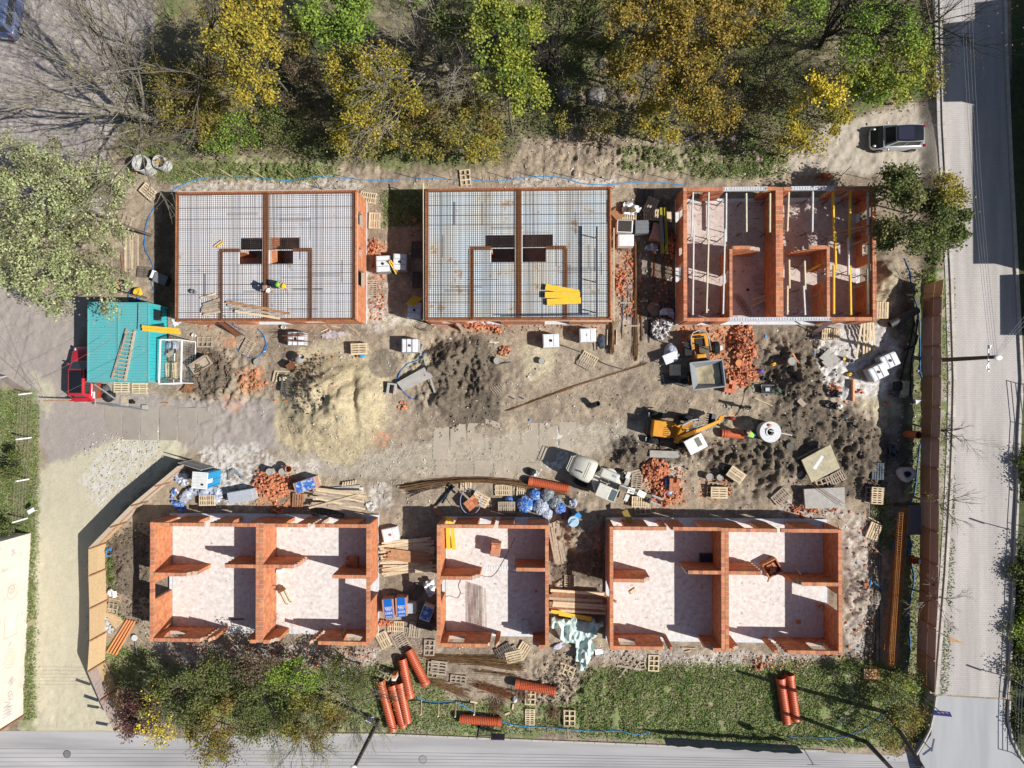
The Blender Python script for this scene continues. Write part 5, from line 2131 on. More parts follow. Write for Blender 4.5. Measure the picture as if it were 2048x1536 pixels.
# lamp post leaning over the red car, and the red trailer with bags
b=MB()
b.tube([G(232,799,0),P(188,768,2.6)],[.07,.05],8)
tag(b.build('steel_pole',M_steel),'grey steel pole leaning by the rear of the red car','pole')
t=thing('trailer','small red trailer behind the red car','trailer',G(199,778,0),R(90))
b=MB()
b.box((.1,0,.55),(1.6,.75,.35))
b.build('box',mat('dull_red',(.40,.06,.03),.6,.2,5),t)
b=MB()
b.box((.1,0,.735),(1.45,.6,.02))
b.build('load_floor',M_mud,t)
b=MB()
b.tube([(-.7,0,.5),(-1.3,0,.45)],.04,6)
b.build('drawbar',M_steel,t)
for sy in(-1,1):
	b=MB()
	b.lathe([(.1,-.06),(.24,-.06),(.24,.06),(.1,.06)],14,(.1,sy*.45,.25),Matrix.Rotation(PI/2,3,'X'))
	b.build('wheel',M_rubber,t)
b=MB()
b.box((-.45,-.05,0.76),(.5,.22,.04))
b.build('white_lid',M_white,t)
sack(221,792,'black rubbish sack under the leaning steel pole',M_black,(.45,.45,.45),seed=5)
sack(214,783,'grey tied rubbish sack beside the red trailer',mat('grey_bag',(.10,.10,.11),.5,.2,6),(.35,.5,.35),seed=8)
board((242,802),(258,802),.75,.05,M0,'square grey board beside the black rubbish sack','board','board')
crumple('rubber_mat','curved black mat lying beside the square grey board','mat',[(258,798),(268,798),(274,803),(272,809),(258,809)],.12,M_black,9,10)
b=MB()
for i in range(7):
	q0=G(183+i*7,805+i*1.2,.06+i*.01)
	q1=G(262+i*6,812+i*1.6,.05)
	b.tube([q0,q0.lerp(q1,.5)+V3((0,.05,.02)),q1],.018,4)
tag(b.build('steel_rods',M_steel),'bundle of thin grey rods strewn below the red car','rods')
b=MB()
b.beam(G(104,801,.9),G(186,801,.5),.08,.14)
tag(b.build('barrier_pole',M1),'brown barrier pole across the yard entrance below the red car','barrier')
b=MB()
b.box(G(291,814,.1),(.4,.3,.15))
tag(b.build('grey_crate',M_conc),'small grey crate at the end of the thin rods','crate')
b=MB()
b.beam(G(325,806,.08),G(339,807,.1),.1,.08)
tag(b.build('orange_tool',M_pvc),'orange tool handle lying on the yard slabs','tool')
# timber, coils and bags above the cabins
planks('plank_pile','row of long fresh planks on the dirt above the turquoise cabins','plank pile',263,505,91,2.6,9,1.2,[M_wood,M0],2,.11)
board((247,540),(243,505),.1,.05,M1,'short brown plank left of the long fresh planks')
pallet(292,545,-5,'grey tilted pallet above the grey box near the blue hose',M2,0,w=1.0)
t=thing('grey_box','dark grey box with open silver flap beside the upper left house','box',G(329,560,0),R(-22))
b=MB()
b.box((0,0,.3),(1.0,.7,.55))
b.build('casing',M8,t)
b=MB()
b.box((0,0,.585),(1.02,.72,.03))
b.build('lid',mat('grey_sheet',(.20,.21,.23),.5,.2,4),t)
b=MB()
b.box((-.65,.1,.45),(.4,.6,.02),mx=Matrix.Rotation(.6,3,'Y'))
b.build('flap',M_foilw,t)
pallet(297,383,-42,'upper pallet of the pair on the grass left of the upper left house',M_wood,0,z=.2)
pallet(300,387,-40,'lower pallet of the pair on the grass left of the upper left house',M0,0,z=0.02)
pallet(253,447,70,'old pallet half hidden in the pale green tree edge',M0,2)
t=sack(242,571,'black bag filled with broken bricks',M_black,(.55,.52,.3),seed=11)
heap(243,571,.32,.3,14,.1,'broken bricks inside the black bag',big=.45).location.z+=.34
board((235,585),(251,585),.12,.1,M_pvc,'short orange block below the black bag of bricks','block','block')
def coil(px,py,r,n,rr,m,label,z=None,name='hose_coil'):
	p=G(px,py)if z is None else P(px,py,z)
	t=thing(name,label,'hose coil',p)
	for k in range(n):
		mb=MB()
		ph=random.random()*6
		mb.tube([(r*(1-.07*k)*math.cos(a_*PI/12)+.03*math.sin(a_+ph),r*(1-.07*k)*math.sin(a_*PI/12)+.03*math.cos(a_+ph),rr*1.2+k*rr*1.1)for a_ in range(24)],rr,6,closed=True)
		mb.build('loop',m,t,smooth=True)
	return t
coil(269,592,.5,4,.03,M_hose,'blue hose coil under the yellow coil above the cabins')
coil(276,585,.34,6,.03,M_yel,'yellow hose coil lying on the blue one above the cabins',z=.35)
b=MB()
b.cyl(P(276,585,.33),.3,.12,18)
tag(b.build('coil_drum',M_yel),'yellow drum inside the coil above the cabins','drum')
coil(221,1104,.36,6,.028,M_hosel,'light blue hose coil behind the chipboard fence')
coil(1803,1090,.0+.75,3,.022,M_hose,'wide loops of dark blue hose by the brown fence')
# concrete rings top left
for(x_,y_,r_,l_)in((279,325,.62,'left and larger of the two grey concrete rings at the top left'),(317,323,.50,'right and smaller of the two grey concrete rings at the top left'),(168,356,.55,'grey concrete ring half hidden under the pale green tree')):
	round_well(x_,y_,r_,1.3 if r_>.55 else 1.05,l_)
b=MB()
for i in range(9):
	b.beam(P(317,323,1.0)+V3((ru(-.2,.2),ru(-.2,.2),0)),P(317,323,1.1)+V3((ru(-.25,.25),ru(-.25,.25),0)),.04,.03)
tag(b.build('wood_scraps',M_yel),'yellow scraps lying in the smaller concrete ring','scraps')
board((262,340),(278,352),.05,.05,M_pvc,'thin orange batten beside the larger concrete ring')
# stakes with rusty rods above the upper houses
STK=[(378,338,405,354),(438,337,468,356),(500,338,528,356),(571,339,590,357),(634,336,652,357),(697,345,712,358),(832,343,841,359),(897,343,902,360),(963,343,965,360),(1026,342,1027,360),(1087,340,1087,360),(1156,341,1156,358),(1224,341,1219,361),(1291,345,1283,361),(1360,346,1348,361),(1429,342,1416,361),(1498,344,1482,362),(1633,339,1616,358),(1702,333,1682,352),(1767,344,1744,360)]
for i,(x0,y0,x1,y1)in enumerate(STK):
	a=P(x1,y1,0)
	b=MB()
	b.tube([(a.x,a.y,0),tuple(P(x0,y0,1.85))],.022,5)
	o=b.build('stake',M_rust if i>5 else M_wood)
	tag(o,ORD[i]+' stake from the left in the row along the upper site edge','stake','stakes along the upper site edge')
hose([(345,384),(362,372),(400,357),(460,352),(520,357),(575,361),(640,353),(690,357),(760,362),(850,358),(930,360),(1000,362),(1060,354),(1120,355),(1160,366),(1210,370),(1290,364),(1345,368),(1375,372)],.035,M_hosel,'light blue hose running along the upper edge of the site')
hose([(312,410),(296,440),(290,470),(291,500),(303,522),(307,545),(303,565),(312,590),(310,604)],.035,M_hose,'blue hose winding beside the long fresh planks')
pallet(931,356,-85,'pallet standing at the hose above the upper middle house',M_wood,2)
# wooden posts left of middle house
pallet(737,396,-8,'pallet under the dead branch between the two slab houses',M_wood,1)
pallet(750,442,88,'bright pallet by the right window side of the upper left house',M_wood,0)
pallet(745,576,90,'worn pallet leaning on the right wall of the upper left house',M0,1)
pallet(834,500,88,'shaded pallet along the left wall of the upper middle house',M2,1)
pallet(836,560,88,'lower shaded pallet along the left wall of the upper middle house',M2,1)
ibc(765,527,92,'white liquid tank beside the brick rubble between the slab houses',base=True)
ibc(799,523,88,'white liquid tank with green cap between the slab houses',lidc=M_black)
ibc(828,620,85,'shaded white tank under the yellow props by the upper middle house')
for i,(q0,q1)in enumerate((((781,520),(797,546)),((778,522),(793,548)))):
	board(q0,q1,.08,.1,M_yel,('upper' if i==0 else 'lower')+' short yellow beam leaning between the two tanks','formwork_beam','beam',z0=1.3,z1=.7)
for i in range(6):
	board((829+i*3,591+i*1),(812+i*3,609+i*.5),.07,.12,M_yel,ORD[i]+' short yellow beam from the left in the bundle on the shaded tank','formwork_beam','beam',z0=1.35,z1=1.3,group='yellow beams bundled on the shaded tank')
heap(748,495,.5,.7,40,.3,'small heap of broken bricks right of the upper left house',big=.75)
for i,(x_,y_)in enumerate(((822,468),(830,441))):
	p=G(x_,y_,.1)
	o=inst('loose_brick',loose_brick_mesh(),None,p,(.1,.1,i))
	tag(o,('lower' if i==0 else 'upper')+' single red block in the shade left of the upper middle house','brick')
b=MB()
b.beam(P(847,366,2.9),P(848,640,2.9),.08,.05)
for y_ in(372,478,566,630):
	b.beam(P(847,y_,2.85),P(853,y_+8,2.95),.06,.05)
	q_=P(847,y_,2.85)
	b.beam(q_,V3((q_.x,q_.y,.1)),.05,.05)
tag(b.build('timber_rail',M_wood),'thin timber rail with pegs along the left edge of the upper middle house','rail')
b=MB()
b.beam(P(1228,456,2.0),P(1228,642,2.0),.08,.05)
for y_ in(470,520,580,640):
	q_=P(1228,y_,2.0)
	b.beam(q_,V3((q_.x,q_.y,.1)),.05,.05)
tag(b.build('timber_rail',M_wood),'thin timber rail along the right edge of the upper middle house','rail')
b=MB()
b.beam(P(843,640,2.6),P(1224,642,2.6),.07,.05)
tag(b.build('timber_rail',M_wood),'long batten along the lower edge of the upper middle house','rail')
# dark guard frame on the slab
b=MB()
zt=3.0
b.beam(P(1193,453,zt+.9),P(1193,634,zt+.9),.12,.08)
for y_ in(470,560,622):
	q_=P(1193,y_,zt+.9)
	b.beam(q_,V3((q_.x,q_.y,zt)),.06,.06)
b.beam(P(1000,632,zt+.4),P(1193,630,zt+.4),.06,.06)
tag(b.build('guard_rail',M8),'dark steel guard rail on the right part of the stained slab','guard rail')
# slab things: yellow panels
ZS=zt+.02
for i,(q0,q1,lb)in enumerate((((1091,574),(1158,586),'topmost of the three yellow panels on the stained slab'),((1090,590),(1160,590),'middle one of the three yellow panels on the stained slab'),((1094,604),(1162,601),'lowest of the three yellow panels on the stained slab'))):
	a,b_=P(q0[0],q0[1],ZS+.2+.08*(i==1)),P(q1[0],q1[1],ZS+.2+.08*(i==1))
	t=thing('formwork_panel',lb,'panel',a)
	mb=MB()
	mb.beam(V3((0,0,0)),b_-a,.42,.05)
	mb.build('plate',M_yel,t)
	for s_ in(-1,1):
		mb=MB()
		d=(b_-a).normalized()
		n_=V3((-d.y,d.x,0))*s_*.17
		mb.beam(n_+V3((0,0,-.1)),b_-a+n_+V3((0,0,-.1)),.05,.14)
		mb.build('rib',M_yel,t)
bucket(390,584,'grey bucket standing on the steel grid of the upper left house',M_steel,z=ZS)
for i in range(11):
	q0=(404+ru(-3,4),600+i*3)
	q1=(440+ru(-5,4),588+i*3.6+ru(-2,3))
	if i<3:
		q0,q1=(401+i*6,596-i*2),(432+i*3,587+i*7)
	board(q0,q1,.11,.05,random.choice([M_wood,M0,M0]),ORD[i]+' short plank from the top in the loose pile on the upper left slab',z0=ZS+.04+.02*(i%4),z1=ZS+.04+.03*(i%4),group='planks piled on the upper left slab')
for i,(q0,q1,lb)in enumerate((((462,604),(580,628),'uppermost long brown board lying on the upper left slab'),((455,610),(570,633),'middle long brown board lying on the upper left slab'),((452,604),(540,618),'short brown board ending near the left grid beam'),((470,622),(560,637),'lowest long board lying on the upper left slab'))):
	board(q0,q1,.16,.05,(M1,M0,M1,M_wood)[i],lb,z0=ZS+.05+.03*i,z1=ZS+.05)
board((428,493),(444,481),.08,.06,M_wood,'left one of two short sticks near the stair opening',z0=ZS+.05,z1=ZS+.05)
board((434,494),(447,484),.08,.06,M_yel,'right one of two short sticks near the stair opening',z0=ZS+.05,z1=ZS+.05)
# ---- beams and props in the upper right shell
zb=2.45
BM=[('w',1386,385,1383.5,475),('w',1387.5,455,1385.5,630),('w',1417.5,385,1415,479),('p',1417.5,470,1413,626),('w',1452.5,387,1452,484),('w',1450,458,1446,628),('p',1492.5,387,1493,464),('p',1540,387,1539.5,465),('p',1577.5,385,1574.5,463),('w',1625.5,383,1624.5,464),('y',1666,384,1668,482),('y',1670,464,1671.5,540),('y',1667.5,530,1667.5,628),('y',1700.5,384,1699,482),('w',1697,475,1697,550),('y',1700,532,1701.5,630),('w',1736,384,1736,470),('p',1738,460,1738,550),('p',1735,538,1736.5,628),('p',1578,520,1579,577),('p',1575,572,1574.5,629),('p',1609,522,1610.5,579),('w',1607,572,1610,630)]
cnt={'w':0,'p':0,'y':0}
for bi,(k,x0,y0,x1,y1)in enumerate(BM):
	m_={'w':M_whitep,'p':M_yelp,'y':M_yel}[k]
	cn={'w':'grey white','p':'pale yellow','y':'bright yellow'}[k]
	hbeam((x0,y0),(x1,y1),zb,zb,'%s beam %s the wall opening line, %s beam piece from the left'%(cn,'above' if y0<500 else 'below',ORD[bi%20]),m_,wd=.09 if k!='y' else.11,group='%s beams over the upper right shell'%cn)
	# props
PR=[]
for x_,ys_ in((1385,(395,468,545,622)),(1416,(395,474,545,620)),(1450,(395,470,545,622)),(1492,(395,458)),(1576,(392,458,525,575,622)),(1625,(392,458)),(1609,(528,575,622)),(1668,(392,470,538,622)),(1700,(392,478,540,622)),(1736,(392,465,545,622)),(1540,(395,460))):
	PR.append(x_)
	for y_ in ys_:
		q_=P(x_,y_,2.35)
		z0=.25
		t=thing('steel_prop','thin steel prop, %s from the top under the beam line at column %s'%(ORD[ys_.index(y_)],ORD[len(PR)]),'prop',(q_.x,q_.y,z0),random.random()*2,'steel props in the upper right shell')
		b=MB()
		b.tube([(0,0,0),(0,0,1.2)],.035,6)
		b.build('outer_tube',M_rust,t)
		b=MB()
		b.tube([(0,0,1.2),(0,0,2.08)],.026,6)
		b.box((0,0,2.09),(.14,.14,.02))
		b.build('inner_tube',M_steel,t)
		for k in range(3):
			a_=k*2*PI/3
			b=MB()
			b.tube([(0,0,.85),(.42*math.cos(a_),.42*math.sin(a_),.02)],.014,4)
			b.build('leg',M8,t)
for i,(q0,q1,m_,lb)in enumerate((((1502,613),(1541,594),M_wood,'upper plank stack piece'),((1503,606),(1538,592),M_wood,''),((1504,600),(1536,590),M_wood,''),((1520,617),(1546,606),M0,''))):
	board(q0,q1,.14,.06,m_,'plank in the small pile on the floor of the upper right shell',z0=.4+i*.05,z1=.5+i*.05,group='planks on the floor of the upper right shell')
board((1613,544),(1652,524),.16,.08,M_yel,'yellow beam leaning against the inner wall of the upper right shell','formwork_beam','beam',z0=.5,z1=2.1)
for i,(q0,q1)in enumerate((((1612,594),(1641,588)),((1683,463),(1730,452)),((1683,470),(1730,458)),((1690,494),(1735,478)),((1687,578),(1729,571)))):
	board(q0,q1,.12,.06,M0,'grey plank leaning on the inner wall of the upper right shell',z0=.35,z1=1.6,group='planks leaning in the upper right shell')
for i,(q0,q1)in enumerate((((1506,554),(1529,548)),((1511,556),(1529,554)),((1508,567),(1529,567)),((1507,582),(1529,582)))):
	board(q0,q1,.08,.05,M0,'short stick beside the white batten in the upper right shell',z0=.32,z1=.5,group='short sticks in the upper right shell')
board((1499,552),(1506,570),.14,.08,mat('pinkwood',(.55,.42,.38)),'pale pinkish batten on the floor of the upper right shell',z0=.5,z1=.5)
bucket(1494,580,'small orange pot on the floor of the upper right shell',M_pvc,.12,.2,M_black,z=.25)
for k,(q0,q1)in enumerate((((1468,590),(1494,630)),((1475,588),(1502,630)))):
	b=MB()
	a_,b_=P(q0[0],q0[1],.35),P(q1[0],q1[1],.35)
	d=(b_-a_).normalized()
	n_=V3((-d.y,d.x,0))
	for s_ in(-.08,.08):
		for z_ in(0,.15):
			b.beam(a_+n_*s_+V3((0,0,z_)),b_+n_*s_+V3((0,0,z_)),.015,.015)
	for j in range(10):
		q_=a_.lerp(b_,j/9)
		b.tube([q_+n_*.08,q_-n_*.08,q_-n_*.08+V3((0,0,.15)),q_+n_*.08+V3((0,0,.15))],.008,4,closed=True)
	tag(b.build('bar_cage',M_rust),('left' if k==0 else 'right')+' rusty bar cage lying on the upper right shell floor','bar cage')
t=thing('wall_formwork','brown wooden formwork box at the inner wall end of the upper right shell','formwork',P(1462,495,1.5))
for k in range(6):
	b=MB()
	b.box((-.35+.04*k,-.2-.12*k,-.6+k*.0),(.05,.10,1.7))
	b.build('board',mat('ochre_timber',(.38,.24,.08),.8,.3,5),t)
for k in range(4):
	b=MB()
	b.beam((-.45,.1,-1.0+k*.5),(-.15,-.9,-1.0+k*.5),.06,.08)
	b.build('waling',M_wood,t)
t=thing('wall_formwork','dark wooden formwork box at the inner corner under the leaning yellow beam','formwork',P(1650,500,1.5))
for k in range(5):
	b=MB()
	b.box((-.4-.1*k,-.05-.03*k,0),(.09,.05,1.6))
	b.build('board',M2,t)
	# ---- yard between middle and right house
crumple('white_bag_sheet','white torn big bag lying open right of the upper middle house','big bag',[(1246,406),(1262,404),(1268,412),(1284,416),(1280,426),(1270,434),(1245,434),(1240,422)],.5,M4,21,18)
sack(1262,420,'brown sack on the white torn big bag',mat('brown_sack',(.16,.12,.06),.9,.2,7),(.35,.2,.25),z=.7,seed=31)
board((1226,420),(1242,438),.6,.04,M1,'dark brown plate beside the white torn bag','board','board',z0=.2,z1=.2)
pallet(1256,437,-3,'pallet under the lower edge of the white torn bag',M_wood,1)
def pack(px,py,a,d,m,label,z=.15,sub=None,bev=.04,name='wrapped_pack',cat='pack',mtop=None,baseo=True):
	p=P(px,py,z+d[2])
	p.z=gz(p.x,p.y)
	t=thing(name,label,cat,p,R(a))
	b=MB()
	b.box((0,0,z+d[2]/2),d)
	bevel(b.build('wrapping',m,t),bev,3)
	if mtop:
		b=MB()
		b.box((0,0,z+d[2]+.01),(d[0]*.85,d[1]*.9,.03))
		bevel(b.build('top_sheet',mtop,t),.02,2)
	if baseo:
		A=pal_meshes(M_wood)
		for y in(-.35,0,.35):
			inst('runner',A[3],t,(0,y,0),sc=(d[0]/1.15,1,1))
		inst('deck_board',A[1],t,(0,0,.135),sc=(d[0]/1.15,4,.5))
	return t
M_whtxt=mat('printed_white_foil',(.72,.72,.72),.5,.1,5,spots=((.25,.25,.27),22,.60))
pack(1250,452,-3,(1.15,.9,.8),M_whtxt,'upper white printed pack with torn dark foil',mtop=mat('dark_foil',(.06,.055,.05),.4,.3,5))
pack(1252,480,0,(1.15,.85,.8),M4,'lower white printed pack, brightest one beside the tanks lane',mtop=M_whtxt)
b=MB()
b.box((0,0,.45),(.95,.95,.75))
for k in range(3):
	b.box((0,-.3+k*.27,.84),(.95,.2,.05))
o=b.build('grey_pack',mat('grey_pack',(.17,.18,.2),.7,.15,4))
o.location=G(1281,459)
tag(o,'dark grey stacked plates right of the white printed packs','pack')
pallet(1290,393,-5,'dark pallet in the shade behind the tilted light pallet',M2,1,w=1.2)
pallet_stack(1302,412,68,2,'the tilted pair in the corner beside the upper right shell',M0,0)
pallet(1304,430,-3,'pallet carrying the tilted pair by the upper right shell',M_wood,1,z=.05)
for i,(x_,lb)in enumerate(((1321,'left'),(1330,'right'))):
	hbeam((x_,416),(x_+4,507),.95,.95,lb+' of the two olive yellow beams in the shade by the upper right shell',mat('olive_yellow',(.35,.30,.03),.6,.2,4),wd=.19,hh=.25)
board((1322,432),(1326,486),.18,.04,mat('blue_grey_plate',(.2,.26,.33),.6),'blue grey plate lying on the olive yellow beams','board','board',z0=1.15,z1=1.15)
board((1337,424),(1338,442),.35,.04,M_wood,'pale board standing right of the olive yellow beams','board','board',z0=.6,z1=.6)
pack(1317,462,75,(1.1,.9,.8),mat('wrapped_brick',(.45,.24,.19),.4,.2,5),'pink wrapped brick pack under the olive yellow beams')
heap(1345,490,.45,.9,60,.3,'dark heap of broken bricks along the shaded wall of the upper right shell',big=.8)
crumple('foil_heap','heap of crumpled silver foil in the shade below the white packs','foil',[(1290,492),(1304,486),(1316,490),(1314,503),(1296,504),(1286,500)],.35,M_foilw,33,16)
b=MB()
for i in range(40):
	a_=G(1236,496)
	d=V3((ru(-.5,.5),ru(-.4,.4),ru(0.05,.35)))
	b.tube([a_+d*.2,a_+d],.015,4)
tag(b.build('brushwood',M1),'tangle of dry twigs below the white packs','twigs')
def barbundle(p0,p1,n,wd,m,label,r=.014,bend=None,hh=.1,name='steel_bars',z=None,jl=.3):
	a,b_=(G(*p0,.03),G(*p1,.03))if z is None else(P(p0[0],p0[1],z),P(p1[0],p1[1],z))
	mb=MB()
	d=(b_-a)
	L_=d.length
	d=d.normalized()
	nn=V3((-d.y,d.x,0))
	sag=nn*(bend or 0)
	for i in range(n):
		u0,u1=random.gauss(0,wd/3.2),random.gauss(0,wd/3.2)
		z_=random.random()*hh*max(.15,1-abs(u0)/wd*1.6)+r
		j0,j1=ru(-jl,jl),ru(-jl,jl)
		pts=[]
		for k in range(7):
			t_=k/6
			q_=a.lerp(b_,t_)+nn*(u0*(1-t_)+u1*t_)+sag*4*t_*(1-t_)+d*(j0*(1-t_)+j1*t_)
			if z is None:
				q_.z=gz(q_.x,q_.y)
			q_.z+=z_
			pts.append(q_)
		mb.tube(pts,r,4)
	o=mb.build(name,m)
	return tag(o,label,'steel bars')
barbundle((1271,490),(1271,715),46,.30,M3,'long bundle of brown steel bars running down between the upper houses',hh=.18,r=.016)
barbundle((1280,595),(1283,676),16,.16,M3,'short brown bar bundle right of the long one')
barbundle((1246,562),(1243,672),8,.10,M8,'thin grey bar bundle left of the long brown one',hh=.06)
barbundle((1297,600),(1298,682),8,.08,M8,'thin dark pipe bundle by the rubbish pile',r=.02,hh=.08)
barbundle((1310,500),(1306,588),10,.12,M_rust,'dark bars in the shade of the upper right shell',hh=.08)
barbundle((1224,645),(1222,703),60,.32,M3,'thick short bundle of brown bars right of the tank',hh=.4,r=.018)
for i,(q0,q1)in enumerate((((1215,660),(1214,690)),((1233,660),(1232,690)))):
	board(q0,q1,.06,.1,M_wood,('left' if i==0 else 'right')+' pale batten beside the thick brown bar bundle')
for i,(q0,q1)in enumerate((((1249,557),(1262,556)),((1240,606),(1262,606)),((1252,652),(1278,652)),((1280,604),(1295,600)))):
	board(q0,q1,.12,.1,M0,'short timber sleeper under the steel bars',group='sleepers under the steel bars')
hose([(1255,500),(1252,540),(1256,590),(1253,640)],.02,M8,'dark cable along the bars between the upper houses')
barbundle((1018,820),(1140,776),30,.16,M3,'long brown bar bundle slanting over the haul road, left half',r=.012)
barbundle((1130,778),(1288,728),20,.14,M3,'long brown bar bundle slanting over the haul road, right half',r=.012)
barbundle((818,975),(1120,985),70,.42,M3,'large bowed bundle of brown bars above the lower middle shell',bend=.75,hh=.4,r=.016,jl=.8)
barbundle((820,986),(890,968),40,.40,M_rebar,'dark bars fanning out under the large bowed bundle',bend=.1,r=.014,jl=.5)
# rubbish pile and dumper yard
crumple('rubbish_pile','white and grey rubbish pile below the corner of the upper right shell','rubbish',[(1300,645),(1322,636),(1346,642),(1340,665),(1325,684),(1306,678),(1298,662)],.5,mat('mixed_rubbish',(.62,.58,.56),.8,.3,9,spots=((.06,.05,.05),4.5,.52),detail=8),41,24,fold=5)
heap(1322,655,.7,.8,46,.35,'broken white and brown blocks strewn on the rubbish pile',big=.6,m=mat('rubbish_block',(.6,.5,.44),.9,.3,9,obj=.45,col2=(.45,.2,.12)))
crumple('foil_heap','pale blue plastic bags at the wall corner above the rubbish pile','bags',[(1318,620),(1332,615),(1346,618),(1348,640),(1330,632),(1316,632)],.4,M4,43,18)
sack(1308,618,'brown open sack in the shade by the upper right shell',mat('sack_brown',(.22,.17,.13),.9,.3,6),(.5,.55,.3),seed=44)
board((1312,608),(1312,622),.25,.1,M_ibc,'pale tray inside the brown open sack','tray','tray',z0=.3,z1=.3)
pallet(1342,612,70,'small brown pallet leaning at the wall corner',M2,2)
sack(1342,706,'clear foil sack with rubble left of the dumper',M_foilw,(.55,.7,.45),seed=45,a=20)
b=MB()
b.box((0,0,.9),(.95,.7,.04),mx=Matrix.Rotation(R(22),3,'Z'))
for sx in(-1,1):
	for sy in(-1,1):
		q_=Matrix.Rotation(R(22),3,'Z')@V3((sx*.4,sy*.28,0))
		b.beam((q_.x,q_.y,0),(q_.x,q_.y,.9),.05,.05)
o=b.build('white_table',M_ibc)
o.location=G(1336,717)
tag(o,'white topped table left of the dumper skip','table')
b=MB()
for(x_,y_)in((-.18,-.25),(.08,-.25),(.3,-.25),(-.18,.1),(.08,.1),(.3,.1)):
	b.box((x_,y_,.5),(.2,.26,.03))
b.box((.06,-.08,.25),(.75,.8,.4))
o=b.build('crate',M_yelp)
o.location=G(1347,738)
tag(o,'small crate with pale compartments in the dumper shade','crate')
barbundle((1326,757),(1372,768),14,.5,M8,'dark steel frame lying left of the dumper skip',r=.03,hh=.2)
pallet(1342,757,10,'dark pallet lying in the shade left of the dumper skip',M2,1)
board((1312,719),(1320,717),.05,.05,M_white,'upper white stick left of the white topped table')
board((1319,733),(1327,727),.05,.05,M_white,'lower white stick left of the white topped table')
sack(1437,696,'small white sack between the dumper and the brick heap',M4,(.26,.26,.25),seed=46)
for i,(x_,y_,rx,ry,n_,hh_,lb)in enumerate(((1485,690,1.0,1.7,290,.9,'big heap of broken red bricks right of the yellow dumper'),(1490,750,1.0,.8,150,.4,'lower part of the red brick heap right of the dumper skip'),(1310,938,1.0,.8,190,.7,'bright heap of broken bricks above the wrapped pallet'),(1325,985,.9,1.0,90,.35,'scattered bricks beside the pallet forks'),(545,967,1.5,1.0,280,.7,'heap of broken bricks right of the pale pipe frame'),(1010,702,.45,.35,28,.2,'small heap of brick pieces above the round chamber lid'),(945,650,2.2,.3,70,.25,'line of fallen bricks below the upper middle house'),(995,662,.4,.3,14,.2,'few flat orange tiles below the upper middle house'),(1665,778,.6,.45,34,.35,'small heap of bricks behind the crouching workers'),(1605,1018,1.0,.3,40,.2,'scattered bricks above the lower right shell'),(806,811,.35,.3,14,.2,'tiny orange brick heap right of the sand pile'),(1520,1330,.5,.3,16,.2,'few bricks below the lower right shell'),(1455,945+35,.3,.3,10,.1,'few brick pieces beside the dark chamber lids'),(768,1245,.8,.25,40,.35,'brick pieces under the blue wrapped packs'),(1648,353,.6,.3,26,.3,'broken bricks behind the upper right shell'),(1240,560,.4,1.1,60,.12,'thin spread of brick chips right of the upper middle house'))):
	heap(x_,y_,rx,ry,n_,hh_,lb,big=.85 if n_>60 else.7)
arranged(1456,773,80,3,3,'stacked blocks on a pallet right of the dumper skip',layers=2,miss=.25)
disc_cap(1479,726,.26,.45,M_pvc,'round orange chamber lid on the brick heap')
arranged(1346,968,86,3,3,'red bricks in a blue lined crate beside the bright heap',layers=2,miss=.3)
crumple('blue_foil','blue foil around the red bricks beside the bright heap','foil',[(1326,952),(1340,955),(1345,985),(1340,992),(1326,985)],.3,M_foil,51,14)
board((1299,907),(1356,909),.5,.18,M_conc,'grey concrete beam lying above the bright brick heap','concrete_beam','beam')
b=MB()
for k in range(4):
	b.lathe([(.08,0),(.11,0),(.11,.02),(.08,.02)],12,P(1326+k*3,912+(k%2)*3,.55))
tag(b.build('rings',M8),'small dark rings on the grey concrete beam','rings')
board((1256,952),(1250,968),.3,.5,M_conc,'grey block beside the loader front','block','block')
pallet_stack(1274,966,88,2,'the broken pair left of the bright brick heap',M0,1)
pallet(1266,952,12,'old pallet lying above the broken pair',M0,0)
pallet_stack(1281,1003,-3,3,'the light stack under the pallet forks',M_wood,1)
pallet(1285,1018,4,'dark pallet below the light stack under the forks',M0,2)
pallet(1270,990,80,'brown pallet left of the light stack',M1,1)
# right part of the yard
t=thing('round_chamber','white round concrete chamber with open manhole and measuring rod','chamber',P(1541,864,1.0)-V3((0,0,1.0)))
b=MB()
b.lathe([(.70,0),(.70,.9),(.75,.92),(.75,1.0),(.33,1.0),(.33,1.06),(.24,1.06),(.24,.2),(1e-3,.2)],40)
o=b.build('chamber',mat('white_concrete',(.66,.66,.67),.85,.15,5,.2,30),t)
smooth_by_angle(o)
b=MB()
b.lathe([(1e-3,0),(.245,0),(.245,.005),(1e-3,.005)],20,(0,0,.5))
b.build('dark_inside',M_black,t)
b=MB()
b.beam((-.1,.1,1.1),(1.45,-.22,1.2),.05,.04)
b.build('measuring_rod',M_white,t)
b=MB()
b.blob((-.05,.48,1.06),(.15,.11,.07),9,6,.1)
b.build('orange_cap',M_pvc,t)
b=MB()
b.beam((-.35,.25,1.02),(-.28,.05,1.02),.06,.04)
b.build('wedge',M1,t)
o=disc_cap(1580,893,.33,.3,mat('dark_concrete',(.16,.14,.12),.9,.3,8),'muddy round lid below the white round chamber')
t=thing('ribbed_pipe','short red ribbed pipe lying in the sandy trench','drain pipe',G(1441,866,.2),R(-5))
b=MB()
mx_=Matrix.Rotation(PI/2,3,'Y')
b.lathe([(.28,0),(.32,0),(.32,.08),(.28,.1),(.28,.16),(.32,.18),(.32,.26),(.28,.28),(.28,.34),(.30,.36),(.30,1.6),(.27,1.6),(.27,0)],24,mx=mx_)
b.build('barrel',M_pipe,t)
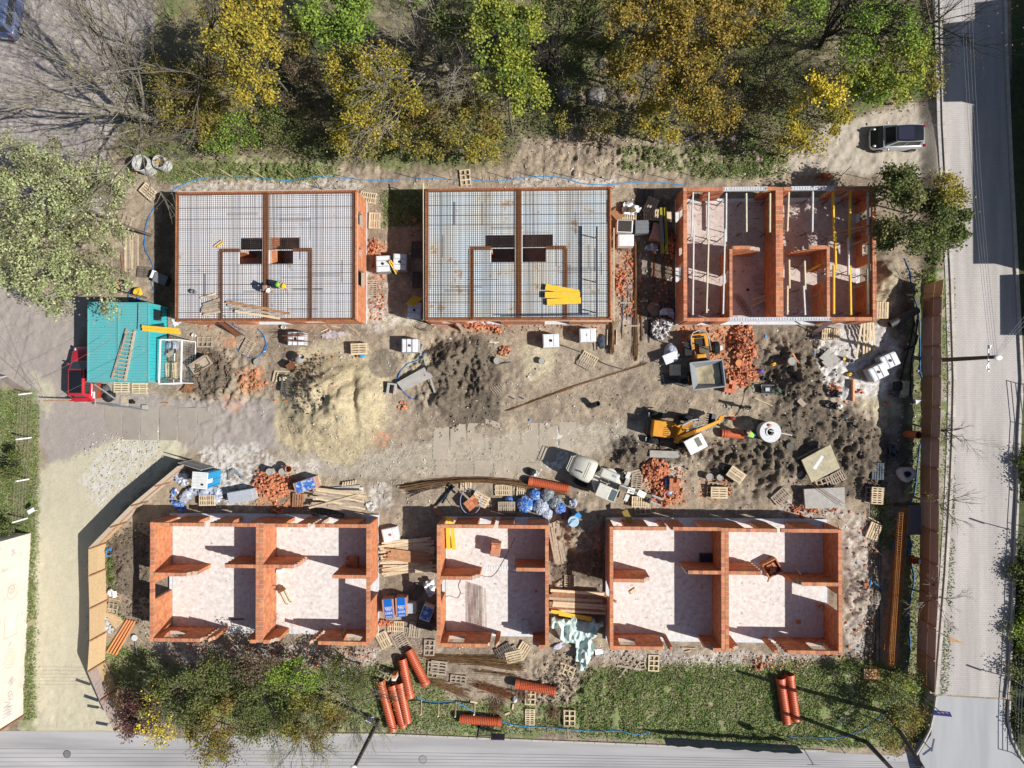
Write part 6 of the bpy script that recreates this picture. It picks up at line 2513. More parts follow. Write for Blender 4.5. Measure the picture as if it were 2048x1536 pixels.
for i,(q0,q1,w_,h_,lb)in enumerate((((1445,832),(1468,830),.1,.08,'orange level stick at the excavator bucket'),)):
	board(q0,q1,w_,h_,M_pvc,lb,'stick','stick')
t=thing('vibrating_tool','small red tool near the worker in the green vest','tool',G(1463,837))
b=MB()
b.blob((0,0,.2),(.26,.14,.2),10,7,.1)
b.build('casing',mat('tool_red',(.3,.04,.03),.5),t)
hose([(1470,832),(1480,818),(1486,800),(1490,780)],.015,M_black,'black cable from the red tool up to the brick heap')
# slabs
for(pts_,h_,lb,m_)in(([(1599,919),(1656,888),(1675,935),(1619,964)],.55,'large tilted sand covered concrete slab',mat('sandy_slab',(.50,.44,.30),.95,.3,2.5,.4,18,spots=((.28,.25,.2),2.2,.58))),([(1607,978),(1688,974),(1689,1014),(1610,1017)],.6,'large grey concrete slab crossed by thin rods',M_conc),([(1636,716),(1654,698),(1662,706),(1646,722)],.22,'upper of the two small grey slabs at the dusty corner',M_conc),([(1642,724),(1665,706),(1679,719),(1653,736)],.28,'lower of the two small grey slabs at the dusty corner',M_conc),([(794,765),(852,733),(866,754),(807,782)],.35,'grey concrete slab tilted right of the sand pile',M_conc),([(1820,1011),(1864,1011),(1861,1071),(1815,1069)],.5,'grey roofing plate in the shade by the brown fence',mat('grey_plate',(.20,.19,.19),.9,.2,12,.2,40))):
	q_=[P(x,y,h_)for x,y in pts_]
	z0=gz(q_[0].x,q_[0].y)
	mb=MB()
	mb.prism([(v.x,v.y)for v in q_],z0+h_-.2,z0+h_)
	o=mb.build('concrete_slab',m_)
	tag(o,lb,'slab')
board((1628,938),(1645,912),.22,.1,M4,'white plank lying on the sand covered slab',z0=.9,z1=.9)
board((1578,962),(1606,944),.3,.05,M0,'pale board left of the sand covered slab','board','board')
board((1592,918),(1634,896),.1,.2,M0,'grey edge plank behind the sand covered slab')
for i,(q0,q1)in enumerate((((1620,966),(1684,1012)),((1627,966),(1689,1008)))):
	hose([q0,((q0[0]+q1[0])/2,(q0[1]+q1[1])/2),q1],.018,M_rust,('left' if i==0 else 'right')+' thin rusty rod across the large grey slab',z=.9,name='rod',cat='rod')
pallet(1648,966,20,'broken pallet between the two large slabs, left one',M0,2)
pallet(1672,955,28,'broken pallet between the two large slabs, right one',M0,1)
pallet(1560,992,42,'grey pallet in two broken pieces left of the large slabs',M0,1)
pallet_stack(1472,950,-35,4,'the tall light stack on the dark soil',M_wood,0)
pallet_stack(1437,985,0,3,'the low stack right of the brick crate',M_wood,0)
pallet(1424,980,84,'old pallet leaning at the low stack right of the brick crate',M0,2)
disc_cap(1420,954,.26,.5,M_conc,'left grey chamber lid above the low pallet stack')
disc_cap(1440,955,.24,.4,M_conc,'right grey chamber lid beside the tall pallet stack')
disc_cap(1578,723,.30,.5,M_conc,'round grey chamber lid in the dark soil below the upper right shell')
disc_cap(1084,722,.24,.45,M_conc,'round grey chamber lid below the left of the two middle tanks')
disc_cap(994,721,.26,.4,M_conc,'round grey chamber lid below the small brick heap')
disc_cap(514,724,.28,.45,mat('sandy_grey',(.36,.33,.28),.9,.2,6),'sandy round chamber lid inside the blue hose loop')
hollow_pipe((1583,707),(1598,727),.09,M_pvc,'short orange pipe beside the round grey lid')
hollow_pipe((1704,760),(1704,802),.12,M_pvc,'orange pipe standing out on the white dust')
for i,(x_,y_)in enumerate(((1712,785),(1718,781),(1722,786))):
	hollow_pipe((x_,y_),(x_+5,y_-1),.07,M_pipe,'small brown pipe sleeve in the group on the white dust').__setitem__('group','brown sleeves on the white dust')
hollow_pipe((1688,803),(1693,806),.07,M_pipe,'single brown pipe sleeve near the crouching workers')
hollow_pipe((1508,796),(1545,812),.045,M_wood,'pale round stick beside the black generator')
t=thing('generator','black framed generator beside the dark soil heap','generator',G(1529,779),R(0))
b=MB()
b.box((0,0,.35),(.75,.55,.5))
b.build('engine',M_black,t)
b=MB()
for z_ in(.08,.68):
	b.tube([(-.45,-.32,z_),(.45,-.32,z_),(.45,.32,z_),(-.45,.32,z_)],.025,5,closed=True)
for sx in(-1,1):
	for sy in(-1,1):
		b.tube([(sx*.45,sy*.32,.08),(sx*.45,sy*.32,.68)],.025,5)
b.build('frame',M_steel,t)
b=MB()
b.box((0,0,.63),(.3,.25,.1))
b.build('tank',M_steel,t)
hose([(1542,782),(1552,781),(1562,785)],.06,mat('green_hose',(.03,.2,.1),.5),'short thick green hose right of the black generator')
hose([(1489,785),(1494,778),(1503,771),(1508,768)],.04,mat('green_hose',(.03,.2,.1),.5),'thin green hose between the brick heap and the generator')
for x_,y_,m_,lb in((1545,729,M_yel,'yellow machine part standing left of the soil heap'),(1696,749,M_yel,'small orange yellow tool on the white dust')):
	t=thing('small_tool',lb,'tool',G(x_,y_),R(30))
	b=MB()
	b.box((0,0,.2),(.35,.26,.3),taper=.8)
	bevel(b.build('casing',m_,t),.04,2)
	b=MB()
	b.tube([(-.1,-.1,.3),(-.15,-.1,.5),(.1,-.1,.5),(.12,-.1,.32)],.02,5)
	b.build('handle',M_black,t)
sack(1520,742,'small purple bag beside the brick heap',mat('purple',(.18,.08,.35),.6,.2,6),(.24,.18,.2),seed=61)
bucket(1527,757,'dark bucket above the black generator',M8)
bucket(1687,718,'black bucket with yellow content on the white dust',M_black,.17,.3,M_yel)
bucket(1700,722,'grey bucket beside the yellow filled one',M_steel,.16,.28)
board((1596,799),(1608,811),.35,.12,M0,'pale block lying on the dark soil','block','block')
ibc(1782,721,25,'right of the two caged tanks on the white dust',base=True)
ibc(1758,744,27,'left of the two caged tanks on the white dust',lidc=M_rust,base=True)
board((1716,752),(1735,741),.7,.03,M_osb,'brown plate lying beside the caged tanks','board','board')
b=MB()
b.tube([G(1703,733,.03),G(1722,765,.03),G(1745,770,.03)],.03,5)
b.tube([G(1703,733,.03),G(1726,716,.03)],.03,5)
tag(b.build('frame_tube',M_ibc),'thin pale frame lying around the caged tank shadow','frame')
for i,(x0,x1,xb,dy)in enumerate(((1724,1713,0,72),(1729,1727,0,72),(1736,1733,0,70),(1742,1744,0,30),(1746,1750,0,62),(1741,1739,0,60))):
	board((x0,645),(x1,645+dy),.13,.04,M_wood,'fresh plank leaning down from the corner of the upper right shell',z0=.8,z1=.12,group='planks leaning at the upper right shell')
pallet_stack(1661,668,0,5,'the tall stack at the corner of the upper right shell',M_wood,1)
pallet(1763,621,88,'light pallet right of the upper right shell',M_wood,0)
b=MB()
b.beam(P(1626,668,.1),P(1662,642,2.3),.34,.05)
tag(b.build('plank_ramp',mat('pink_board',(.5,.33,.28),.85,.2,5)),'pinkish plank ramp leaning on the lower edge of the upper right shell','ramp')
b=MB()
a_,b_=P(478,671,.1),P(440,640,2.7)
b.beam(a_,b_,.5,.05)
tag(b.build('plank_ramp',M_rust),'brown plank ramp leaning on the lower edge of the upper left house','ramp')
t=thing('metal_ladder','grey metal ladder leaning on the lower edge of the upper left house','ladder',P(492,668,.1))
o0=P(492,668,.1)
b_=P(450,637,3.1)-o0
for s_ in(-.18,.18):
	b=MB()
	b.beam((0,s_,0),b_+V3((0,s_,0)),.06,.05)
	b.build('rail',M_steel,t)
for k in range(11):
	b=MB()
	q_=b_*((k+.5)/11)
	b.beam(q_+V3((0,-.18,0)),q_+V3((0,.18,0)),.04,.03)
	b.build('rung',M_steel,t)
t=thing('black_pipe','wide dark ribbed pipe piece in the shade by the brown fence','drain pipe',G(1775,650,.3),R(28))
b=MB()
prof=[]
x=0
while x<2.2:
	prof+=[(.27,x),(.27,x+.04),(.25,x+.05),(.25,x+.08)]
	x+=.09
b.lathe([(.22,0)]+prof+[(.22,2.2),(.22,0)],22,mx=mx_)
b.build('barrel',mat('grey_pipe',(.09,.09,.09),.5,.2,4),t)
for i,pts_ in enumerate(([(1828,642),(1818,690),(1805,740),(1792,790)],[(1836,640),(1828,700),(1822,720),(1820,790)],[(1806,700),(1830,690),(1836,670)])):
	hose(pts_,.045,M_black,('left','right','short')[i]+' black pipe lying in the shade by the brown fence',name='black_hose')
hose([(1808,517),(1820,545),(1826,585),(1836,620),(1840,690),(1840,740),(1850,770),(1862,800),(1858,830),(1848,860),(1838,900),(1834,940),(1830,980),(1820,1010)],.035,M_hose,'dark blue hose along the inside of the brown fence, upper part')
hose([(1820,1060),(1816,1100),(1828,1150),(1822,1190),(1816,1230),(1820,1290),(1812,1330),(1800,1352),(1785,1390),(1772,1420),(1740,1450),(1700,1468),(1660,1476),(1600,1474),(1577,1473)],.04,M_hose,'blue hose curving round the lower right corner of the site')
hose([(1832,620),(1828,640)],.02,M_red,'red strap in the shade by the brown fence',name='strap',cat='strap')
arranged(1800,776,85,2,3,'pale crate frame with dark bags by the fence shade',layers=1,bx=(.5,.3,.2),m=M_wood)
pallet(1800,778,85,'pallet under dark bags right of the caged tanks',M_wood,0)
sack(1793,772,'dark bag lying on the pallet right of the caged tanks',M_black,(.35,.4,.4),seed=63,z=.3)
sack(1790,786,'second dark bag on the pallet, lower one',M8,(.3,.3,.3),seed=64,z=.3)
board((1774,786),(1784,788),.2,.15,M5,'dark red block left of the pallet with bags','brick','brick')
o=inst('loose_brick',loose_brick_mesh(),None,G(1770,809,.1),(0,0,.1))
tag(o,'single red block on the sandy patch below the pallet with bags','brick')
crumple('foil_sheet','pale triangle of foil in the fence shade','foil',[(1820,798),(1845,799),(1832,810)],.1,M4,65,12)
hollow_pipe((1812,868),(1838,870),.27,mat('brown_pipe',(.42,.12,.05),.5,.15,4),'wide brown pipe standing in the fence shade',z0=.1,z1=1.5)
t=thing('big_bag','round pale big bag with dark opening in the fence shade','big bag',G(1806,946))
b=MB()
b.lathe([(.3,0),(.55,.1),(.62,.4),(.55,.7),(.42,.78),(.3,.72),(.22,.6)],20)
for i in range(len(b.v)):
	v_=b.v[i]
	k_=1+.1*math.sin(3*math.atan2(v_[1],v_[0]))+ru(-.03,.03)
	b.v[i]=(v_[0]*k_*1.05,v_[1]*k_*.9,v_[2])
b.build('bag',mat('beige_bag',(.62,.50,.46),.85,.15,4,.3,12),t,smooth=True)
b=MB()
b.blob((0,0,.5),(.34,.3,.2),12,6,.15)
b.build('contents',M_black,t)
crumple('black_foil','shiny black foil heap at the edge of the fence shade','foil',[(1772,888),(1784,884),(1792,900),(1790,918),(1776,922),(1770,905)],.4,mat('black_foil',(.03,.035,.04),.2,.4,5,spec=.7),67,20,fold=5)
pallet(1805,912,50,'old dark pallet in the fence shade above the big bag',M2,1)
pallet(1754,942,88,'dark blue grey pallet on the soil left of the big bag',mat('slate_timber',(.12,.14,.16),.9,.2,5),0)
pallet_stack(1755,991,86,5,'the tall stack above the grassy tuft at the right',M_wood,1)
pallet(1740,990,84,'old pallet leaning left of the tall stack at the right',M0,2)
pallet(1755,968,-25,'broken old pallet above the tall stack at the right',M2,2)
pallet(1746,1062,68,'light pallet lying alone beside the rusty bar cages',M_wood,0)
barbundle((1735,1008),(1835,1010),10,.6,M_rust,'thin rusty mesh lying below the tall pallet stack',r=.01,hh=.04)
board((1736,1034),(1761,1047),.08,.06,M_wood,'thin pale batten above the lone pallet')
board((1740,1090),(1766,1112),.1,.06,M0,'grey batten below the lone pallet')
# long rusty cages
for k,(q0,q1,hh_)in enumerate((((1806,1020),(1778,1330),.7),((1814,1016),(1786,1335),.75),((1797,1050),(1770,1300),.4),((1801,1025),(1782,1330),1.1))):
	b=MB()
	a_,b_=P(q0[0],q0[1],hh_),P(q1[0],q1[1],hh_)
	d=(b_-a_).normalized()
	n_=V3((-d.y,d.x,0))
	for s_ in(-.12,.12):
		for z_ in(-.12,.12):
			b.beam(a_+n_*s_+V3((0,0,z_)),b_+n_*s_+V3((0,0,z_)),.022,.022)
	for j in range(62):
		q_=a_.lerp(b_,j/61)
		b.tube([q_+n_*.13+V3((0,0,.13)),q_-n_*.13+V3((0,0,.13)),q_-n_*.13-V3((0,0,.13)),q_+n_*.13-V3((0,0,.13))],.011,4,closed=True)
	tag(b.build('bar_cage',mat('orange_rust',(.42,.17,.05),.9,.35,4,isl=.2)),('leftmost low','rightmost','shaded lowest','topmost')[k]+' one of the long rusty bar cages along the fence','bar cage')
barbundle((1752,1010),(1740,1325),24,.9,M_rebar,'dark long bars spread on the ground left of the rusty cages',r=.014,hh=.05)
b=MB()
b.box((0,0,.12),(.9,.7,.1))
o=b.build('wood_tray',M_wood)
o.location=G(1739,1346)
tag(o,'wooden tray under the rusty wire tangle','tray')
b=MB()
c_=G(1739,1345)
for i in range(220):
	a_=V3((random.gauss(0,.28),random.gauss(0,.26),random.random()*.35+.15))
	b.tube([c_+a_,c_+a_+V3((ru(-.2,.2),ru(-.2,.2),ru(-.08,.1)))],.012,4)
tag(b.build('wire_tangle',mat('orange_rust',(.4,.2,.1))),'rusty wire tangle heaped on the small wooden tray','wire')
for i,(q0,q1)in enumerate((((1743,1152),(1737,1176)),((1746,1163),(1767,1180)))):
	hose([q0,((q0[0]+q1[0])/2,(q0[1]+q1[1])/2),q1],.05,M_hosel,('upright' if i==0 else 'slanting')+' short light blue pipe right of the lower right shell',name='blue_pipe',cat='pipe')
o=inst('loose_brick',loose_brick_mesh(),None,G(1730,1167,.12),(.1,0,.2))
tag(o,'single orange block left of the short blue pipes','brick')
t=thing('meter_box','small red and white box in the fence shade','box',G(1825,1118))
b=MB()
b.box((0,0,.4),(.55,.4,.5))
b.build('casing',mat('box_red',(.4,.05,.03),.5),t)
b=MB()
b.box((.17,-.02,.66),(.18,.3,.02))
b.build('white_label',M_white,t)
# ---- middle yard
ibc(1102,681,2,'left of the two clean tanks below the upper middle house',base=False,cage=False,lidc=M_black,milky=M_ibc)
ibc(1176,670,2,'right of the two clean tanks below the upper middle house',cage=False,lidc=M_ibc)
ibc(819,691,0,'caged tank with two caps below the middle gap',lidc=M_rust)
ibc(590,677,0,'tank covered with rusty bars below the upper left house')
barbundle((570,672),(612,670),9,.3,M_rust,'short rusty bars lying across the covered tank',z=1.25,r=.015,hh=.05)
barbundle((575,681),(615,683),6,.12,M_rust,'few rusty bars at the lower edge of the covered tank',z=1.25,r=.015,hh=.05)
pallet_stack(718,697,0,4,'the neat light stack left of the middle gap',M_wood,0)
pallet(1178,718,-28,'upper light pallet of the slanting pair below the clean tanks',M_wood,1)
pallet(1172,726,-28,'lower light pallet of the slanting pair below the clean tanks',M0,1,z=0.0)
hose([(1121,690),(1150,700),(1180,712),(1210,728),(1245,738)],.035,M8,'grey hose running from the clean tank past the slanting pallets')
pallet(411,684,0,'grey pallet with three boards on the dirt below the upper left house',M0,2,w=1.0)
pallet(495,695,62,'sandy broken pallet inside the blue hose loop',M0,1)
bucket(390,671,'white bucket above the grey pallet',M_white,.15,.25)
bucket(569,655,'white bucket with dark ring above the covered tank',M_white,.16,.3,M_conc)
hose([(516,658),(528,672),(532,690),(526,704),(514,714),(495,714),(482,706),(474,697)],.04,M_hose,'thick blue hose loop in the dirt below the upper left house')
hose([(523,672),(530,678),(533,698),(518,712)],.03,M_hose,'second thinner blue hose inside the dirt loop')
t=thing('open_tray','long brown wooden trough with dark water in the dirt','trough',G(404,730),R(32))
for(c_,d_)in(((0,.35,.3),(1.5,.06,.6)),((0,-.35,.12),(1.5,.06,.15)),((-.75,0,.15),(.06,.75,.25)),((.75,0,.15),(.06,.75,.25)),((0,0,.03),(1.5,.7,.04))):
	b=MB()
	b.box(c_,d_)
	b.build('board',M0,t)
t=thing('brush_heap','heap of reddish dry straw beside the lattice cage','straw',G(376,774))
b=MB()
for i in range(260):
	a_=ru(-2.4,.4)
	L_=ru(.3,.75)
	b.beam((ru(-.1,.1),ru(.0,.3),ru(.05,.3)),(math.cos(a_)*L_,.2+math.sin(a_)*L_,ru(.02,.2)),.018,.018)
b.build('straw',mat('straw_red',(.34,.17,.09),.9,.3,6,isl=.3),t)
# concrete mixer near the sand pile
t=thing('concrete_mixer','small grey concrete mixer at the upper edge of the sand pile','concrete mixer',G(594,727),R(35))
b=MB()
b.lathe([(1e-3,0),(.2,0),(.34,.25),(.34,.45),(.24,.75),(.2,.75),(.3,.45),(1e-3,.1)],20,(.25,0,.45),Matrix.Rotation(.9,3,'Y'))
o=b.build('drum',M_conc,t)
smooth_by_angle(o)
b=MB()
b.box((-.35,0,.55),(.5,.4,.45))
b.build('motor_box',M_rust,t)
b=MB()
for sy in(-.3,.3):
	b.beam((-.5,sy,0),(.3,sy,.7),.05,.05)
	b.beam((.5,sy,0),(.1,sy,.7),.05,.05)
b.build('frame',M1,t)
for sy in(-1,1):
	b=MB()
	b.lathe([(.06,-.03),(.18,-.03),(.18,.03),(.06,.03)],14,(-.5,sy*.36,.18),Matrix.Rotation(PI/2,3,'X'))
	b.build('wheel',M_rubber,t)
board((546,763),(551,741),.1,.08,M_wood,'inner upright pale batten of the corner frame')
board((551,742),(580,743),.1,.08,M_wood,'horizontal pale batten of the corner frame')
board((553,764),(557,745),.1,.08,M_wood,'outer upright pale batten of the corner frame')
pallet(574,768,85,'dark pallet with small rolls beside the sand pile',M2,1)
b=MB()
for k in range(7):
	b.cyl(G(564+(k%4)*3.6,756+(k//4)*4,.2),.07,.15,10)
tag(b.build('rolls',M_yelp),'small pale rolls on the dark pallet beside the sand pile','rolls')
barbundle((566,762),(570,788),26,.3,M8,'grey wires hanging over the dark pallet',hh=.2,r=.012)
for i,(x_,y_)in enumerate(((550,801),(569,801))):
	board((x_,y_),(x_+6,y_+1),.12,.1,M_pvc,('left' if i==0 else 'right')+' small orange peg in the yard left of the sand pile','peg','peg')
board((649,792),(654,801),.06,.05,M_white,'white stick standing in the sand pile')
crumple('foil_heap','tangle of pale blue strings below the upper left house','strings',[(640,668),(660,660),(700,662),(696,672),(660,680),(645,678)],.12,mat('pink_blue_strings',(.5,.42,.42),.8,.3,9,spots=((.1,.2,.35),6,.55)),71,22,fold=6)
barbundle((694,652),(720,672),18,.35,M0,'fan of grey sticks below the right end of the upper left house',r=.02,hh=.15)
for i,(q0,q1)in enumerate((((642,664),(656,658)),((655,650),(672,662)),((663,652),(682,656)),((638,648),(658,660)))):
	board(q0,q1,.07,.05,(M_wood,M1)[i%2],'short stick thrown below the upper left house',group='sticks thrown below the upper left house')
b=MB()
b.blob(G(725,712,.1),(.25,.16,.1),12,6,.05)
tag(b.build('blue_tub',M_hosel),'small blue tub below the neat pallet stack','tub')
b=MB()
for k in range(3):
	b.tube([G(842+k*4,650+k*2,.04)+V3((.55*math.cos(a_*PI/8),.3*math.sin(a_*PI/8),0))for a_ in range(16)],.012,4,closed=True)
tag(b.build('wire_loops',M_black),'thin black cable loops below the left corner of the upper middle house','cable')
hose([(853,704),(835,720),(815,728),(800,745),(797,765),(808,785),(824,797),(838,799)],.035,M_hose,'blue hose bending round the tilted grey slab')
for i,(q0,q1,lb)in enumerate((((841,712),(847,688),'white plank right of the caged tank'),((848,715),(870,785),'pale slab edge right of the tilted grey slab'))):
	board(q0,q1,.12,.1,M_conc,lb,'post','post')
t=thing('concrete_trough','small concrete trough with dark hollow left of the tilted slab','trough',G(785,777),R(-8))
for(c_,d_)in(((-.26,0,.25),(.12,.8,.5)),((.26,0,.25),(.12,.8,.5)),((0,.34,.25),(.4,.12,.5))):
	b=MB()
	b.box(c_,d_)
	b.build('side',M_conc,t)
hollow_pipe((1182,812),(1196,807),.2,mat('dark_pipe',(.05,.06,.06),.5),'short dark pipe standing on the haul road',z0=.1,z1=.9)
for i,(q0,q1)in enumerate((((1019,793),(1029,798)),((1040,794),(1048,798)))):
	board(q0,q1,.08,.08,M8,('left' if i==0 else 'right')+' short dark peg on the haul road','peg','peg')
b=MB()
for i in range(6):
	b.beam(G(980+i*4,776-i*1.5,.05),G(992+i*4,790-i*1.5,.05),.06,.04)
tag(b.build('grate',M0),'old wooden grate sunk in the dirt above the haul road','grate')
b=MB()
b.beam(G(979,684,.1),G(998,685,.1),.08,.06)
tag(b.build('batten',M_yelp),'short pale batten below the orange tiles','batten')
board((992,711),(1015,717),.09,.06,M_wood,'pale stick beside the small brick heap')
board((1000,728),(1022,724),.06,.06,M8,'dark thin stick below the round grey lid')
board((911,640),(925,661),.2,.06,M0,'grey plank leaning on the lower edge of the upper middle house',z0=2.0,z1=.1)
for i,(q0,q1)in enumerate((((1188,655),(1190,702)),((1193,655),(1197,700)))):
	board(q0,q1,.13,.05,M0,('left' if i==0 else 'right')+' weathered plank right of the right clean tank')
sack(1203,683,'dark bag right of the clean tank planks',M8,(.32,.55,.25),seed=73)
# ---- lower yard
t=thing('portable_toilet','blue portable toilet with white roof by the chipboard fence','portable toilet',P(399,961,2.2)-V3((0,0,2.2)),R(-4))
b=MB()
b.box((0,0,1.1),(1.05,1.1,2.1))
b.build('cabin',M_blue,t)
for k in range(5):
	b=MB()
	b.box((0,-.44+k*.22,2.18),(1.12,.18,.05))
	b.build('roof_rib',M_whitep,t)
b=MB()
b.box((0,0,2.15),(1.14,1.2,.06))
b.build('roof',M_white,t)
b=MB()
b.cyl((.25,-.28,2.18),.07,.12,12)
b.build('vent',M_black,t)
b=MB()
b.box((.535,-.05,1.7),(.02,.3,.7))
b.build('door_sign',M_white,t)
b=MB()
b.box((.53,0,1.05),(.02,.03,1.9))
b.box((.53,-.45,1.05),(.02,.03,1.9))
b.build('door_frame',mat('dark_blue',(.01,.14,.3),.5),t)
crumple('blue_foil','crumpled blue and clear foil left of the portable toilet','foil',[(350,945),(372,938),(384,950),(380,972),(362,972),(346,958)],.4,M_foilw,81,24,fold=4)
crumple('blue_foil','crumpled blue foil strip behind the chipboard fence end','foil',[(342,985),(352,972),(358,980),(350,998),(342,1000)],.2,M_foil,82,16,fold=4)
crumple('clear_foil','crumpled clear foil spread below the portable toilet','foil',[(362,985),(380,972),(440,970),(455,985),(440,1010),(420,1000),(395,992),(375,1008),(360,1002)],.4,M_foilw,83,30,fold=4)
crumple('blue_foil','dark blue crumpled foil in the shade below the clear foil','foil',[(342,1000),(370,1002),(378,1018),(368,1028),(352,1014)],.3,M_foil,84,18,fold=4)
pallet_stack(414,1000,0,3,'the light stack below the portable toilet',M_wood,1)
pack(480,993,10,(1.9,.85,.75),mat('pale_grey_blocks',(.42,.45,.50),.8,.2,8,spots=((.25,.27,.3),14,.58)),'long grey pack of blocks under clear foil',baseo=True)
for x_,y_,lb in((535,946,'left'),(560,946,'right')):
	disc_cap(x_+3,y_-2,.26,.9,M_conc,lb+' grey capped chamber riser behind the brick heap at the lower left')
hollow_pipe((568,938),(577,938),.26,mat('clay_pipe',(.55,.25,.13),.7,.2,5),'short open clay pipe behind the brick heap at the lower left',z0=.1,z1=.85)
b=MB()
c_=[(455,950),(459,938),(468,936),(478,944),(490,955),(492,960),(484,958),(472,948),(462,945)]
crumple('grey_net','dark net loop on the cement dust','net',[(455,962),(457,940),(468,935),(480,942),(494,957),(488,962),(474,950),(464,946),(462,962)],.15,mat('net_grey',(.22,.24,.25),.8),85,20)
pack(610,971,18,(1.7,.85,.8),mat('pink_wrap',(.50,.30,.24),.4,.2,6),'brick pack with blue printed foil at the brick heap',mtop=M_foil)
pallet(597,1002,86,'brown pallet left of the long fresh boards',M1,0)
# planks 620-730 x 980-1025
planks('plank_pile','wide pile of fresh boards above the lower left shell','plank pile',676,1000,-6,3.8,10,1.5,[M_wood,M_wood,M0],2,.14,ja=7,z=.5)
board((618,1016),(715,990),.14,.04,M_wood,'long board lying crosswise on the wide board pile',z0=.65,z1=.65)
board((655,1012),(722,1036),.2,.06,M0,'thick grey plank sliding off the wide board pile',z0=.6,z1=.6)
for i in range(6):
	board((685+i*5,972-i*.8),(687+i*5,964-i*.8),.09,.09,M_wood,'short peg in the row above the wide board pile','peg','peg',z0=.2,z1=.2,group='pegs above the wide board pile')
board((660,982),(727,978),.3,.1,M_whitep,'white flat board above the wide board pile','board','board')
board((655,978),(720,972),.2,.1,M_conc,'grey flat board above the white one','board','board')
pallet_stack(640,1020,4,2,'the dark pair under the wide board pile, left',M2,1)
pallet_stack(672,1024,-4,2,'the dark pair under the wide board pile, right',M2,1)
heap(555,1022,.5,.4,14,.2,'few shaded bricks above the lower left shell',big=.9)
crumple('rubbish_pile','small white rubbish right of the wide board pile','rubbish',[(731,1005),(748,1002),(754,1012),(748,1024),(734,1020)],.15,mat('mixed_rubbish',(.6,.6,.6)),86,14)
# bricks and pallet jack in the shells
arranged(707,1121,0,3,3,'stacked bricks in the shaded corner of the lower left shell',z=.25,layers=2,miss=.2,onp=False)
t=thing('pallet_jack','yellow pallet jack on the pale floor of the lower left shell','pallet jack',P(566,1178,.3),R(-62))
for s_ in(-.17,.17):
	b=MB()
	b.box((.65,s_,.12),(1.15,.16,.06))
	bevel(b.build('fork',M_yelp,t),.02,2)
	b=MB()
	b.cyl((1.1,s_,.08),.04,.08,10)
	b.build('roller',M_black,t)
b=MB()
b.box((.0,0,.28),(.22,.5,.3))
b.build('pump_housing',M_rust,t)
b=MB()
b.tube([(-.05,0,.3),(-.35,.05,.9),(-.38,.05,1.1)],.025,6)
b.tube([(-.38,-.12,1.1),(-.38,.22,1.1)],.025,6)
b.build('handle',M8,t)
t=thing('folding_trestle','rusty bar trestle leaning in the lower left shell','trestle',P(546,1240,.3),R(20))
for k in range(2):
	b=MB()
	for s_ in(0,1):
		b.beam((-.7,k*.3,s_*.35),(.5,k*.3,s_*.35+.1),.02,.02)
	for j in range(6):
		b.beam((-.7+j*.24,k*.3,0),(-.7+j*.24,k*.3,.4),.015,.015)
	b.build('side',M_rust,t)
b=MB()
for j in range(5):
	b.beam((-.6+j*.25,0,.3),(-.6+j*.25,.3,.3),.015,.015)
b.build('crossbars',M_rust,t)
board((697,1247),(684,1272),.09,.05,M0,'grey batten leaning on the lower wall of the lower left shell',z0=.3,z1=1.9)
board((488,1238),(462,1239),.13,.05,M1,'short brown batten in the middle shade of the lower left shell',z0=.3,z1=.3)
b=MB()
b.box((0,0,.2),(.35,.3,.35))
o=b.build('white_box',M_white)
o.location=P(561,1141,.25)
tag(o,'small white box behind the inner wall of the lower left shell','box')
pack(991,1098,-5,(.72,.98,.95),mat('brick_pack',(.52,.24,.16),.7,.2,9),'tall pack of red bricks standing in the lower middle shell',baseo=True,name='brick_pack',cat='brick pack',mtop=None).location.z=.25
b=MB()
for i,(x_,y_)in enumerate(((-.2,.1),(-.2,-.14),(.02,.12),(0.15,-.3),(.2,-.15),(-.03,-.35))):
	pass
arranged(992,1094,-5,2,2,'loose bricks lying on top of the tall brick pack',z=1.05,layers=1,miss=.0,onp=False)
hbeam((895,1034),(897,1098),1.2,.4,'left yellow plank leaning through the window of the lower middle shell',M_yel,wd=.28,hh=.08,name='formwork_panel')
hbeam((903,1036),(908,1099),1.0,.45,'right yellow plank leaning through the window of the lower middle shell',M_yel,wd=.28,hh=.08,name='formwork_panel')
t=thing('bar_mesh','bundle of rusty bar ladders leaning in the lower middle shell','bar mesh',P(954,1210,.5))
for k in range(7):
	b=MB()
	x_=-.62+k*.2
	y0,y1=1.6-k*.06,-1.5-k*.06
	for s_ in(-.045,.045):
		b.beam((x_+s_,y0,-.1+.02*k),(x_+s_+.1,y1,.02*k),.02,.02)
	for j in range(28):
		q_=j/27
		b.beam((x_-.05+.1*q_,y0+(y1-y0)*q_,.02*k),(x_+.05+.1*q_,y0+(y1-y0)*q_,.02*k),.014,.014)
	b.build('bar_ladder',M3 if k>2 else M_rust,t)
arranged(1050,1250,88,3,2,'grey hollow blocks in the shade of the lower middle shell',z=.25,layers=2,miss=.1,onp=False,m=M_concl,bx=(.30,.22,.2))
hose([(887,1194),(900,1192),(915,1196),(921,1185),(917,1172),(922,1160)],.014,M8,'thin cable curling on the floor of the lower middle shell',z=.28,name='cable',cat='cable')
hose([(962,1151),(980,1154),(992,1146),(1002,1130),(1012,1112),(1030,1075)],.014,M8,'dark cable crossing the lower middle shell',z=.28,name='cable',cat='cable')
b=MB()
for k in range(11):
	b.box(P(968+k*5.2,1135.5,.26),(.13,.26,.03))
tag(b.build('pale_strips',M_ibc),'row of pale blocks on the doorway floor of the lower middle shell','blocks')
t=thing('mixing_tub','dark blue tub on a board in the shade of the lower right shell','tub',P(1411,1115,.3),R(0))
b=MB()
b.box((0,0,.12),(.8,.55,.22),taper=1.0)
b.build('tub',mat('navy',(.03,.05,.09),.5),t)
b=MB()
